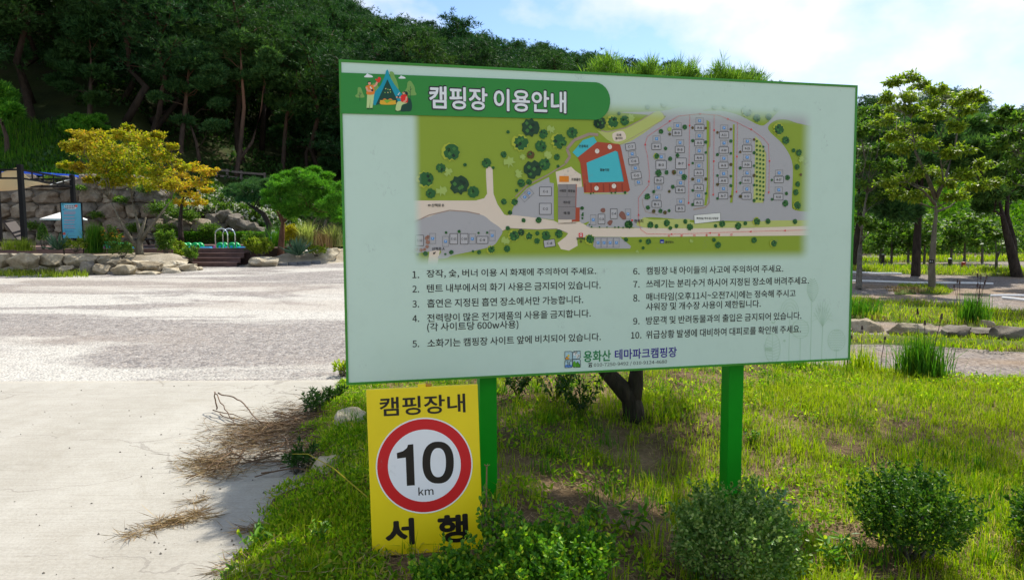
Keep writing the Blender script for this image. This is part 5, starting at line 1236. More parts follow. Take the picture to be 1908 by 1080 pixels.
# blue tarpaulin along the wall top
tb = MB(); V = []
xs = np.linspace(P(-30, 320, 36)[0], P(152, 320, 36)[0], 14)
for i, x in enumerate(xs):
    px = PX(x, 36); zc = float(P(0, np.interp(px, [-30, 60, 140, 152], [319, 319, 325, 329]), 36)[2]); V += [(x, 35.95, zc - .18), (x, 36.1 + .02 * (i % 2), zc), (x, 36.9, zc + .02)]
tb.add(V, [q for i in range(13) for q in ((i * 3, i * 3 + 3, i * 3 + 4, i * 3 + 1), (i * 3 + 1, i * 3 + 4, i * 3 + 5, i * 3 + 2))]); o = tb.build('tarpaulin', M['blue_tarp'], smooth=True)
o.modifiers.new('thick', 'SOLIDIFY').thickness = .01; tag(o, 'blue tarpaulin lying along the top of the boulder wall', 'tarpaulin')

# ------------------------------------------------------------------ edging rocks in front of the bed: (centre px, base py, w px, h px, Y offset, kind, label)
ER = [(8, 499, 34, 26, .0, 'rock_tan', 'tan boulder cut off by the left end of the rock edging'), (47, 501, 58, 29, 0, 'rock_tan', 'broad tan boulder below the pergola post'), (98, 498, 46, 25, .4, 'rock_tan', 'dark tan boulder below the sword leaved plant'),
      (151, 500, 60, 26, .5, 'rock_tan', 'long tan boulder below the blue notice board'), (121, 510, 30, 15, 0, 'rock_tan', 'small flat tan stone low in front of the long boulder'), (165, 511, 28, 24, 0, 'rock_grey', 'dark stone in shade between two pale edging stones'),
      (189, 514, 30, 22, 0, 'rock_tan', 'grey green squarish stone at the gravel edge'), (190, 494, 25, 15, .7, 'rock_tan', 'small tan stone in the upper row below the tall grass'), (222, 501, 44, 18, .5, 'rock_tan', 'rounded tan stone below the orange flowers'),
      (233, 513, 46, 20, 0, 'rock_tan', 'big brown topped stone at the front of the edging'), (260, 494, 36, 9, .8, 'rock_pale', 'thin pale slab below the maple trunk'), (277, 508, 48, 20, .3, 'rock_tan', 'two toned block stone right of the big brown one'),
      (305, 506, 42, 19, .4, 'rock_pale', 'pale sunlit block right of the two toned stone'), (321, 511, 38, 12, 0, 'rock_pale', 'pale flat stone nearest the gravel'), (332, 496, 36, 11, .7, 'rock_pale', 'pale flat stone in the upper row beside the steps'),
      (346, 506, 40, 14, .3, 'rock_pale', 'pale stone next to the lowest step'), (370, 505, 14, 8, 0, 'rock_pale', 'smallest pale stone at the end of the edging'), (279, 514, 44, 9, -.1, 'rock_pale', 'sunken flat stone half buried in gravel'),
      (156, 509, 8, 7, 0, 'rock_grey', 'tiny round stone wedged in the edging'), (491, 499, 57, 20, .1, 'rock_pale', 'golden boulder right of the deck steps'), (608, 491, 48, 28, .2, 'rock_pale', 'large white boulder by the campsite board'), (630, 473, 16, 10, 3.0, 'rock_pale', 'small white stone behind the large white boulder')]
for i, (px, py, wp, hp, dy, kd, lb) in enumerate(ER):
    Y = float(np.interp(px, [-60, 0, 250, 330, 375, 470, 520, 610, 640], [G(-60, 514)[1], G(0, 512)[1], G(250, 513)[1], G(330, 509)[1], G(370, 504)[1], G(470, 498)[1], G(520, 497)[1], G(610, 490)[1], 27])) + dy; c = P(px, py - hp / 2, Y + .25); w_ = wp * mpp(Y); h_ = hp * mpp(Y)
    rock('edging_rock', i * 3 + 1, c, (w_ * 1.04, max(.45, w_ * .75), h_ * 1.12), M[kd], lb, 'rock', rz=rng.uniform(-.15, .15), group='rocks edging the garden')
for i, (px, wp) in enumerate(((527, 15), (545, 15), (558, 9), (571, 17), (589, 16))):
    g = G(px, 495 - i * .9); mb = MB(); mb.box((g[0], g[1], g[2] + .05), (wp * mpp(g[1]), .2, .11), Matrix.Rotation(rng.uniform(-.1, .1) + .35, 3, 'Z'))
    o = mb.build('kerb_stone', M['slate'], loc=(g[0], g[1], g[2]), bevel=.015); tag(o, ['grey kerb stone next to the golden boulder', 'second grey kerb stone from the golden boulder', 'short middle grey kerb stone below the sword leaved plant', 'long grey kerb stone right of the short one', 'grey kerb stone next to the large white boulder'][i], 'kerb stone', 'grey kerb stones')

# ------------------------------------------------------------------ garden plants
rng = np.random.default_rng(11)
def bedpt(px, py, Y): return P(px, py, Y)
# autumn maple
Y = 22.6; b0 = P(260, 470, Y)
tr = [b0, P(259, 452, Y), P(262, 436, Y), P(272, 405, Y)]
fk = [([P(258, 462, Y), P(240, 440, Y - .1), P(226, 415, Y - .1), P(205, 372, Y)], .10), ([P(262, 448, Y), P(276, 428, Y + .1), P(300, 398, Y + .2), P(320, 372, Y + .2)], .085), ([P(262, 440, Y), P(255, 410, Y + .3), P(245, 370, Y + .3)], .07)]
cl = [(160, 250, 20), (185, 262, 24), (150, 270, 20), (132, 272, 14), (205, 275, 26), (170, 288, 26), (230, 250, 17), (262, 258, 22), (245, 280, 26), (285, 270, 20), (300, 292, 20), (215, 305, 28), (255, 310, 28), (190, 318, 22), (290, 318, 24), (320, 300, 13), (335, 312, 14), (150, 312, 13), (125, 308, 10), (235, 335, 22), (275, 340, 22), (310, 345, 18), (205, 340, 15), (170, 335, 11), (322, 272, 8), (235, 238, 8), (295, 252, 10)]
clump_tree('maple_tree', tr, px_clumps(cl, Y, rng, .9), M['maple'], M['bark_lichen'], .13, 'spreading maple turning yellow and orange beside the deck', seed=3, n_leaf=640, ll=.095, lw=.07, spr=20, forks=fk, flat=.42, join_from=.5)
Y = 33.6; cl = [(340, 325, 16), (362, 312, 14), (385, 322, 14), (395, 318, 9), (350, 345, 18), (375, 340, 16), (330, 350, 16), (358, 365, 15), (372, 378, 10), (340, 378, 12), (320, 335, 12), (385, 355, 10)]
clump_tree('maple_tree', [P(337, 440, Y), P(336, 410, Y), P(338, 385, Y), P(345, 355, Y)], px_clumps(cl, Y, rng, .7), M['maple_orange'], M['bark_dark'], .13, 'smaller orange maple behind the pool with a dark single trunk', seed=5, n_leaf=330, ll=.12, lw=.09, spr=18, flat=.42)
# garden pines
def gpine(trunk_px, Y, cl, label, leaf='pine_bright', bark='bark_red', r0=.13, seed=1, n=260, ll=.17, forks=(), dy=.7, **kw):
    return clump_tree('pine_tree', [P(x, y, Y) for x, y in trunk_px], px_clumps(cl, Y, rng, dy), M[leaf], M[bark], r0, label, seed=seed, n_leaf=n, ll=ll, tk=11, tn=.018, spr=18, kind='needle', flat=.45, forks=forks, **kw)
Y = 26.0
gpine([(523, 472), (525, 440), (527, 412), (520, 385)], Y, [(545, 345, 22), (575, 335, 20), (560, 360, 24), (590, 350, 22), (530, 365, 20), (612, 362, 20), (585, 372, 24), (555, 380, 22), (610, 385, 18), (520, 350, 16), (540, 328, 12), (568, 326, 12), (600, 338, 14), (625, 372, 14), (530, 385, 14), (600, 395, 18), (570, 392, 16), (540, 398, 14), (628, 398, 16), (505, 375, 11), (498, 362, 8), (640, 345, 12), (515, 335, 9), (585, 318, 8), (555, 322, 7), (608, 328, 8), (636, 408, 12)], 'bright green umbrella pine with a red trunk by the large white boulder', seed=21, n=190,
      forks=[([P(527, 412, Y), P(545, 400, Y), P(575, 388, Y)], .08), ([P(527, 415, Y), P(515, 390, Y + .2), P(505, 372, Y + .2)], .07)])
Y = 30.0
gpine([(497, 442), (502, 420), (490, 398), (470, 385), (455, 375)], Y, [(452, 352, 20), (475, 345, 18), (435, 360, 14), (490, 350, 18), (505, 362, 16), (470, 365, 18), (455, 372, 12), (500, 340, 12)], 'dark leaning pine with a bent trunk behind the deck', 'pine_mid', 'bark_dark', .16, 22, 240, .18, join_from=.4)
Y = 29.0
gpine([(583, 472), (585, 448), (578, 425), (590, 405)], Y, [(600, 395, 18), (620, 400, 18), (635, 385, 18), (580, 400, 14), (650, 400, 18), (615, 380, 16), (640, 415, 16)], 'shorter pine with a crooked grey trunk right of the umbrella pine', 'pine_mid', 'bark_grey', .13, 23, 220)
Y = 31.0
gpine([(601, 470), (602, 440), (606, 415), (612, 395)], Y, [(612, 380, 16), (632, 372, 16), (650, 380, 18), (660, 395, 18)], 'slim pine half behind the campsite board edge', 'pine_mid', 'bark_grey', .11, 24, 200)

def gp(px, py, Y): return P(px, py, Y)
bush('conical_evergreen', gp(81, 464, 22.2), 12.5 * mpp(22.2), .24, 47 * mpp(22.2), 2600, M['box_dark'], .05, .03, 'dark conical evergreen shrub below the pergola', 'shrub', seed=31, oval=False, sprigs=4)
o = bpy.data.objects['conical_evergreen']
for ch in o.children:
    if ch.name.startswith('foliage'):
        me = ch.data; V = np.zeros(len(me.vertices) * 3, np.float32); me.vertices.foreach_get('co', V); V = V.reshape(-1, 3); h = V[:, 2].max(); k = np.clip(1.25 - .95 * V[:, 2] / h, .2, 1.1); V[:, 0] *= k; V[:, 1] *= k; me.vertices.foreach_set('co', V.ravel())
bush('golden_shrub', gp(541, 463, 27.0), 14 * mpp(27), .3, 44 * mpp(27), 2600, M['gold_leaf'], .06, .04, 'golden yellow conifer shrub left of the red pine trunk', 'shrub', seed=32, oval=False, sprigs=6)
spiky('sword_leaf_plant', gp(109, 466, 21.6), 90, .62, .05, M['yucca'], 'blue green sword leaved plant below the blue notice board', 'plant', 33)
spiky('sword_leaf_plant', gp(556, 476, 24.4), 100, .72, .055, M['yucca'], 'blue green sword leaved plant above the grey kerb stones', 'plant', 34)
clump_grass('fountain_grass', gp(177, 470, 22.0), 900, 1.0, .014, .10, M['grass_deep'], 'tall green fountain grass right of the blue notice board', 'ornamental grass', seed=35, lean=.28)
clump_grass('striped_grass', gp(570, 455, 27.2), 420, 1.0, .03, .14, M['variegated'], 'cream striped ornamental grass behind the red pine trunk', 'ornamental grass', seed=36, lean=.45)
clump_grass('striped_grass', gp(622, 458, 28.0), 380, .95, .03, .14, M['variegated'], 'cream striped ornamental grass beside the campsite board edge', 'ornamental grass', seed=37, lean=.5)
clump_grass('feather_grass', gp(47, 466, 21.2), 300, .45, .012, .1, M['fern_lime'], 'low yellow grass tuft at the left end of the garden bed', 'grass tuft', seed=38, lean=.5)
clump_grass('feather_grass', gp(22, 464, 21.2), 300, .4, .012, .14, M['fern_lime'], 'low green grass tuft next to the frame edge in the bed', 'grass tuft', seed=39, lean=.5)
clump_grass('tall_grass', gp(517, 462, 27.5), 500, 1.0, .016, .2, M['grass_deep'], 'tall wispy grass left of the golden shrub', 'ornamental grass', seed=40, lean=.3)
clump_grass('reddish_grass', gp(600, 462, 27.5), 420, .9, .014, .22, M['straw'], 'straw coloured tall grass between the two right pines', 'ornamental grass', seed=41, lean=.35)
bush('leafy_shrub', gp(310, 478, 23.0), 14 * mpp(23), .28, 34 * mpp(23), 620, M['broad_mid'], .12, .03, 'yellow green feathery shrub at the left end of the deck steps', 'shrub', seed=42, sprigs=22, spiky=.8, shell=.1)
bush('leafy_shrub', gp(358, 486, 22.6), 10 * mpp(23), .2, 16 * mpp(23), 420, M['broad_mid'], .08, .035, 'small green shrub in front of the deck steps', 'shrub', seed=43, sprigs=16, spiky=.6, shell=.1)
bush('leafy_shrub', gp(335, 482, 22.8), 9 * mpp(23), .2, 14 * mpp(23), 320, M['fern_lime'], .08, .04, 'tiny lime shrub between the edging and the steps', 'shrub', seed=44, sprigs=10, spiky=1.0, shell=.1)
bush('arching_shrub', gp(487, 479, 23.8), 15 * mpp(24), .3, 20 * mpp(24), 260, M['fern_lime'], .10, .05, 'arching lime leaved shrub over the golden boulder', 'shrub', seed=45, sprigs=34, spiky=1.2, shell=.15)
bush('arching_shrub', gp(468, 474, 24.0), 12 * mpp(24), .25, 26 * mpp(24), 200, M['broad_mid'], .09, .03, 'thin dark leaved shrub at the right end of the deck', 'shrub', seed=46, sprigs=26, spiky=1.2, shell=.1)
bush('rockery_shrub', gp(590, 478, 24.8), 16 * mpp(25), .3, 18 * mpp(25), 800, M['fern_lime'], .06, .03, 'low lime shrub left of the large white boulder', 'shrub', seed=47, sprigs=12)
bush('rockery_shrub', gp(228, 480, 21.6), 22 * mpp(22), .4, 22 * mpp(22), 900, M['broad_mid'], .06, .03, 'low leafy shrub below the orange flowers', 'shrub', seed=48, sprigs=16)
bush('rockery_shrub', gp(140, 470, 21.8), 24 * mpp(22), .4, 20 * mpp(22), 900, M['fern_lime'], .05, .03, 'low lime ground shrub below the blue notice board', 'shrub', seed=49, sprigs=14)
fl = bush('orange_flowers', gp(205, 472, 22.2), 22 * mpp(22), .35, 36 * mpp(22), 1200, M['broad_mid'], .07, .025, 'orange daisies in bloom left of the maple trunk', 'flowers', seed=50, sprigs=20, spiky=1.0, shell=.3)
c = np.array(fl.location); n = 60; d = rng.normal(0, 1, (n, 3)) * np.array([.2, .15, .08]) + c + np.array([0, 0, .58]); cc_ = np.repeat(d, 7, 0); a = np.tile(np.arange(7) * 2 * np.pi / 7, n)
V, F = leaf_quads(rng, cc_, np.stack([np.cos(a), np.sin(a) * .6, .5 + 0 * a], 1), .05, .03, np.tile([0, 0, 1.0], (len(cc_), 1))); np_mesh('blossom', V, F, M['petal_orange'], fl)
# clipped hedge strip behind the pool
hd = empty('clipped_hedge', P(390, 455, 34.9), 'low green clipped hedge strip behind the pool', 'hedge')
n = 15000; x = rng.uniform(P(296, 440, 34.8)[0], P(496, 440, 34.8)[0], n); y = 34.75 + rng.uniform(0, .75, n); z = DZ - .05 + .6 * rng.uniform(0, 1, n) ** .45 + (fnoise(x, y, 1.2, 8) - .5) * .16
V, F = leaf_quads(rng, np.stack([x, y, z], 1), unit(rng.normal(0, .6, (n, 3)) + np.array([0, -.3, .6])), .10, .045); np_mesh('foliage', V, F, M['grass_deep'], hd)
mb = MB(); mb.box(((P(296, 440, 34.8)[0] + P(496, 440, 34.8)[0]) / 2, 35.12, DZ + .2), (P(496, 440, 34.8)[0] - P(296, 440, 34.8)[0] - .1, .5, .4)); mb.build('branches', M['forest_floor'], hd)
# flowering shrubs on the slope
FLb = [(372, 388, 30), (400, 372, 30), (430, 385, 32), (455, 400, 30), (480, 410, 30), (510, 418, 28), (415, 400, 26), (445, 372, 30), (390, 355, 26), (540, 425, 26), (485, 388, 30), (355, 395, 24), (525, 400, 26)]
FLl = ['white flowering shrub nearest the orange maple', 'white flowering shrub right of the orange maple crown', 'white flowering shrub in the middle of the slope', 'white flowering shrub above the rubble wall', 'white flowering shrub left of the bent pine trunk', 'white flowering shrub behind the bent pine trunk', 'white flowering shrub low in the middle of the slope', 'white flowering shrub below the timber rail', 'sparse white flowering shrub under the fence end', 'white flowering shrub behind the golden shrub', 'leafy flowering shrub under the leaning pine crown', 'low white flowering shrub beside the small maple trunk', 'leafy flowering shrub left of the umbrella pine crown']
for i, (px, py, rp) in enumerate(FLb):
    # find the slope depth for this pixel
    for Y in np.arange(36.6, 60, .2):
        p = P(px, py + rp * .55, Y)
        if p[2] <= hill_z(p[0], Y): break
    q = p.copy(); q[2] = float(hill_z(q[0], q[1])) - .1
    r = rp * mpp(Y); fb = bush('flowering_shrub', q, r * 1.15, r, r * 1.35, 1700, M['broad_mid'], .16, .08, FLl[i], 'shrub', 'white flowering shrubs on the slope', seed=60 + i, oval=False, sprigs=12, shell=.5)
    n = 42 if i not in (10, 12, 8) else 12; d = rnd_dirs(rng, n); d[:, 2] = np.abs(d[:, 2]); d[:, 1] = -np.abs(d[:, 1]); c = q + np.array([0, 0, r * .65]) + d * np.array([r * 1.15, r, r * .72]); cc_ = np.repeat(c, 12, 0) + rng.normal(0, .05, (n * 12, 3))
    V, F = leaf_quads(rng, cc_, rnd_dirs(rng, n * 12), .10, .09); np_mesh('blossom', V, F, M['petal_white'], fb)
# timber rail fence
def hit(px, py, Y0=36.5):
    for Y in np.arange(Y0, 140, .25):
        p = P(px, py, Y)
        if p[2] <= hill_z(p[0], Y): return p
    return P(px, py, 140)
fp = [hit(404, 336), hit(424, 338), hit(450, 341), hit(494, 344)]
fe = empty('rail_fence', fp[1], 'grey timber rail fence above the flowering slope', 'fence')
for p in fp:
    mb = MB(); mb.box((p[0], p[1], p[2] + .3), (.12, .12, 1.0)); mb.build('post', M['wood_rail'], fe)
for z in (.68, .3):
    mb = MB()
    for a, b in zip(fp[:-1], fp[1:]): mb.bar(a + np.array([0, -.08, z]), b + np.array([0, -.08, z]), .06, .13)
    mb.build('rail', M['wood_rail'], fe)
# low weeds in front of the left end of the edging
rng = np.random.default_rng(91); n = 2600; px = rng.uniform(-40, 165, n); py = 506 + rng.uniform(0, 1, n) * 11; p_ = np.array([G(a, b) for a, b in zip(px, py)]); k = fnoise(p_[:, 0], p_[:, 1], 1.4, 7) > rng.uniform(.1, .8, n); p_ = p_[k]
V, F = blades(rng, p_, .22 * rng.uniform(.3, 1.2, len(p_)), .018, .5); tag(np_mesh('edge_weeds', V, F, M['fern_lime']), 'low dry weeds in front of the rock edging', 'weeds', kind='stuff')

# greenery growing out of the boulder wall
rng = np.random.default_rng(93); cs_ = [(300, 388, 22, 10), (335, 398, 24, 9), (352, 402, 16, 8), (268, 352, 12, 6), (225, 372, 10, 5), (180, 400, 8, 5), (60, 420, 8, 6), (310, 425, 18, 8), (250, 425, 14, 8), (150, 350, 8, 4), (205, 330, 20, 5), (100, 332, 14, 4), (390, 425, 16, 8)]
Vw = []
for px, py, wp, hp in cs_:
    n = int(60 * wp); c = P(px, py, WY - .25); p_ = c + rng.normal(0, 1, (n, 3)) * np.array([wp * mpp(WY) * .5, .18, hp * mpp(WY) * .5]); Vw.append(leaf_quads(rng, p_, unit(rng.normal(0, .7, (n, 3)) + np.array([0, -.3, .1])), .12 * rng.uniform(.5, 1.3, n), .05))
V, F = join(Vw); tag(np_mesh('wall_greenery', V, F, M['broad_mid']), 'green creepers growing between the boulders of the wall', 'greenery', kind='stuff')
# ------------------------------------------------------------------ the wooded hill: one pine of each kind, then copies
rng = np.random.default_rng(77)
T = [pine_template(1, 11.5, .40, 2.5, 26), pine_template(2, 12.5, .48, 2.7, 24, nlimb=24), pine_template(3, 10.5, .28, 2.4, 26, nlimb=26), pine_template(4, 12, .22, 2.5, 30, nlimb=30), pine_template(6, 10, .35, 2.8, 26, double=True, nlimb=14)]
spots = []
for Yr in np.concatenate([np.arange(50, 70, 4.6), np.arange(70, 104, 6.4), np.arange(104, 150, 9.0)]):
    step = 4.7 + (Yr - 48) * .034
    for x in np.arange(-1.15 * Yr, .25 * Yr, step):
        xx, yy = x + rng.uniform(-1.4, 1.4), Yr + rng.uniform(-1.8, 1.8); px = PX(xx, yy)
        if px < -130 or px > 1330: continue
        z = float(hill_z(xx, yy)); ptop = 437 - FPX * (z + 11.5 - 1.6) / yy
        lim = 150 if px < 640 else np.interp(px, [640, 1590], [118, 165])
        if px > 640 and ptop > lim - 5 and not (Yr < 56 and rng.random() < .5): continue          # wholly behind the campsite board
        if px < 640 and ptop < -330: continue
        spots.append((xx, yy, z, px))
for Yr in (43.5, 47):
    for x in np.arange(-.82 * Yr, -.48 * Yr, 2.9):
        xx, yy = x + rng.uniform(-.8, .8), Yr + rng.uniform(-1, 1); px = PX(xx, yy)
        if 130 < px < 205 or px > 330: continue
        spots.append((xx, yy, float(hill_z(xx, yy)), px))
# right-hand wood beyond the meadow bank
for Yr in (57, 64, 73, 85):
    for x in np.arange(.27 * Yr, .82 * Yr, 4.4):
        xx, yy = x + rng.uniform(-1.3, 1.3), Yr + rng.uniform(-2, 2); spots.append((xx, yy, float(hill_z(xx, yy)), PX(xx, yy)))
LBL = {0: 'dark pine among many on the wooded hill above the pool', 1: 'dark pine among many on the ridge above the campsite board', 2: 'dark pine among many in the wood behind the right hand pitches'}
used = set()
TH = [max(v.co.z for ch in t.children for v in ch.data.vertices) for t in T]
SKX = [640, 700, 775, 800, 850, 890, 930, 1000, 1090, 1170, 1240, 1330]; SKYY = [2, 28, 60, 42, 28, 48, 74, 88, 100, 126, 118, 140]
FREE = []
for i, (x, y, z, px) in enumerate(spots):
    k = int(rng.integers(0, 5)); zn = 0 if px < 640 else (1 if px < 1400 else 2)
    g = ['pines on the wooded hill', 'pines along the ridge', 'pines behind the right hand pitches'][zn]; s = rng.uniform(.82, 1.14) * (1.0 if zn < 2 else .60)
    if zn == 1:
        top = 1.6 + (437 - (np.interp(px, SKX, SKYY) + rng.uniform(0, 12))) * y / FPX; sm = (top - z) / TH[k]
        if sm < .42: continue
        s = min(s, sm)
    s = (s * rng.uniform(1.05, 1.3) * (1.4 if zn == 2 else 1), s * rng.uniform(1.05, 1.3) * (1.4 if zn == 2 else 1), s)
    if k not in used:
        o = T[k]; o.location = (x, y, z); o.rotation_euler = (0, 0, rng.uniform(0, 6.28)); o.scale = s; tag(o, LBL[zn], 'tree', g); used.add(k)
    else: copy_tree(T[k], (x, y, z), rng.uniform(0, 6.28), s, LBL[zn], g)['category'] = 'tree'
print('forest', len(spots))

# trees of the forest edge one can tell apart
def fpine(tr, cl, label, seed, leaf='pine_mid', Y=None, forks=(), n=360, r0=.17, ll=.34, tw=.06, jf=.35, dy=1.2):
    b = hit(tr[0][0], tr[0][1]); Y = b[1] if Y is None else Y; b = P(tr[0][0], tr[0][1], Y)
    fk = [([P(x, y, Y + .3 * q) for q, (x, y) in enumerate(f)], r0 * .8) for f in forks]
    return clump_tree('pine_tree', [b] + [P(x, y, Y) for x, y in tr[1:]], px_clumps(cl, Y, rng, dy), M[leaf], M['bark_pine'], r0, label, seed=seed, n_leaf=n, ll=ll, tk=8, tn=tw, kind='needle', flat=.5, forks=fk, join_from=jf, limb_r=.3)
fpine([(335, 292), (341, 235), (347, 180), (352, 130), (340, 85)], [(345, 75, 26), (320, 90, 24), (370, 90, 26), (300, 115, 20), (330, 118, 24), (375, 118, 24), (400, 135, 18), (310, 150, 16), (385, 155, 20), (405, 195, 14), (400, 236, 16), (345, 228, 18), (296, 182, 13), (330, 160, 14), (415, 110, 16), (350, 100, 22)], 'tall pine with a twin orange trunk left of centre on the forest edge', 101, forks=[[(372, 302), (366, 265), (352, 225), (349, 190)]])
fpine([(440, 332), (447, 280), (455, 200), (450, 130), (448, 90)], [(450, 75, 24), (425, 88, 22), (470, 85, 22), (430, 110, 20), (460, 120, 24), (495, 130, 20), (415, 100, 16), (480, 105, 22), (500, 105, 16), (470, 145, 20), (440, 145, 16)], 'tall pine with a forked grey trunk behind the timber rail', 102, forks=[[(441, 305), (470, 265), (487, 205), (492, 150)]])
fpine([(527, 322), (530, 260), (535, 210), (545, 160), (540, 120)], [(540, 110, 22), (560, 125, 22), (520, 130, 20), (575, 150, 20), (530, 155, 20), (560, 165, 22), (590, 180, 18), (505, 190, 16), (570, 195, 20), (600, 155, 18), (545, 200, 18)], 'pine with a straight grey trunk at the right end of the timber rail', 103)
fpine([(572, 320), (570, 285), (580, 262), (560, 235)], [(560, 220, 20), (590, 215, 22), (615, 235, 22), (530, 215, 18), (600, 262, 24), (625, 275, 20), (520, 245, 12), (615, 305, 20), (580, 240, 20), (535, 265, 14), (630, 215, 18), (600, 320, 16)], 'low spreading pine with bare dead twigs left of the campsite board', 104, r0=.15)
fpine([(167, 224), (168, 190), (170, 140), (169, 100)], [(165, 60, 30), (140, 80, 28), (190, 75, 28), (120, 110, 24), (165, 105, 26), (205, 100, 22), (145, 130, 22), (185, 135, 18), (110, 150, 18), (165, 30, 26), (195, 40, 24), (135, 45, 24), (180, 185, 14), (130, 165, 16)], 'tall blue green pine with a straight orange trunk above the maple', 105, leaf='pine_dark', n=420)
fpine([(14, 290), (12, 255), (2, 225), (0, 195)], [(-5, 165, 18), (12, 175, 14), (5, 195, 16), (25, 205, 12), (-15, 190, 20), (18, 212, 12)], 'sunlit crooked pine cut by the left edge of the photo', 106, 'pine_bright', r0=.14)
fpine([(160, 262), (160, 245), (155, 232)], [(125, 230, 12), (145, 222, 14), (165, 228, 14), (182, 222, 12), (135, 240, 13), (175, 240, 13), (155, 238, 12), (192, 240, 9)], 'small bright pine just above the maple crown', 107, 'pine_bright', r0=.09, ll=.22)
# bushes that fill the forest floor
n = 60000; x = rng.uniform(-75, 8, n); y = 37 + rng.uniform(0, 1, n) ** 1.4 * 45; pxx = PX(1, 1) * 0 + CX + FPX * x / y; k = (pxx > -80) & (pxx < 1150); x, y = x[k], y[k]
dn = fnoise(x, y, .35, 9); k = dn > .34; x, y = x[k], y[k]; z = hill_z(x, y) + rng.uniform(0, 1, len(x)) ** 1.5 * (.25 + 1.5 * (fnoise(x, y, .35, 9) - .4))
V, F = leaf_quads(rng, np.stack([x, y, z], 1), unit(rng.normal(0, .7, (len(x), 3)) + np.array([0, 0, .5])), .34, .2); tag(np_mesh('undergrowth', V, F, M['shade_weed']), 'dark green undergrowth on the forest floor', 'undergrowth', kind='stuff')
n = 42000; x = rng.uniform(-45, -16, n); y = rng.uniform(36.6, 52, n); pxx = CX + FPX * x / y; k = (pxx > -60) & (pxx < 330) & (y < 37.5 + np.interp(pxx, [0, 150, 330], [7, 5, 4])); x, y = x[k], y[k]
V, F = blades(rng, np.stack([x, y, hill_z(x, y)], 1), .55 * rng.uniform(.5, 1.2, len(x)), .05, .4); tag(np_mesh('bank_grass', V, F, M['grass_deep']), 'green grass on the bank above the boulder wall', 'grass', kind='stuff')

# ------------------------------------------------------------------ right-hand pitches
def vpoly(pts): return np.array([G(x, y)[:2] for x, y in pts])
def verge(name, pts, n, L, leaf, label, seed, straw=.0, Wd=.012, sheet='turf', hump=.05):
    rng = np.random.default_rng(seed); p = vpoly(pts); lo, hi = p.min(0), p.max(0)
    st = max(.1, (hi[1] - lo[1]) / 26)
    o = grid_obj(name + '_ground', np.arange(lo[0] - .3, hi[0] + .5, max(st, (hi[0] - lo[0]) / 90)), np.arange(lo[1] - .3, hi[1] + .4, st), lambda X, Y: base_z(Y) - .03 + (hump + .04) * np.clip((sdist(p, X, Y) + .15) / .3, 0, 1), M[sheet], mask=lambda X, Y: sdist(p, X, Y) > -.25)
    x = rng.uniform(lo[0], hi[0], n * 3); y = rng.uniform(lo[1], hi[1], n * 3); d = sdist(p, x, y) + (fnoise(x, y, 2.5, seed) - .5) * .5
    k = (d > -.1) & (fnoise(x, y, 1.1, seed + 3) > rng.uniform(-.25, .75, len(x))); x, y = x[k][:n], y[k][:n]
    V, F = blades(rng, np.stack([x, y, base_z(y) + hump * .6], 1), L * rng.uniform(.4, 1.2, len(x)), Wd, .5); tag(np_mesh(name, V, F, M[leaf]), label, 'grass', kind='stuff')
    if straw:
        m_ = int(len(x) * straw); V, F = blades(rng, np.stack([x[:m_] + .05, y[:m_], base_z(y[:m_]) + hump * .6], 1), L * .7 * rng.uniform(.4, 1.2, m_), Wd, .8); tag(np_mesh(name + '_straw', V, F, M['straw']), label.replace('green', 'dry'), 'grass', kind='stuff')
verge('verge_grass', [(1380, 545), (1540, 556), (1640, 566), (1760, 572), (1908, 585), (2300, 600), (2300, 640), (1908, 622), (1760, 606), (1640, 598), (1540, 592)], 8500, .13, 'grass', 'green grass verge behind the row of edging stones', 5, .8)
verge('path_grass', [(1500, 628), (1640, 628), (1780, 634), (1908, 640), (2250, 650), (2250, 664), (1908, 655), (1780, 646), (1640, 640), (1500, 640)], 2600, .08, 'grass', 'thin green grass at the foot of the edging stones', 6, .4)
verge('pitch_grass', [(1250, 504), (1560, 506), (1700, 511), (1908, 516), (2300, 522), (2300, 508), (1908, 502), (1700, 499), (1560, 496)], 9000, .16, 'grass', 'green grass strip under the pitch trees', 7, .2, .02)
verge('far_grass', [(1200, 494), (1540, 492), (1700, 489), (1908, 487), (2300, 484), (2300, 478), (1908, 480), (1540, 484)], 6000, .2, 'grass', 'far green grass strip at the foot of the meadow bank', 8, .1, .03)
verge('tree_foot_grass', [(1698, 537), (1740, 533), (1775, 540), (1760, 549), (1720, 547)], 900, .10, 'grass', 'green grass ring at the foot of the tagged tree', 9, .2)
verge('tree_side_grass', [(1670, 540), (1700, 538), (1702, 548), (1672, 549)], 420, .08, 'straw', 'yellow dry grass left of the tagged tree', 10)
# meadow bank
n = 170000; x = rng.uniform(4, 60, n); y = 35.5 + rng.uniform(0, 1, n) ** 1.4 * 26; pxx = CX + FPX * x / y; k = (pxx > 1100) & (pxx < 1990); x, y = x[k], y[k]
z = hill_z(x, y); hh = .3 + .9 * np.clip(fnoise(x, y, .5, 12) - .45, 0, 1) * 2 + np.clip((40.5 - y) / 3, 0, 1) * (.35 + 1.5 * np.clip(fnoise(x, y, .45, 15) - .25, 0, 1))
V, F = leaf_quads(rng, np.stack([x, y, z + hh * rng.uniform(0, 1, len(x)) ** 1.4], 1), unit(rng.normal(0, .6, (len(x), 3)) + np.array([0, 0, .6])), .28, .13); tag(np_mesh('bank_weeds', V, F, M['meadow_leaf']), 'bright weeds covering the bank behind the pitches', 'weeds', kind='stuff')

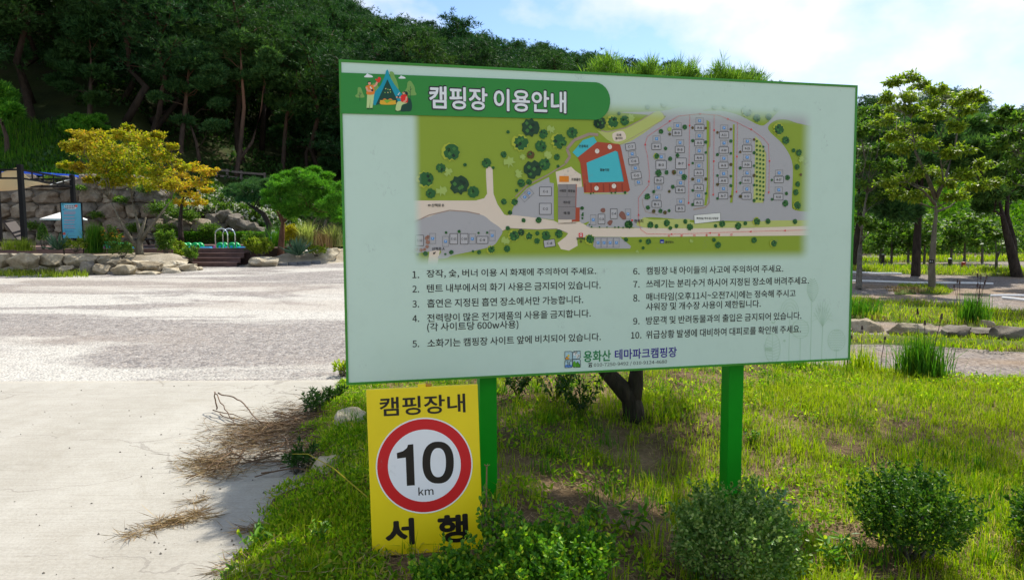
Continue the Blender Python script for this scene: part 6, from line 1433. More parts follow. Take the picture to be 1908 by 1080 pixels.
n = 60000; y = rng.uniform(25.6, 36.6, n); x = y * rng.uniform(.40, .80, n); q = fnoise(x, y, .5, 33); hh = .25 + 1.5 * np.clip(q - .3, 0, 1) + .25 * fnoise(x, y, 2.2, 34); k = (fnoise(x, y, .32, 35) + .03 * (y - 26)) > .42; x, y, hh = x[k], y[k], hh[k]
V, F = leaf_quads(rng, np.stack([x, y, base_z(y) + hh * rng.uniform(0, 1, len(x)) ** .8], 1), unit(rng.normal(0, .6, (len(x), 3)) + np.array([0, 0, .6])), .17, .075); tag(np_mesh('bank_foot_scrub', V, F, M['broad_mid']), 'low green scrub along the foot of the meadow bank', 'scrub', kind='stuff')
QR = [(1614, 619, 58, 25, 'rock_tan', 'tan edging stone beside the campsite board edge'), (1704, 625, 92, 24, 'rock_tan', 'long flat tan edging stone behind the big grass tuft'), (1782, 634, 58, 27, 'rock_grey', 'dark edging stone below the seeding grass tuft'), (1830, 630, 48, 20, 'rock_grey', 'dark low edging stone right of the seeding grass tuft'), (1884, 639, 62, 31, 'rock_grey', 'grey ridged edging stone at the right edge of the photo'), (1843, 618, 18, 22, 'rock_tan', 'small upright tan stone behind the dark low one'), (1545, 620, 60, 25, 'rock_tan', 'tan edging stone hidden behind the campsite board')]
for i, (px, py, wp, hp, kd, lb) in enumerate(QR[:6]):
    g = G(px, py); Y = g[1] + .12; c = P(px, py - hp / 2 + 2, Y); rock('edging_stone', i * 3, c, (wp * mpp(Y) * 1.06, .36, hp * mpp(Y) * 1.2), M[kd], lb, 'rock', rz=rng.uniform(-.1, .1), group='stones edging the right hand path')
clump_grass('grass_tuft', G(1716, 706), 620, .50, .012, .09, M['grass_deep'], 'biggest dark green grass tuft at the edge of the lawn', seed=70, lean=.26, heads=3)
clump_grass('grass_tuft', G(1606, 694), 260, .34, .010, .10, M['grass'], 'light green grass tuft close to the campsite board corner', seed=71, lean=.3, heads=3)
clump_grass('grass_tuft', G(1811, 604), 380, .52, .013, .10, M['grass_deep'], 'grass tuft with dark seed heads above the edging stones', seed=72, lean=.22, heads=9)
clump_grass('grass_tuft', G(1480, 694), 200, .22, .010, .08, M['grass_deep'], 'low dark grass tuft under the campsite board edge', seed=73, lean=.4)
clump_grass('grass_tuft', G(1592, 590), 300, .42, .016, .16, M['grass_deep'], 'broad leaved grass tuft beside the campsite board edge', seed=74, lean=.4)
for i, (a, b, lb) in enumerate((((1560, 525), (1850, 531), 'long white rope marking the pitch behind the tagged tree'), ((1845, 553), (2050, 554), 'white rope marking the right hand pitch'), ((1868, 557), (2050, 580), 'white rope running towards the photo edge'), ((1580, 509), (1680, 512), 'short white rope left of the dark pine trunk'), ((1690, 500), (1908, 506), 'far white rope beyond the dark pine trunk'))):
    p, q = G(*a), G(*b); mb = MB(); mb.tube([p + (q - p) * t + np.array([0, 0, .03 + .008 * math.sin(9 * t)]) for t in np.linspace(0, 1, 9)], .026 if i < 3 else .03, 6); tag(mb.build('pitch_rope', M['white_fabric']), lb, 'rope', 'white ropes marking pitches')
# tagged tree
Y = G(1737, 541)[1]; tk_ = [G(1737, 541), P(1736, 500, Y), P(1740, 440, Y), P(1744, 400, Y), P(1743, 366, Y)]
fk = [([P(1743, 368, Y), P(1728, 330, Y - .1), P(1706, 285, Y - .2), P(1697, 220, Y - .2)], .05), ([P(1743, 372, Y), P(1762, 330, Y + .1), P(1780, 270, Y + .2), P(1790, 200, Y + .2)], .05), ([P(1742, 380, Y), P(1720, 355, Y - .4), P(1690, 340, Y - .6)], .035), ([P(1745, 370, Y), P(1758, 340, Y - .3), P(1748, 260, Y - .4)], .035), ([P(1744, 395, Y), P(1770, 385, Y + .4), P(1800, 360, Y + .5)], .03)]
cl = [(1668, 150, 15), (1695, 145, 17), (1715, 158, 13), (1655, 182, 15), (1690, 178, 17), (1745, 165, 15), (1762, 178, 17), (1785, 185, 16), (1815, 172, 14), (1828, 185, 10), (1672, 200, 16), (1705, 205, 17), (1730, 195, 14), (1760, 210, 15), (1800, 205, 16), (1650, 225, 18), (1690, 240, 20), (1720, 235, 15), (1780, 235, 16), (1680, 275, 18), (1665, 255, 16), (1728, 268, 18), (1705, 262, 14), (1790, 280, 19), (1770, 285, 15), (1715, 320, 20), (1740, 320, 16), (1690, 335, 20), (1765, 340, 16), (1800, 325, 18), (1830, 305, 14), (1845, 340, 18), (1820, 345, 18), (1670, 360, 18), (1700, 365, 18), (1650, 340, 14), (1730, 355, 16), (1780, 365, 16), (1740, 215, 14)]
clump_tree('broadleaf_tree', tk_, px_clumps(cl, Y, rng, 1.2), M['broad'], M['bark_lichen'], .078, 'open crowned young tree with a small black tag on its trunk', seed=81, n_leaf=400, spr=14, ll=.092, lw=.046, forks=fk, flat=.42, join_from=.6, droop=.45, limb_r=.45)
tg = P(1735, 487, Y - .095); mb = MB(); mb.box(tg, (.115, .014, .075)); tgo = empty('pitch_tag', tg, 'small black pitch tag lettered B-1 on the young tree trunk', 'sign'); mb.build('plate', M['black_metal'], tgo)
A = Art(dict(O=tg + np.array([-.0575, -.0075, .0375]), ex=np.array([1, 0, 0.]), ey=np.array([0, 0, -1.]), n=np.array([0, -1., 0]), mpp=mpp(Y)))
_cp, F, lo_, hi_ = text_geo("B-1", 0); V = _cp[0]; uv = (V - lo_) / (hi_ - lo_); A._put(np.stack([.022 + uv[:, 0] * .07, .055 - uv[:, 1] * .036], 1), F, (.7, .7, .7), 2); A.build('lettering', ink, tgo)
# other trees on the right
Y = 16.5
clump_tree('broadleaf_tree', [G(1600, 540), P(1602, 470, Y), P(1606, 420, Y), P(1615, 360, Y)], px_clumps([(1615, 210, 20), (1640, 205, 14), (1605, 240, 20), (1630, 240, 16), (1600, 275, 18), (1625, 280, 18), (1655, 275, 15), (1610, 310, 20), (1645, 305, 18), (1670, 305, 14), (1600, 345, 20), (1630, 340, 18), (1660, 330, 16), (1612, 375, 16), (1645, 365, 14), (1605, 410, 10), (1590, 310, 20), (1590, 250, 20), (1622, 425, 8)], Y, rng, 1.0), M['broad_mid'], M['bark_grey'], .07, 'glossy leaved tree half behind the right edge of the campsite board', seed=82, n_leaf=380, ll=.095, lw=.05, flat=.5, join_from=.35)
Y = 12.5
clump_tree('broadleaf_tree', [G(1960, 575), P(1950, 470, Y), P(1930, 380, Y), P(1915, 310, Y)], px_clumps([(1875, 205, 13), (1860, 222, 12), (1895, 220, 13), (1905, 245, 18), (1880, 250, 15), (1862, 270, 13), (1895, 275, 18), (1910, 300, 18), (1885, 305, 15), (1905, 215, 10), (1920, 270, 22), (1930, 330, 20), (1890, 335, 12), (1940, 240, 22)], Y, rng, .6), M['broad_mid'], M['bark_grey'], .06, 'large leaved tree leaning in from the right edge of the photo', seed=83, n_leaf=240, ll=.10, lw=.055, flat=.55, join_from=.5, droop=.3)
def dpine(tr, cl, Y, label, seed, r0, forks=(), bark='bark_dark', leaf='pine_mid'):
    return clump_tree('pine_tree', [G(*tr[0])] + [P(x, y, Y) for x, y in tr[1:]], px_clumps(cl, Y, rng, 1.6), M[leaf], M[bark], r0, label, seed=seed, n_leaf=420, ll=.22, tk=9, tn=.034, kind='needle', flat=.5, forks=[([P(x, y, Y + .2 * q) for q, (x, y) in enumerate(f)], r0 * .8) for f in forks], join_from=.5)
Y = G(1706, 514)[1]; dpine([(1706, 514), (1709, 440), (1714, 370), (1722, 300)], [(1700, 270, 34), (1740, 255, 34), (1665, 275, 32), (1720, 300, 32), (1770, 265, 30), (1685, 310, 28), (1750, 300, 28), (1645, 300, 26), (1720, 235, 26), (1670, 330, 24), (1640, 250, 26), (1700, 340, 24), (1640, 345, 22), (1620, 380, 24), (1660, 390, 24), (1690, 400, 18)], Y, 'dark trunked pine just behind the tagged young tree', 84, .12)
Y = G(1893, 516)[1]; dpine([(1895, 516), (1885, 470), (1872, 420), (1862, 372)], [(1800, 240, 28), (1835, 245, 30), (1870, 255, 30), (1815, 280, 32), (1850, 290, 32), (1890, 300, 30), (1830, 320, 30), (1870, 330, 28), (1905, 265, 28), (1920, 330, 30), (1800, 310, 24), (1845, 355, 22), (1890, 360, 22), (1930, 290, 30), (1790, 265, 20), (1775, 300, 18), (1835, 385, 16)], Y, 'dark forked pine at the right edge of the photo', 85, .14, [[(1890, 508), (1888, 450), (1876, 400), (1878, 350), (1868, 310)]])
Y = G(1588, 500)[1]; dpine([(1588, 500), (1596, 450), (1602, 400), (1600, 330)], [(1610, 250, 26), (1590, 280, 28), (1630, 290, 26), (1605, 320, 26), (1640, 250, 22), (1625, 220, 20), (1655, 330, 20)], Y, 'dark leaning pine trunk right behind the campsite board edge', 86, .13)
# saplings at the foot of the bank
SP = [(1640, 490, 'sapling left of the dark pine trunk nearest the campsite board'), (1661, 491, 'sapling just left of the dark pine trunk'), (1692, 492, 'forked sapling close to the dark pine trunk'), (1722, 492, 'sapling between the dark trunk and the tagged tree'), (1772, 492, 'sapling behind the black post'), (1797, 490, 'sapling behind the red hydrant'), (1856, 505, 'sapling left of the forked pine'), (1830, 490, 'thin sapling on the far grass strip')]
for i, (px, py, lb) in enumerate(SP):
    g = G(px, py); Y = g[1]; h = rng.uniform(.9, 1.15)
    clump_tree('sapling', [g, P(px + 1, py - 35 * h, Y), P(px - 2 + i % 3 * 3, py - 62 * h, Y)], px_clumps([(px + rng.uniform(-26, 26), py - rng.uniform(34, 96) * h, rng.uniform(9, 17)) for _ in range(12)], Y, rng, .5), M['broad_mid'], M['bark_grey'], .045, lb, 'sapling', 'saplings at the foot of the bank', 90 + i, 60, .17, .09, .5, join_from=.4, forks=[([P(px, py - 18, Y), P(px + 7, py - 40 * h, Y), P(px + 12, py - 62 * h, Y)], .03)] if i % 2 == 0 else ())
# little fixtures
def fixture(name, px, py, h, w_, mat, cap, label, cat):
    g = G(px, py); root = empty(name, g, label, cat); mb = MB(); mb.lathe([(w_, 0), (w_, h * .82), (w_ * 1.15, h * .84), (w_ * 1.15, h * .9)], g, 14); mb.build('post', mat, root); mb = MB(); mb.lathe([(w_ * .9, h * .9), (w_ * .9, h * .95), (w_ * .5, h)], g, 14); mb.build('cap', cap, root); return root
fixture('power_post', 1769, 501, .34, .05, M['dark_brown'], M['white_fabric'], 'short dark power post with a pale cap on the far grass', 'post')
fixture('power_post', 1645, 491, .34, .05, M['dark_brown'], M['white_fabric'], 'short dark power post near the campsite board edge', 'post')
M['red_paint'] = mat_plain('red_paint', (.4, .02, .015), .5); fixture('hydrant', 1795, 501, .22, .06, M['red_paint'], M['red_paint'], 'small red hydrant on the far grass strip', 'hydrant')
pg_ = hit(1681, 450, 36.2); mb = MB(); mb.box((pg_[0], pg_[1], pg_[2] + .25), (.9, .4, .5)); o = mb.build('utility_box', M['white_fabric'], loc=tuple(pg_), bevel=.03); tag(o, 'white utility box lying in the meadow bank weeds', 'box')

# ------------------------------------------------------------------ pine close behind the board
Y = 5.9; b0 = G(1181, 766, .08)
Y = b0[1]
cl = [(1120, 212, 75), (1180, 205, 75), (1240, 210, 70), (1300, 222, 65), (1360, 225, 60), (1400, 240, 50), (1050, 225, 75), (980, 240, 75), (910, 250, 75), (840, 260, 75), (790, 280, 60), (770, 310, 55), (1150, 280, 85), (1230, 280, 80), (1320, 290, 70), (1050, 300, 85), (960, 310, 85), (880, 330, 80), (800, 350, 75), (1400, 310, 60), (1100, 370, 70), (1200, 370, 70), (1300, 370, 70), (930, 380, 75), (760, 360, 55, -.5), (780, 330, 60, -.7), (840, 330, 75, -.8), (910, 320, 75, -.8), (990, 320, 80, -.8), (1080, 310, 80, -.8), (770, 420, 55, -.7), (830, 420, 70, -.8), (1180, 300, 80, -.9), (1270, 300, 75, -.8), (1360, 320, 65, -.7), (1000, 420, 80, -.8), (1120, 420, 80, -.8), (1430, 290, 55, -.2), (1180, 250, 85, .9), (1280, 260, 80, 1.0), (1100, 260, 85, .9), (1000, 270, 80, .8), (1350, 270, 70, .9), (1230, 330, 85, 1.3), (1130, 330, 85, 1.3), (1040, 340, 80, 1.2), (1310, 340, 75, 1.3)]
clump_tree('pine_tree', [b0, P(1175, 740, Y), P(1152, 716, Y), P(1128, 690, Y + .05), P(1096, 640, Y), P(1060, 540, Y), P(1020, 420, Y)], px_clumps(cl, Y, rng, .95), M['pine_lime'], M['bark_dark'], .086, 'pine with a dark forked trunk standing right behind the campsite board', seed=88, n_leaf=300, ll=.115, tk=16, tn=.0042, kind='needle', flat=.5,
           forks=[([P(1177, 748, Y), P(1184, 716, Y), P(1186, 690, Y), P(1194, 640, Y), P(1215, 540, Y), P(1245, 420, Y)], .078)], join_from=.6, limb_r=.25)
# single tip pushing up above the board edge
pb = []
for i, (px, py, h) in enumerate(((1118, 122, 22), (1132, 112, 20), (1150, 118, 18), (1108, 128, 14), (1195, 128, 14), (1206, 118, 18), (1218, 122, 14), (1258, 128, 18), (1275, 122, 14), (1290, 132, 14), (1340, 132, 20), (1352, 128, 18), (1372, 138, 16), (1395, 140, 16), (1412, 144, 14), (1322, 140, 12))):
    c = P(px, py + 26, Y); m_ = 46; t = rng.uniform(-1.2, 1, m_); pb.append(tufts(rng, c + np.outer(t, [rng.normal(0, .02), 0, h * mpp(Y)]) + rng.normal(0, .035, (m_, 3)), unit(rng.normal(0, .3, (m_, 3)) + np.array([0, 0, 1.0])), 12, .10, .0042, .45))
V, F = join(pb); np_mesh('shoots', V, F, M['pine_lime'], bpy.data.objects['pine_tree'] if False else [o for o in COL.objects if o.get('label', '').startswith('pine with a dark forked trunk')][0])
# tree just out of the picture that shades the lawn's right side
gq = np.array([7.3, 8.4, SL * 8.4])
clump_tree('pine_tree', [gq, gq + [0, 0, 2.4], gq + [-.1, .1, 4.8], gq + [0, 0, 7.2]], [(gq + np.array([dx, dy, dz]), .62) for dx, dy, dz in ((-.6, -.2, 6.2), (0, .3, 7.0), (.5, -.2, 6.5), (-1.3, .3, 6.4), (-1.8, 0, 6.7), (.2, -.5, 6.2), (-.2, -.1, 7.6), (-1.0, -.1, 6.9), (.8, .3, 7.2), (-2.0, .4, 6.3))], M['pine_mid'], M['bark_dark'], .10, 'pine standing on the lawn beyond the right edge of the photo', seed=89, n_leaf=150, ll=.12, tk=14, tn=.006, kind='needle')

# ------------------------------------------------------------------ foreground bushes
def lz(x, y): return float(lawn_z(np.array([[x]]), np.array([[y]]))[0, 0])
def fb(px, py_base, Y, rx, ry, h, *a, **k):
    p = P(px, py_base, Y); p[2] = lz(p[0], p[1]) - .03; return bush('box_bush', p, rx, ry, h, *a, **k)
fb(1022, 1110, 2.70, .285, .25, .25, 8500, M['box_bright'], .022, .013, 'bright green box bush in front of the yellow sign and the near post', 'bush', seed=201, sprigs=120, spiky=-.2, group=None)
fb(1358, 1060, 3.05, .30, .27, .40, 8500, M['box_olive'], .020, .012, 'olive green box bush at the foot of the far board post', 'bush', seed=202, sprigs=120, spiky=-.1)
fb(1694, 1040, 3.34, .265, .25, .42, 7000, M['box_dark'], .020, .012, 'darkest box bush standing alone on the open lawn', 'bush', seed=203, sprigs=120, spiky=-.1)
fb(1990, 1030, 3.4, .27, .25, .38, 4500, M['box_dark'], .024, .015, 'box bush cut by the right edge of the photo', 'bush', seed=204, sprigs=24, spiky=-.6)
fb(835, 1115, 2.72, .15, .14, .17, 2200, M['box_bright'], .024, .015, 'small box shoots under the yellow sign', 'bush', seed=205, sprigs=18, spiky=-.5)
sp = P(912, 960, 2.8); root = empty('shoot', (sp[0], sp[1], lz(sp[0], sp[1])), 'tall pale shoots rising beside the yellow sign', 'plant'); parts = []; mb = MB()
for i, (px, top) in enumerate(((900, 905), (915, 925), (893, 955), (930, 930), (948, 945), (898, 935), (905, 985))):
    a = P(px + 14, 1010, 2.8); b = P(px, top, 2.78); mb.tube(wobble(rng, a, b, 4, .15), [.004, .0035, .003, .002, .0015], 5); m_ = 46; t = rng.uniform(.15, 1.02, m_); parts.append(leaf_oval(rng, a + (b - a) * t[:, None] + rng.normal(0, .008, (m_, 3)), unit(rng.normal(0, .7, (m_, 3)) + np.array([0, 0, .4])), .024, .015))
mb.build('stem', M['bark_grey'], root); V, F = join(parts); np_mesh('leaves', V, F, M['box_bright'], root)

# ------------------------------------------------------------------ lawn: blades, straw, weeds
rng = np.random.default_rng(500)
def lawn_pts(n, x0=-1.9, x1=6.6, y0=2.3, y1=7.4, pw=1.6):
    y = y0 + (y1 - y0) * rng.uniform(0, 1, n) ** pw; x = rng.uniform(-1, 1, n) * 0 + rng.uniform(x0, x1, n); px = CX + FPX * x / y
    k = (px > 330) & (px < 2080) & (ld(x, y) > rng.uniform(-.06, .05, n)); return x[k], y[k]
def lush(x, y):
    px = CX + FPX * x / y; py = 436 + FPX * (1.52 - SL * y) / y
    d = .25 + .55 * np.clip((px - 1300) / 300, 0, 1)
    d = d + .12 * np.clip((760 - px) / 60, 0, 1) + .35 * np.clip((760 - py) / 60, 0, 1) * (px > 1380)
    d = d - .24 * 1.5 * np.exp(-((px - 1060) / 270) ** 2 - ((py - 850) / 95) ** 2)
    return d + (fnoise(x, y, 1.5, 21) - .5) * 1.5 + (fnoise(x, y, 4.5, 22) - .5) * .9 + (fnoise(x, y, 11, 23) - .5) * .5
x, y = lawn_pts(330000); k = lush(x, y) > rng.uniform(0, 1, len(x)) ** .8; x, y = x[k], y[k]
z = lawn_z(x, y); px = CX + FPX * x / y; hgt = np.where(px < 700, .045, .062) * rng.uniform(.4, 1.4, len(x)) * (.7 + .9 * fnoise(x, y, 2.0, 30))
V, F = blades(rng, np.stack([x, y, z - .004], 1), hgt, .0042 + .002 * rng.uniform(0, 1, len(x)), .55, .55); tag(np_mesh('lawn_grass', V, F, M['grass']), 'sunlit lawn grass around the campsite board', 'grass', kind='stuff')
print('blades', len(x))
# longer clumps
cx_, cy_ = lawn_pts(620); xs, ys = [], []
for a, b in zip(cx_, cy_):
    m_ = rng.integers(10, 30); xs.append(a + rng.normal(0, .03, m_)); ys.append(b + rng.normal(0, .03, m_))
x, y = np.concatenate(xs), np.concatenate(ys); k = sdist(lawn, x, y) > 0; x, y = x[k], y[k]
V, F = blades(rng, np.stack([x, y, lawn_z(x, y)], 1), .13 * rng.uniform(.4, 1.3, len(x)), .0055, .45, .6); tag(np_mesh('long_grass', V, F, M['grass']), 'longer grass clumps standing out of the lawn', 'grass', kind='stuff')
cx_, cy_ = lawn_pts(420); xs, ys = [], []
for a, b in zip(cx_, cy_):
    if fnoise(np.array(a), np.array(b), 1.2, 71) < .5: continue
    m_ = rng.integers(14, 40); xs.append(a + rng.normal(0, .05, m_)); ys.append(b + rng.normal(0, .04, m_))
x, y = np.concatenate(xs), np.concatenate(ys); k = ld(x, y) > 0; x, y = x[k], y[k]
V, F = blades(rng, np.stack([x, y, lawn_z(x, y)], 1), .12 * rng.uniform(.4, 1.3, len(x)), .006, .4, .5); tag(np_mesh('deep_grass', V, F, M['grass_deep']), 'deeper green grass patches in the lawn', 'grass', kind='stuff')
# dry straw lying on the soil
x, y = lawn_pts(70000); k = (1.05 - lush(x, y)) > rng.uniform(0, 1, len(x)); x, y = x[k], y[k]
th = rng.uniform(0, 6.28, len(x)); V, F = leaf_quads(rng, np.stack([x, y, lawn_z(x, y) + rng.uniform(0, .018, len(x)) + np.where(x < -.3, rng.uniform(0, .06, len(x)), 0)], 1), unit(np.stack([np.cos(th), np.sin(th), rng.normal(0, .16, len(x))], 1)), .09 * rng.uniform(.4, 1.3, len(x)), .0035, np.tile([0, 0, 1.0], (len(x), 1))); tag(np_mesh('dry_straw', V, F, M['straw']), 'dry straw lying on bare soil in the lawn', 'straw', kind='stuff')
# small broad leaves among the blades
x, y = lawn_pts(60000); k = (fnoise(x, y, 1.9, 51) + .35 * (fnoise(x, y, 8, 52) - .5) + .12 * (x < -.3)) > .56; x, y = x[k], y[k]; n = len(x)
V, F = leaf_oval(rng, np.stack([x, y, lawn_z(x, y) + rng.uniform(.0, .055, n)], 1), unit(rng.normal(0, .7, (n, 3)) + np.array([0, 0, .25])), .034 * rng.uniform(.5, 1.5, n), .016, unit(rng.normal(0, .4, (n, 3)) + np.array([0, 0, 1.0]))); tag(np_mesh('lawn_weeds', V, F, M['sedum']), 'small leafy weeds scattered through the lawn', 'weeds', kind='stuff')
# creeping ground cover along the drive
n = 110000; y = rng.uniform(2.4, 6.6, n); x = rng.uniform(-2.0, -.35, n); px = CX + FPX * x / y; d = ld(x, y); k = (d > rng.uniform(-.06, .03, n)) & (d < .75) & (px < 720) & (px > 330) & (fnoise(x, y, 3.0, 41) > rng.uniform(.12, .72, n)); x, y = x[k], y[k]
zz = lawn_z(x, y) + .055 * fnoise(x, y, 4, 44) * rng.uniform(.3, 1.2, len(x)); V, F = leaf_quads(rng, np.stack([x, y, zz], 1), unit(rng.normal(0, .6, (len(x), 3)) + np.array([0, 0, .7])), .030 * rng.uniform(.6, 1.3, len(x)), .011); tag(np_mesh('creeping_cover', V, F, M['sedum']), 'creeping green ground cover along the drive edge', 'ground cover', kind='stuff')
# broad weeds: single plants one can point at
WD = [(1175, 965, .16, 'leafy weed in the bare patch below the board centre'), (1120, 960, .13, 'smaller leafy weed left of the one below the board centre'), (1435, 905, .15, 'pale leaved weed right of the far board post'), (1400, 800, .10, 'low round weed on bare soil right of the far post'), (470, 1010, .12, 'broad leaved weed on the lawn corner by the drive'), (600, 1010, .10, 'broad leaved weed between the lawn corner and the yellow sign'), (420, 1062, .10, 'weed sprawling onto the concrete at the bottom edge'), (1565, 1000, .14, 'broad leaved weed between the two right hand bushes'), (1085, 775, .34, 'dark fern like weed at the foot of the forked pine'), (1035, 748, .36, 'dark leafy weed in shade left of the forked pine'), (965, 740, .30, 'dark leafy weed in shade beside the near post'), (1590, 985, .12, 'round leaved seedling left of the darkest bush')]
for i, (px, py, h, lb) in enumerate(WD):
    g = G(px, py, .06); g[2] = lz(g[0], g[1]); root = empty('weed', g, lb, 'weed'); parts = []; mb = MB(); ns = 5 if h < .2 else 20
    for s in range(ns):
        a = rng.uniform(0, 6.28); e = g + np.array([math.cos(a) * h * .5, math.sin(a) * h * .5, h * rng.uniform(.6, 1.1)]); mb.tube([g - np.array([0, 0, .01]), (g + e) / 2 + np.array([0, 0, .02]), e], [.003, .0025, .0015], 4); m_ = 9 if h < .2 else 16; t = np.linspace(.3, 1.02, m_); sd = rng.normal(0, .8, (m_, 3)) + np.array([0, 0, .15])
        parts.append(leaf_oval(rng, g + (e - g) * t[:, None], unit(sd), h * .42 if h < .2 else .05, h * .14 if h < .2 else .018, np.tile([0, 0, 1.0], (m_, 1)) + rng.normal(0, .3, (m_, 3))))
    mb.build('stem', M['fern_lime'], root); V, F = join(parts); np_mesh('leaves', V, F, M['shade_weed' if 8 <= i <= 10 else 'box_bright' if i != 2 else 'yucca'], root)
# pale stones of the lawn edge
for i, (px, py, wp, hp, lb) in enumerate(((645, 808, 58, 44, 'pale round topped stone at the lawn edge beside the board corner'), (604, 900, 60, 48, 'grey flat stone half sunk in the lawn edge'), (566, 976, 54, 38, 'sandy stone in the lawn edge left of the yellow sign'), (622, 838, 34, 20, 'small dark stone between the two upper lawn edge stones'), (585, 925, 30, 18, 'small stone just below the grey flat lawn edge stone'), (520, 1000, 26, 14, 'smallest stone where the lawn corner meets the concrete'))):
    g = G(px, py); rock('lawn_edge_stone', i + 2, g + np.array([0, .1, hp * mpp(g[1]) * .30]), (wp * mpp(g[1]) * 1.1, .3, hp * mpp(g[1]) * 1.2), M['rock_pale'], lb, 'rock', rz=.5 * i)

# ------------------------------------------------------------------ heap of dead branches on the drive
hp_ = G(510, 830); heap = empty('dead_branches', hp_, 'heap of brown dead branches and roots lying on the concrete beside the lawn', 'dead branches')
mb = MB()
def gz(p, h): return np.array([p[0], p[1], SL * p[1] + .012 + h])
for i in range(75):
    px, py = rng.normal(520, 62), rng.normal(825, 34); a = G(px, py); th = rng.normal(.15, .5); L = rng.uniform(.25, .8); n_ = 6; pts = [gz(a, .02)]; hh = rng.uniform(.005, .045)
    for q in range(1, n_): th += rng.normal(0, .35); pts.append(gz(pts[-1] + np.array([math.cos(th), math.sin(th), 0]) * L / n_, hh * math.sin(q / n_ * 3.1) + .01))
    r = rng.uniform(.002, .007); mb.tube(pts, [r * (1 - .1 * q) for q in range(n_)], 5)
for pts_px in ([(405, 770, .02), (402, 768, .16), (420, 785, .09), (440, 800, .02)], [(408, 770, .16), (450, 782, .14), (480, 798, .06), (520, 810, .02)], [(400, 885, .02), (430, 862, .05), (480, 872, .03), (560, 862, .02), (600, 850, .02)], [(540, 835, .02), (580, 830, .06), (640, 836, .02)]):
    _p = [gz(G(a, b), h) for a, b, h in pts_px]; _q = []
    for i_ in range(len(_p) - 1):
        a_, b_, c_, d_ = _p[max(i_ - 1, 0)], _p[i_], _p[i_ + 1], _p[min(i_ + 2, len(_p) - 1)]
        for t in np.linspace(0, 1, 7)[:-1]: _q.append(.5 * (2 * b_ + (c_ - a_) * t + (2 * a_ - 5 * b_ + 4 * c_ - d_) * t * t + (3 * b_ - a_ - 3 * c_ + d_) * t ** 3) + rng.normal(0, .004, 3))
    _q.append(_p[-1])
    mb.tube(_q, np.linspace(.006, .003, len(_q)), 6)
mb.build('twigs', M['bark_twig'], heap, smooth=True)
n = 1150; _c = [(480, 815, 40, 14, 1.2), (545, 800, 40, 12, .8), (600, 785, 45, 14, .8), (420, 870, 30, 9, .5), (510, 865, 50, 8, .5), (580, 840, 40, 10, .6), (455, 840, 40, 8, .4), (560, 770, 35, 6, .3), (640, 745, 30, 8, .3)]; px = np.concatenate([rng.normal(c[0], c[2], int(n * c[4])) for c in _c]); py = np.concatenate([rng.normal(c[1], c[3], int(n * c[4])) for c in _c])
def straws(px, py, hmax, L=.15, wd=.0035):
    pts = np.array([G(a, b) for a, b in zip(px, py)]); pts[:, 2] += .014 + rng.uniform(0, 1, len(pts)) ** 2.2 * hmax; th = rng.normal(.2, 1.0, len(pts)) + rng.integers(0, 2, len(pts)) * np.pi
    return leaf_quads(rng, pts, unit(np.stack([np.cos(th), np.sin(th), rng.normal(0, .22, len(pts))], 1)), L * rng.uniform(.3, 1.4, len(pts)), wd)
k = (px < 690) & (px + (py - 800) * .6 < 690) & (fnoise(px, py, .045, 3) > rng.uniform(.1, .62, len(px))); V, F = straws(px[k], py[k], .045); np_mesh('dry_stalks', V, F, M['straw_dark'], heap)
px = np.concatenate([rng.normal(455, 40, 600), rng.normal(385, 24, 420), rng.normal(400, 18, 200)]); py = np.concatenate([rng.normal(818, 16, 600), rng.normal(868, 9, 420), rng.normal(890, 8, 200)]); V, F = straws(px, py, .04); np_mesh('pale_straw', V, F, M['straw'], heap)
def wisp(label, segs, n, sd):
    P_ = []; 
    for _ in range(n):
        (a, b) = segs[rng.integers(0, len(segs))]; t = rng.uniform(); P_.append((a[0] + (b[0] - a[0]) * t + rng.normal(0, sd), a[1] + (b[1] - a[1]) * t + rng.normal(0, sd * .35)))
    P_ = np.array(P_); V, F = straws(P_[:, 0], P_[:, 1], .02, .10, .0035); c = V.mean(0); tag(np_mesh('straw_wisp', V, F, M['straw'], loc=(c[0], c[1], SL * c[1])), label, 'dry grass')
wisp('long wisp of dry grass lying on the open concrete', [((232, 1006), (300, 985)), ((300, 985), (370, 972)), ((290, 978), (330, 978))], 520, 7)
wisp('small wisp of dry grass behind the long one on the concrete', [((360, 958), (400, 970)), ((372, 955), (362, 968))], 200, 6)
wisp('tiny dry wisp nearest the heap of dead branches', [((350, 946), (385, 930))], 90, 4)
wisp('dry grass scraps along the lawn corner at the bottom edge', [((390, 1078), (470, 1040)), ((455, 1000), (480, 985))], 300, 9)
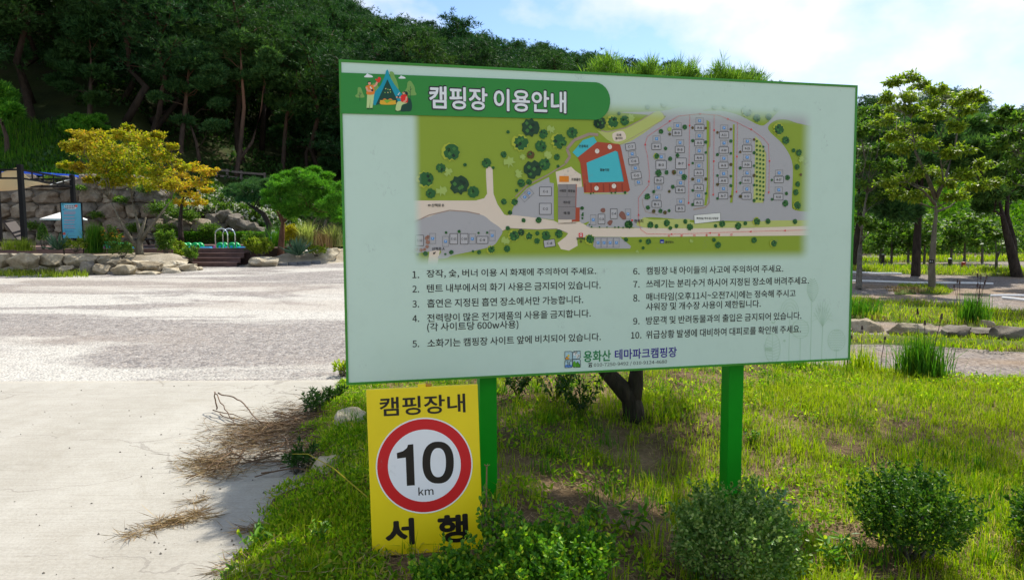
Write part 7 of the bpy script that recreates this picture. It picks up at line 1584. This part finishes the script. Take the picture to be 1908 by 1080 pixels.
# single yellow stalk leaning over the heap, weeds on the edge
mb = MB(); a = P(684, 925, 3.08); b = P(545, 845, 3.9); mb.tube([a, (a * .6 + b * .4) + np.array([0, 0, .05]), (a * .25 + b * .75) + np.array([0, 0, .05]), b], [.003, .003, .0025, .002], 5); tag(mb.build('dry_stalk', M['gold_leaf'], loc=tuple(a)), 'long yellow dry grass stalk leaning out left of the yellow sign', 'grass stalk')
mb = MB(); a = P(905, 1000, 3.03); b = P(907, 868, 3.03); mb.tube([a, b], [.005, .003], 6)
for q in range(5): mb.tube([b, b + np.array([math.cos(q * 1.25) * .014, math.sin(q * 1.25) * .014, .008])], [.002, .001], 4)
tag(mb.build('dry_plant', M['straw'], loc=tuple(a)), 'upright dry stem against the near board post', 'plant stem')
for i, (px, py, h, lb) in enumerate(((585, 775, .16, 'thin upright weed on the gravel edge beside the dead branches'), (620, 760, .15, 'bushy weed at the board corner beside the dead branches'), (560, 880, .13, 'grassy weed between the heap and the grey stone'), (640, 700, .12, 'low bright weed under the board corner'))):
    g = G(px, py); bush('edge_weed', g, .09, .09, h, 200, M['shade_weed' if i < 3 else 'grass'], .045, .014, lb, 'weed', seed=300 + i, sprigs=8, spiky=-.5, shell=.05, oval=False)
# pebbles and crumbs on the concrete
n = 110; mbp = []; px = rng.uniform(0, 620, n); py = 720 + rng.uniform(0, 1, n) ** 1.3 * 360; V0 = np.array([(1, 0, 0), (-1, 0, 0), (0, 1, 0), (0, -1, 0), (0, 0, 1), (0, 0, -.3)], float); F0 = np.array([(0, 2, 4), (2, 1, 4), (1, 3, 4), (3, 0, 4), (2, 0, 5), (1, 2, 5), (3, 1, 5), (0, 3, 5)])
for a, b in zip(px, py): mbp.append((G(a, b) + np.array([0, 0, .014]) + V0 * rng.uniform(.003, .009) * rng.uniform(.6, 1.2, 3), F0))
V, F = join(mbp); tag(np_mesh('loose_gravel', V, F, M['rock_grey']), 'loose crumbs of gravel scattered on the concrete', 'gravel', kind='stuff')
print('objects', len(bpy.data.objects))
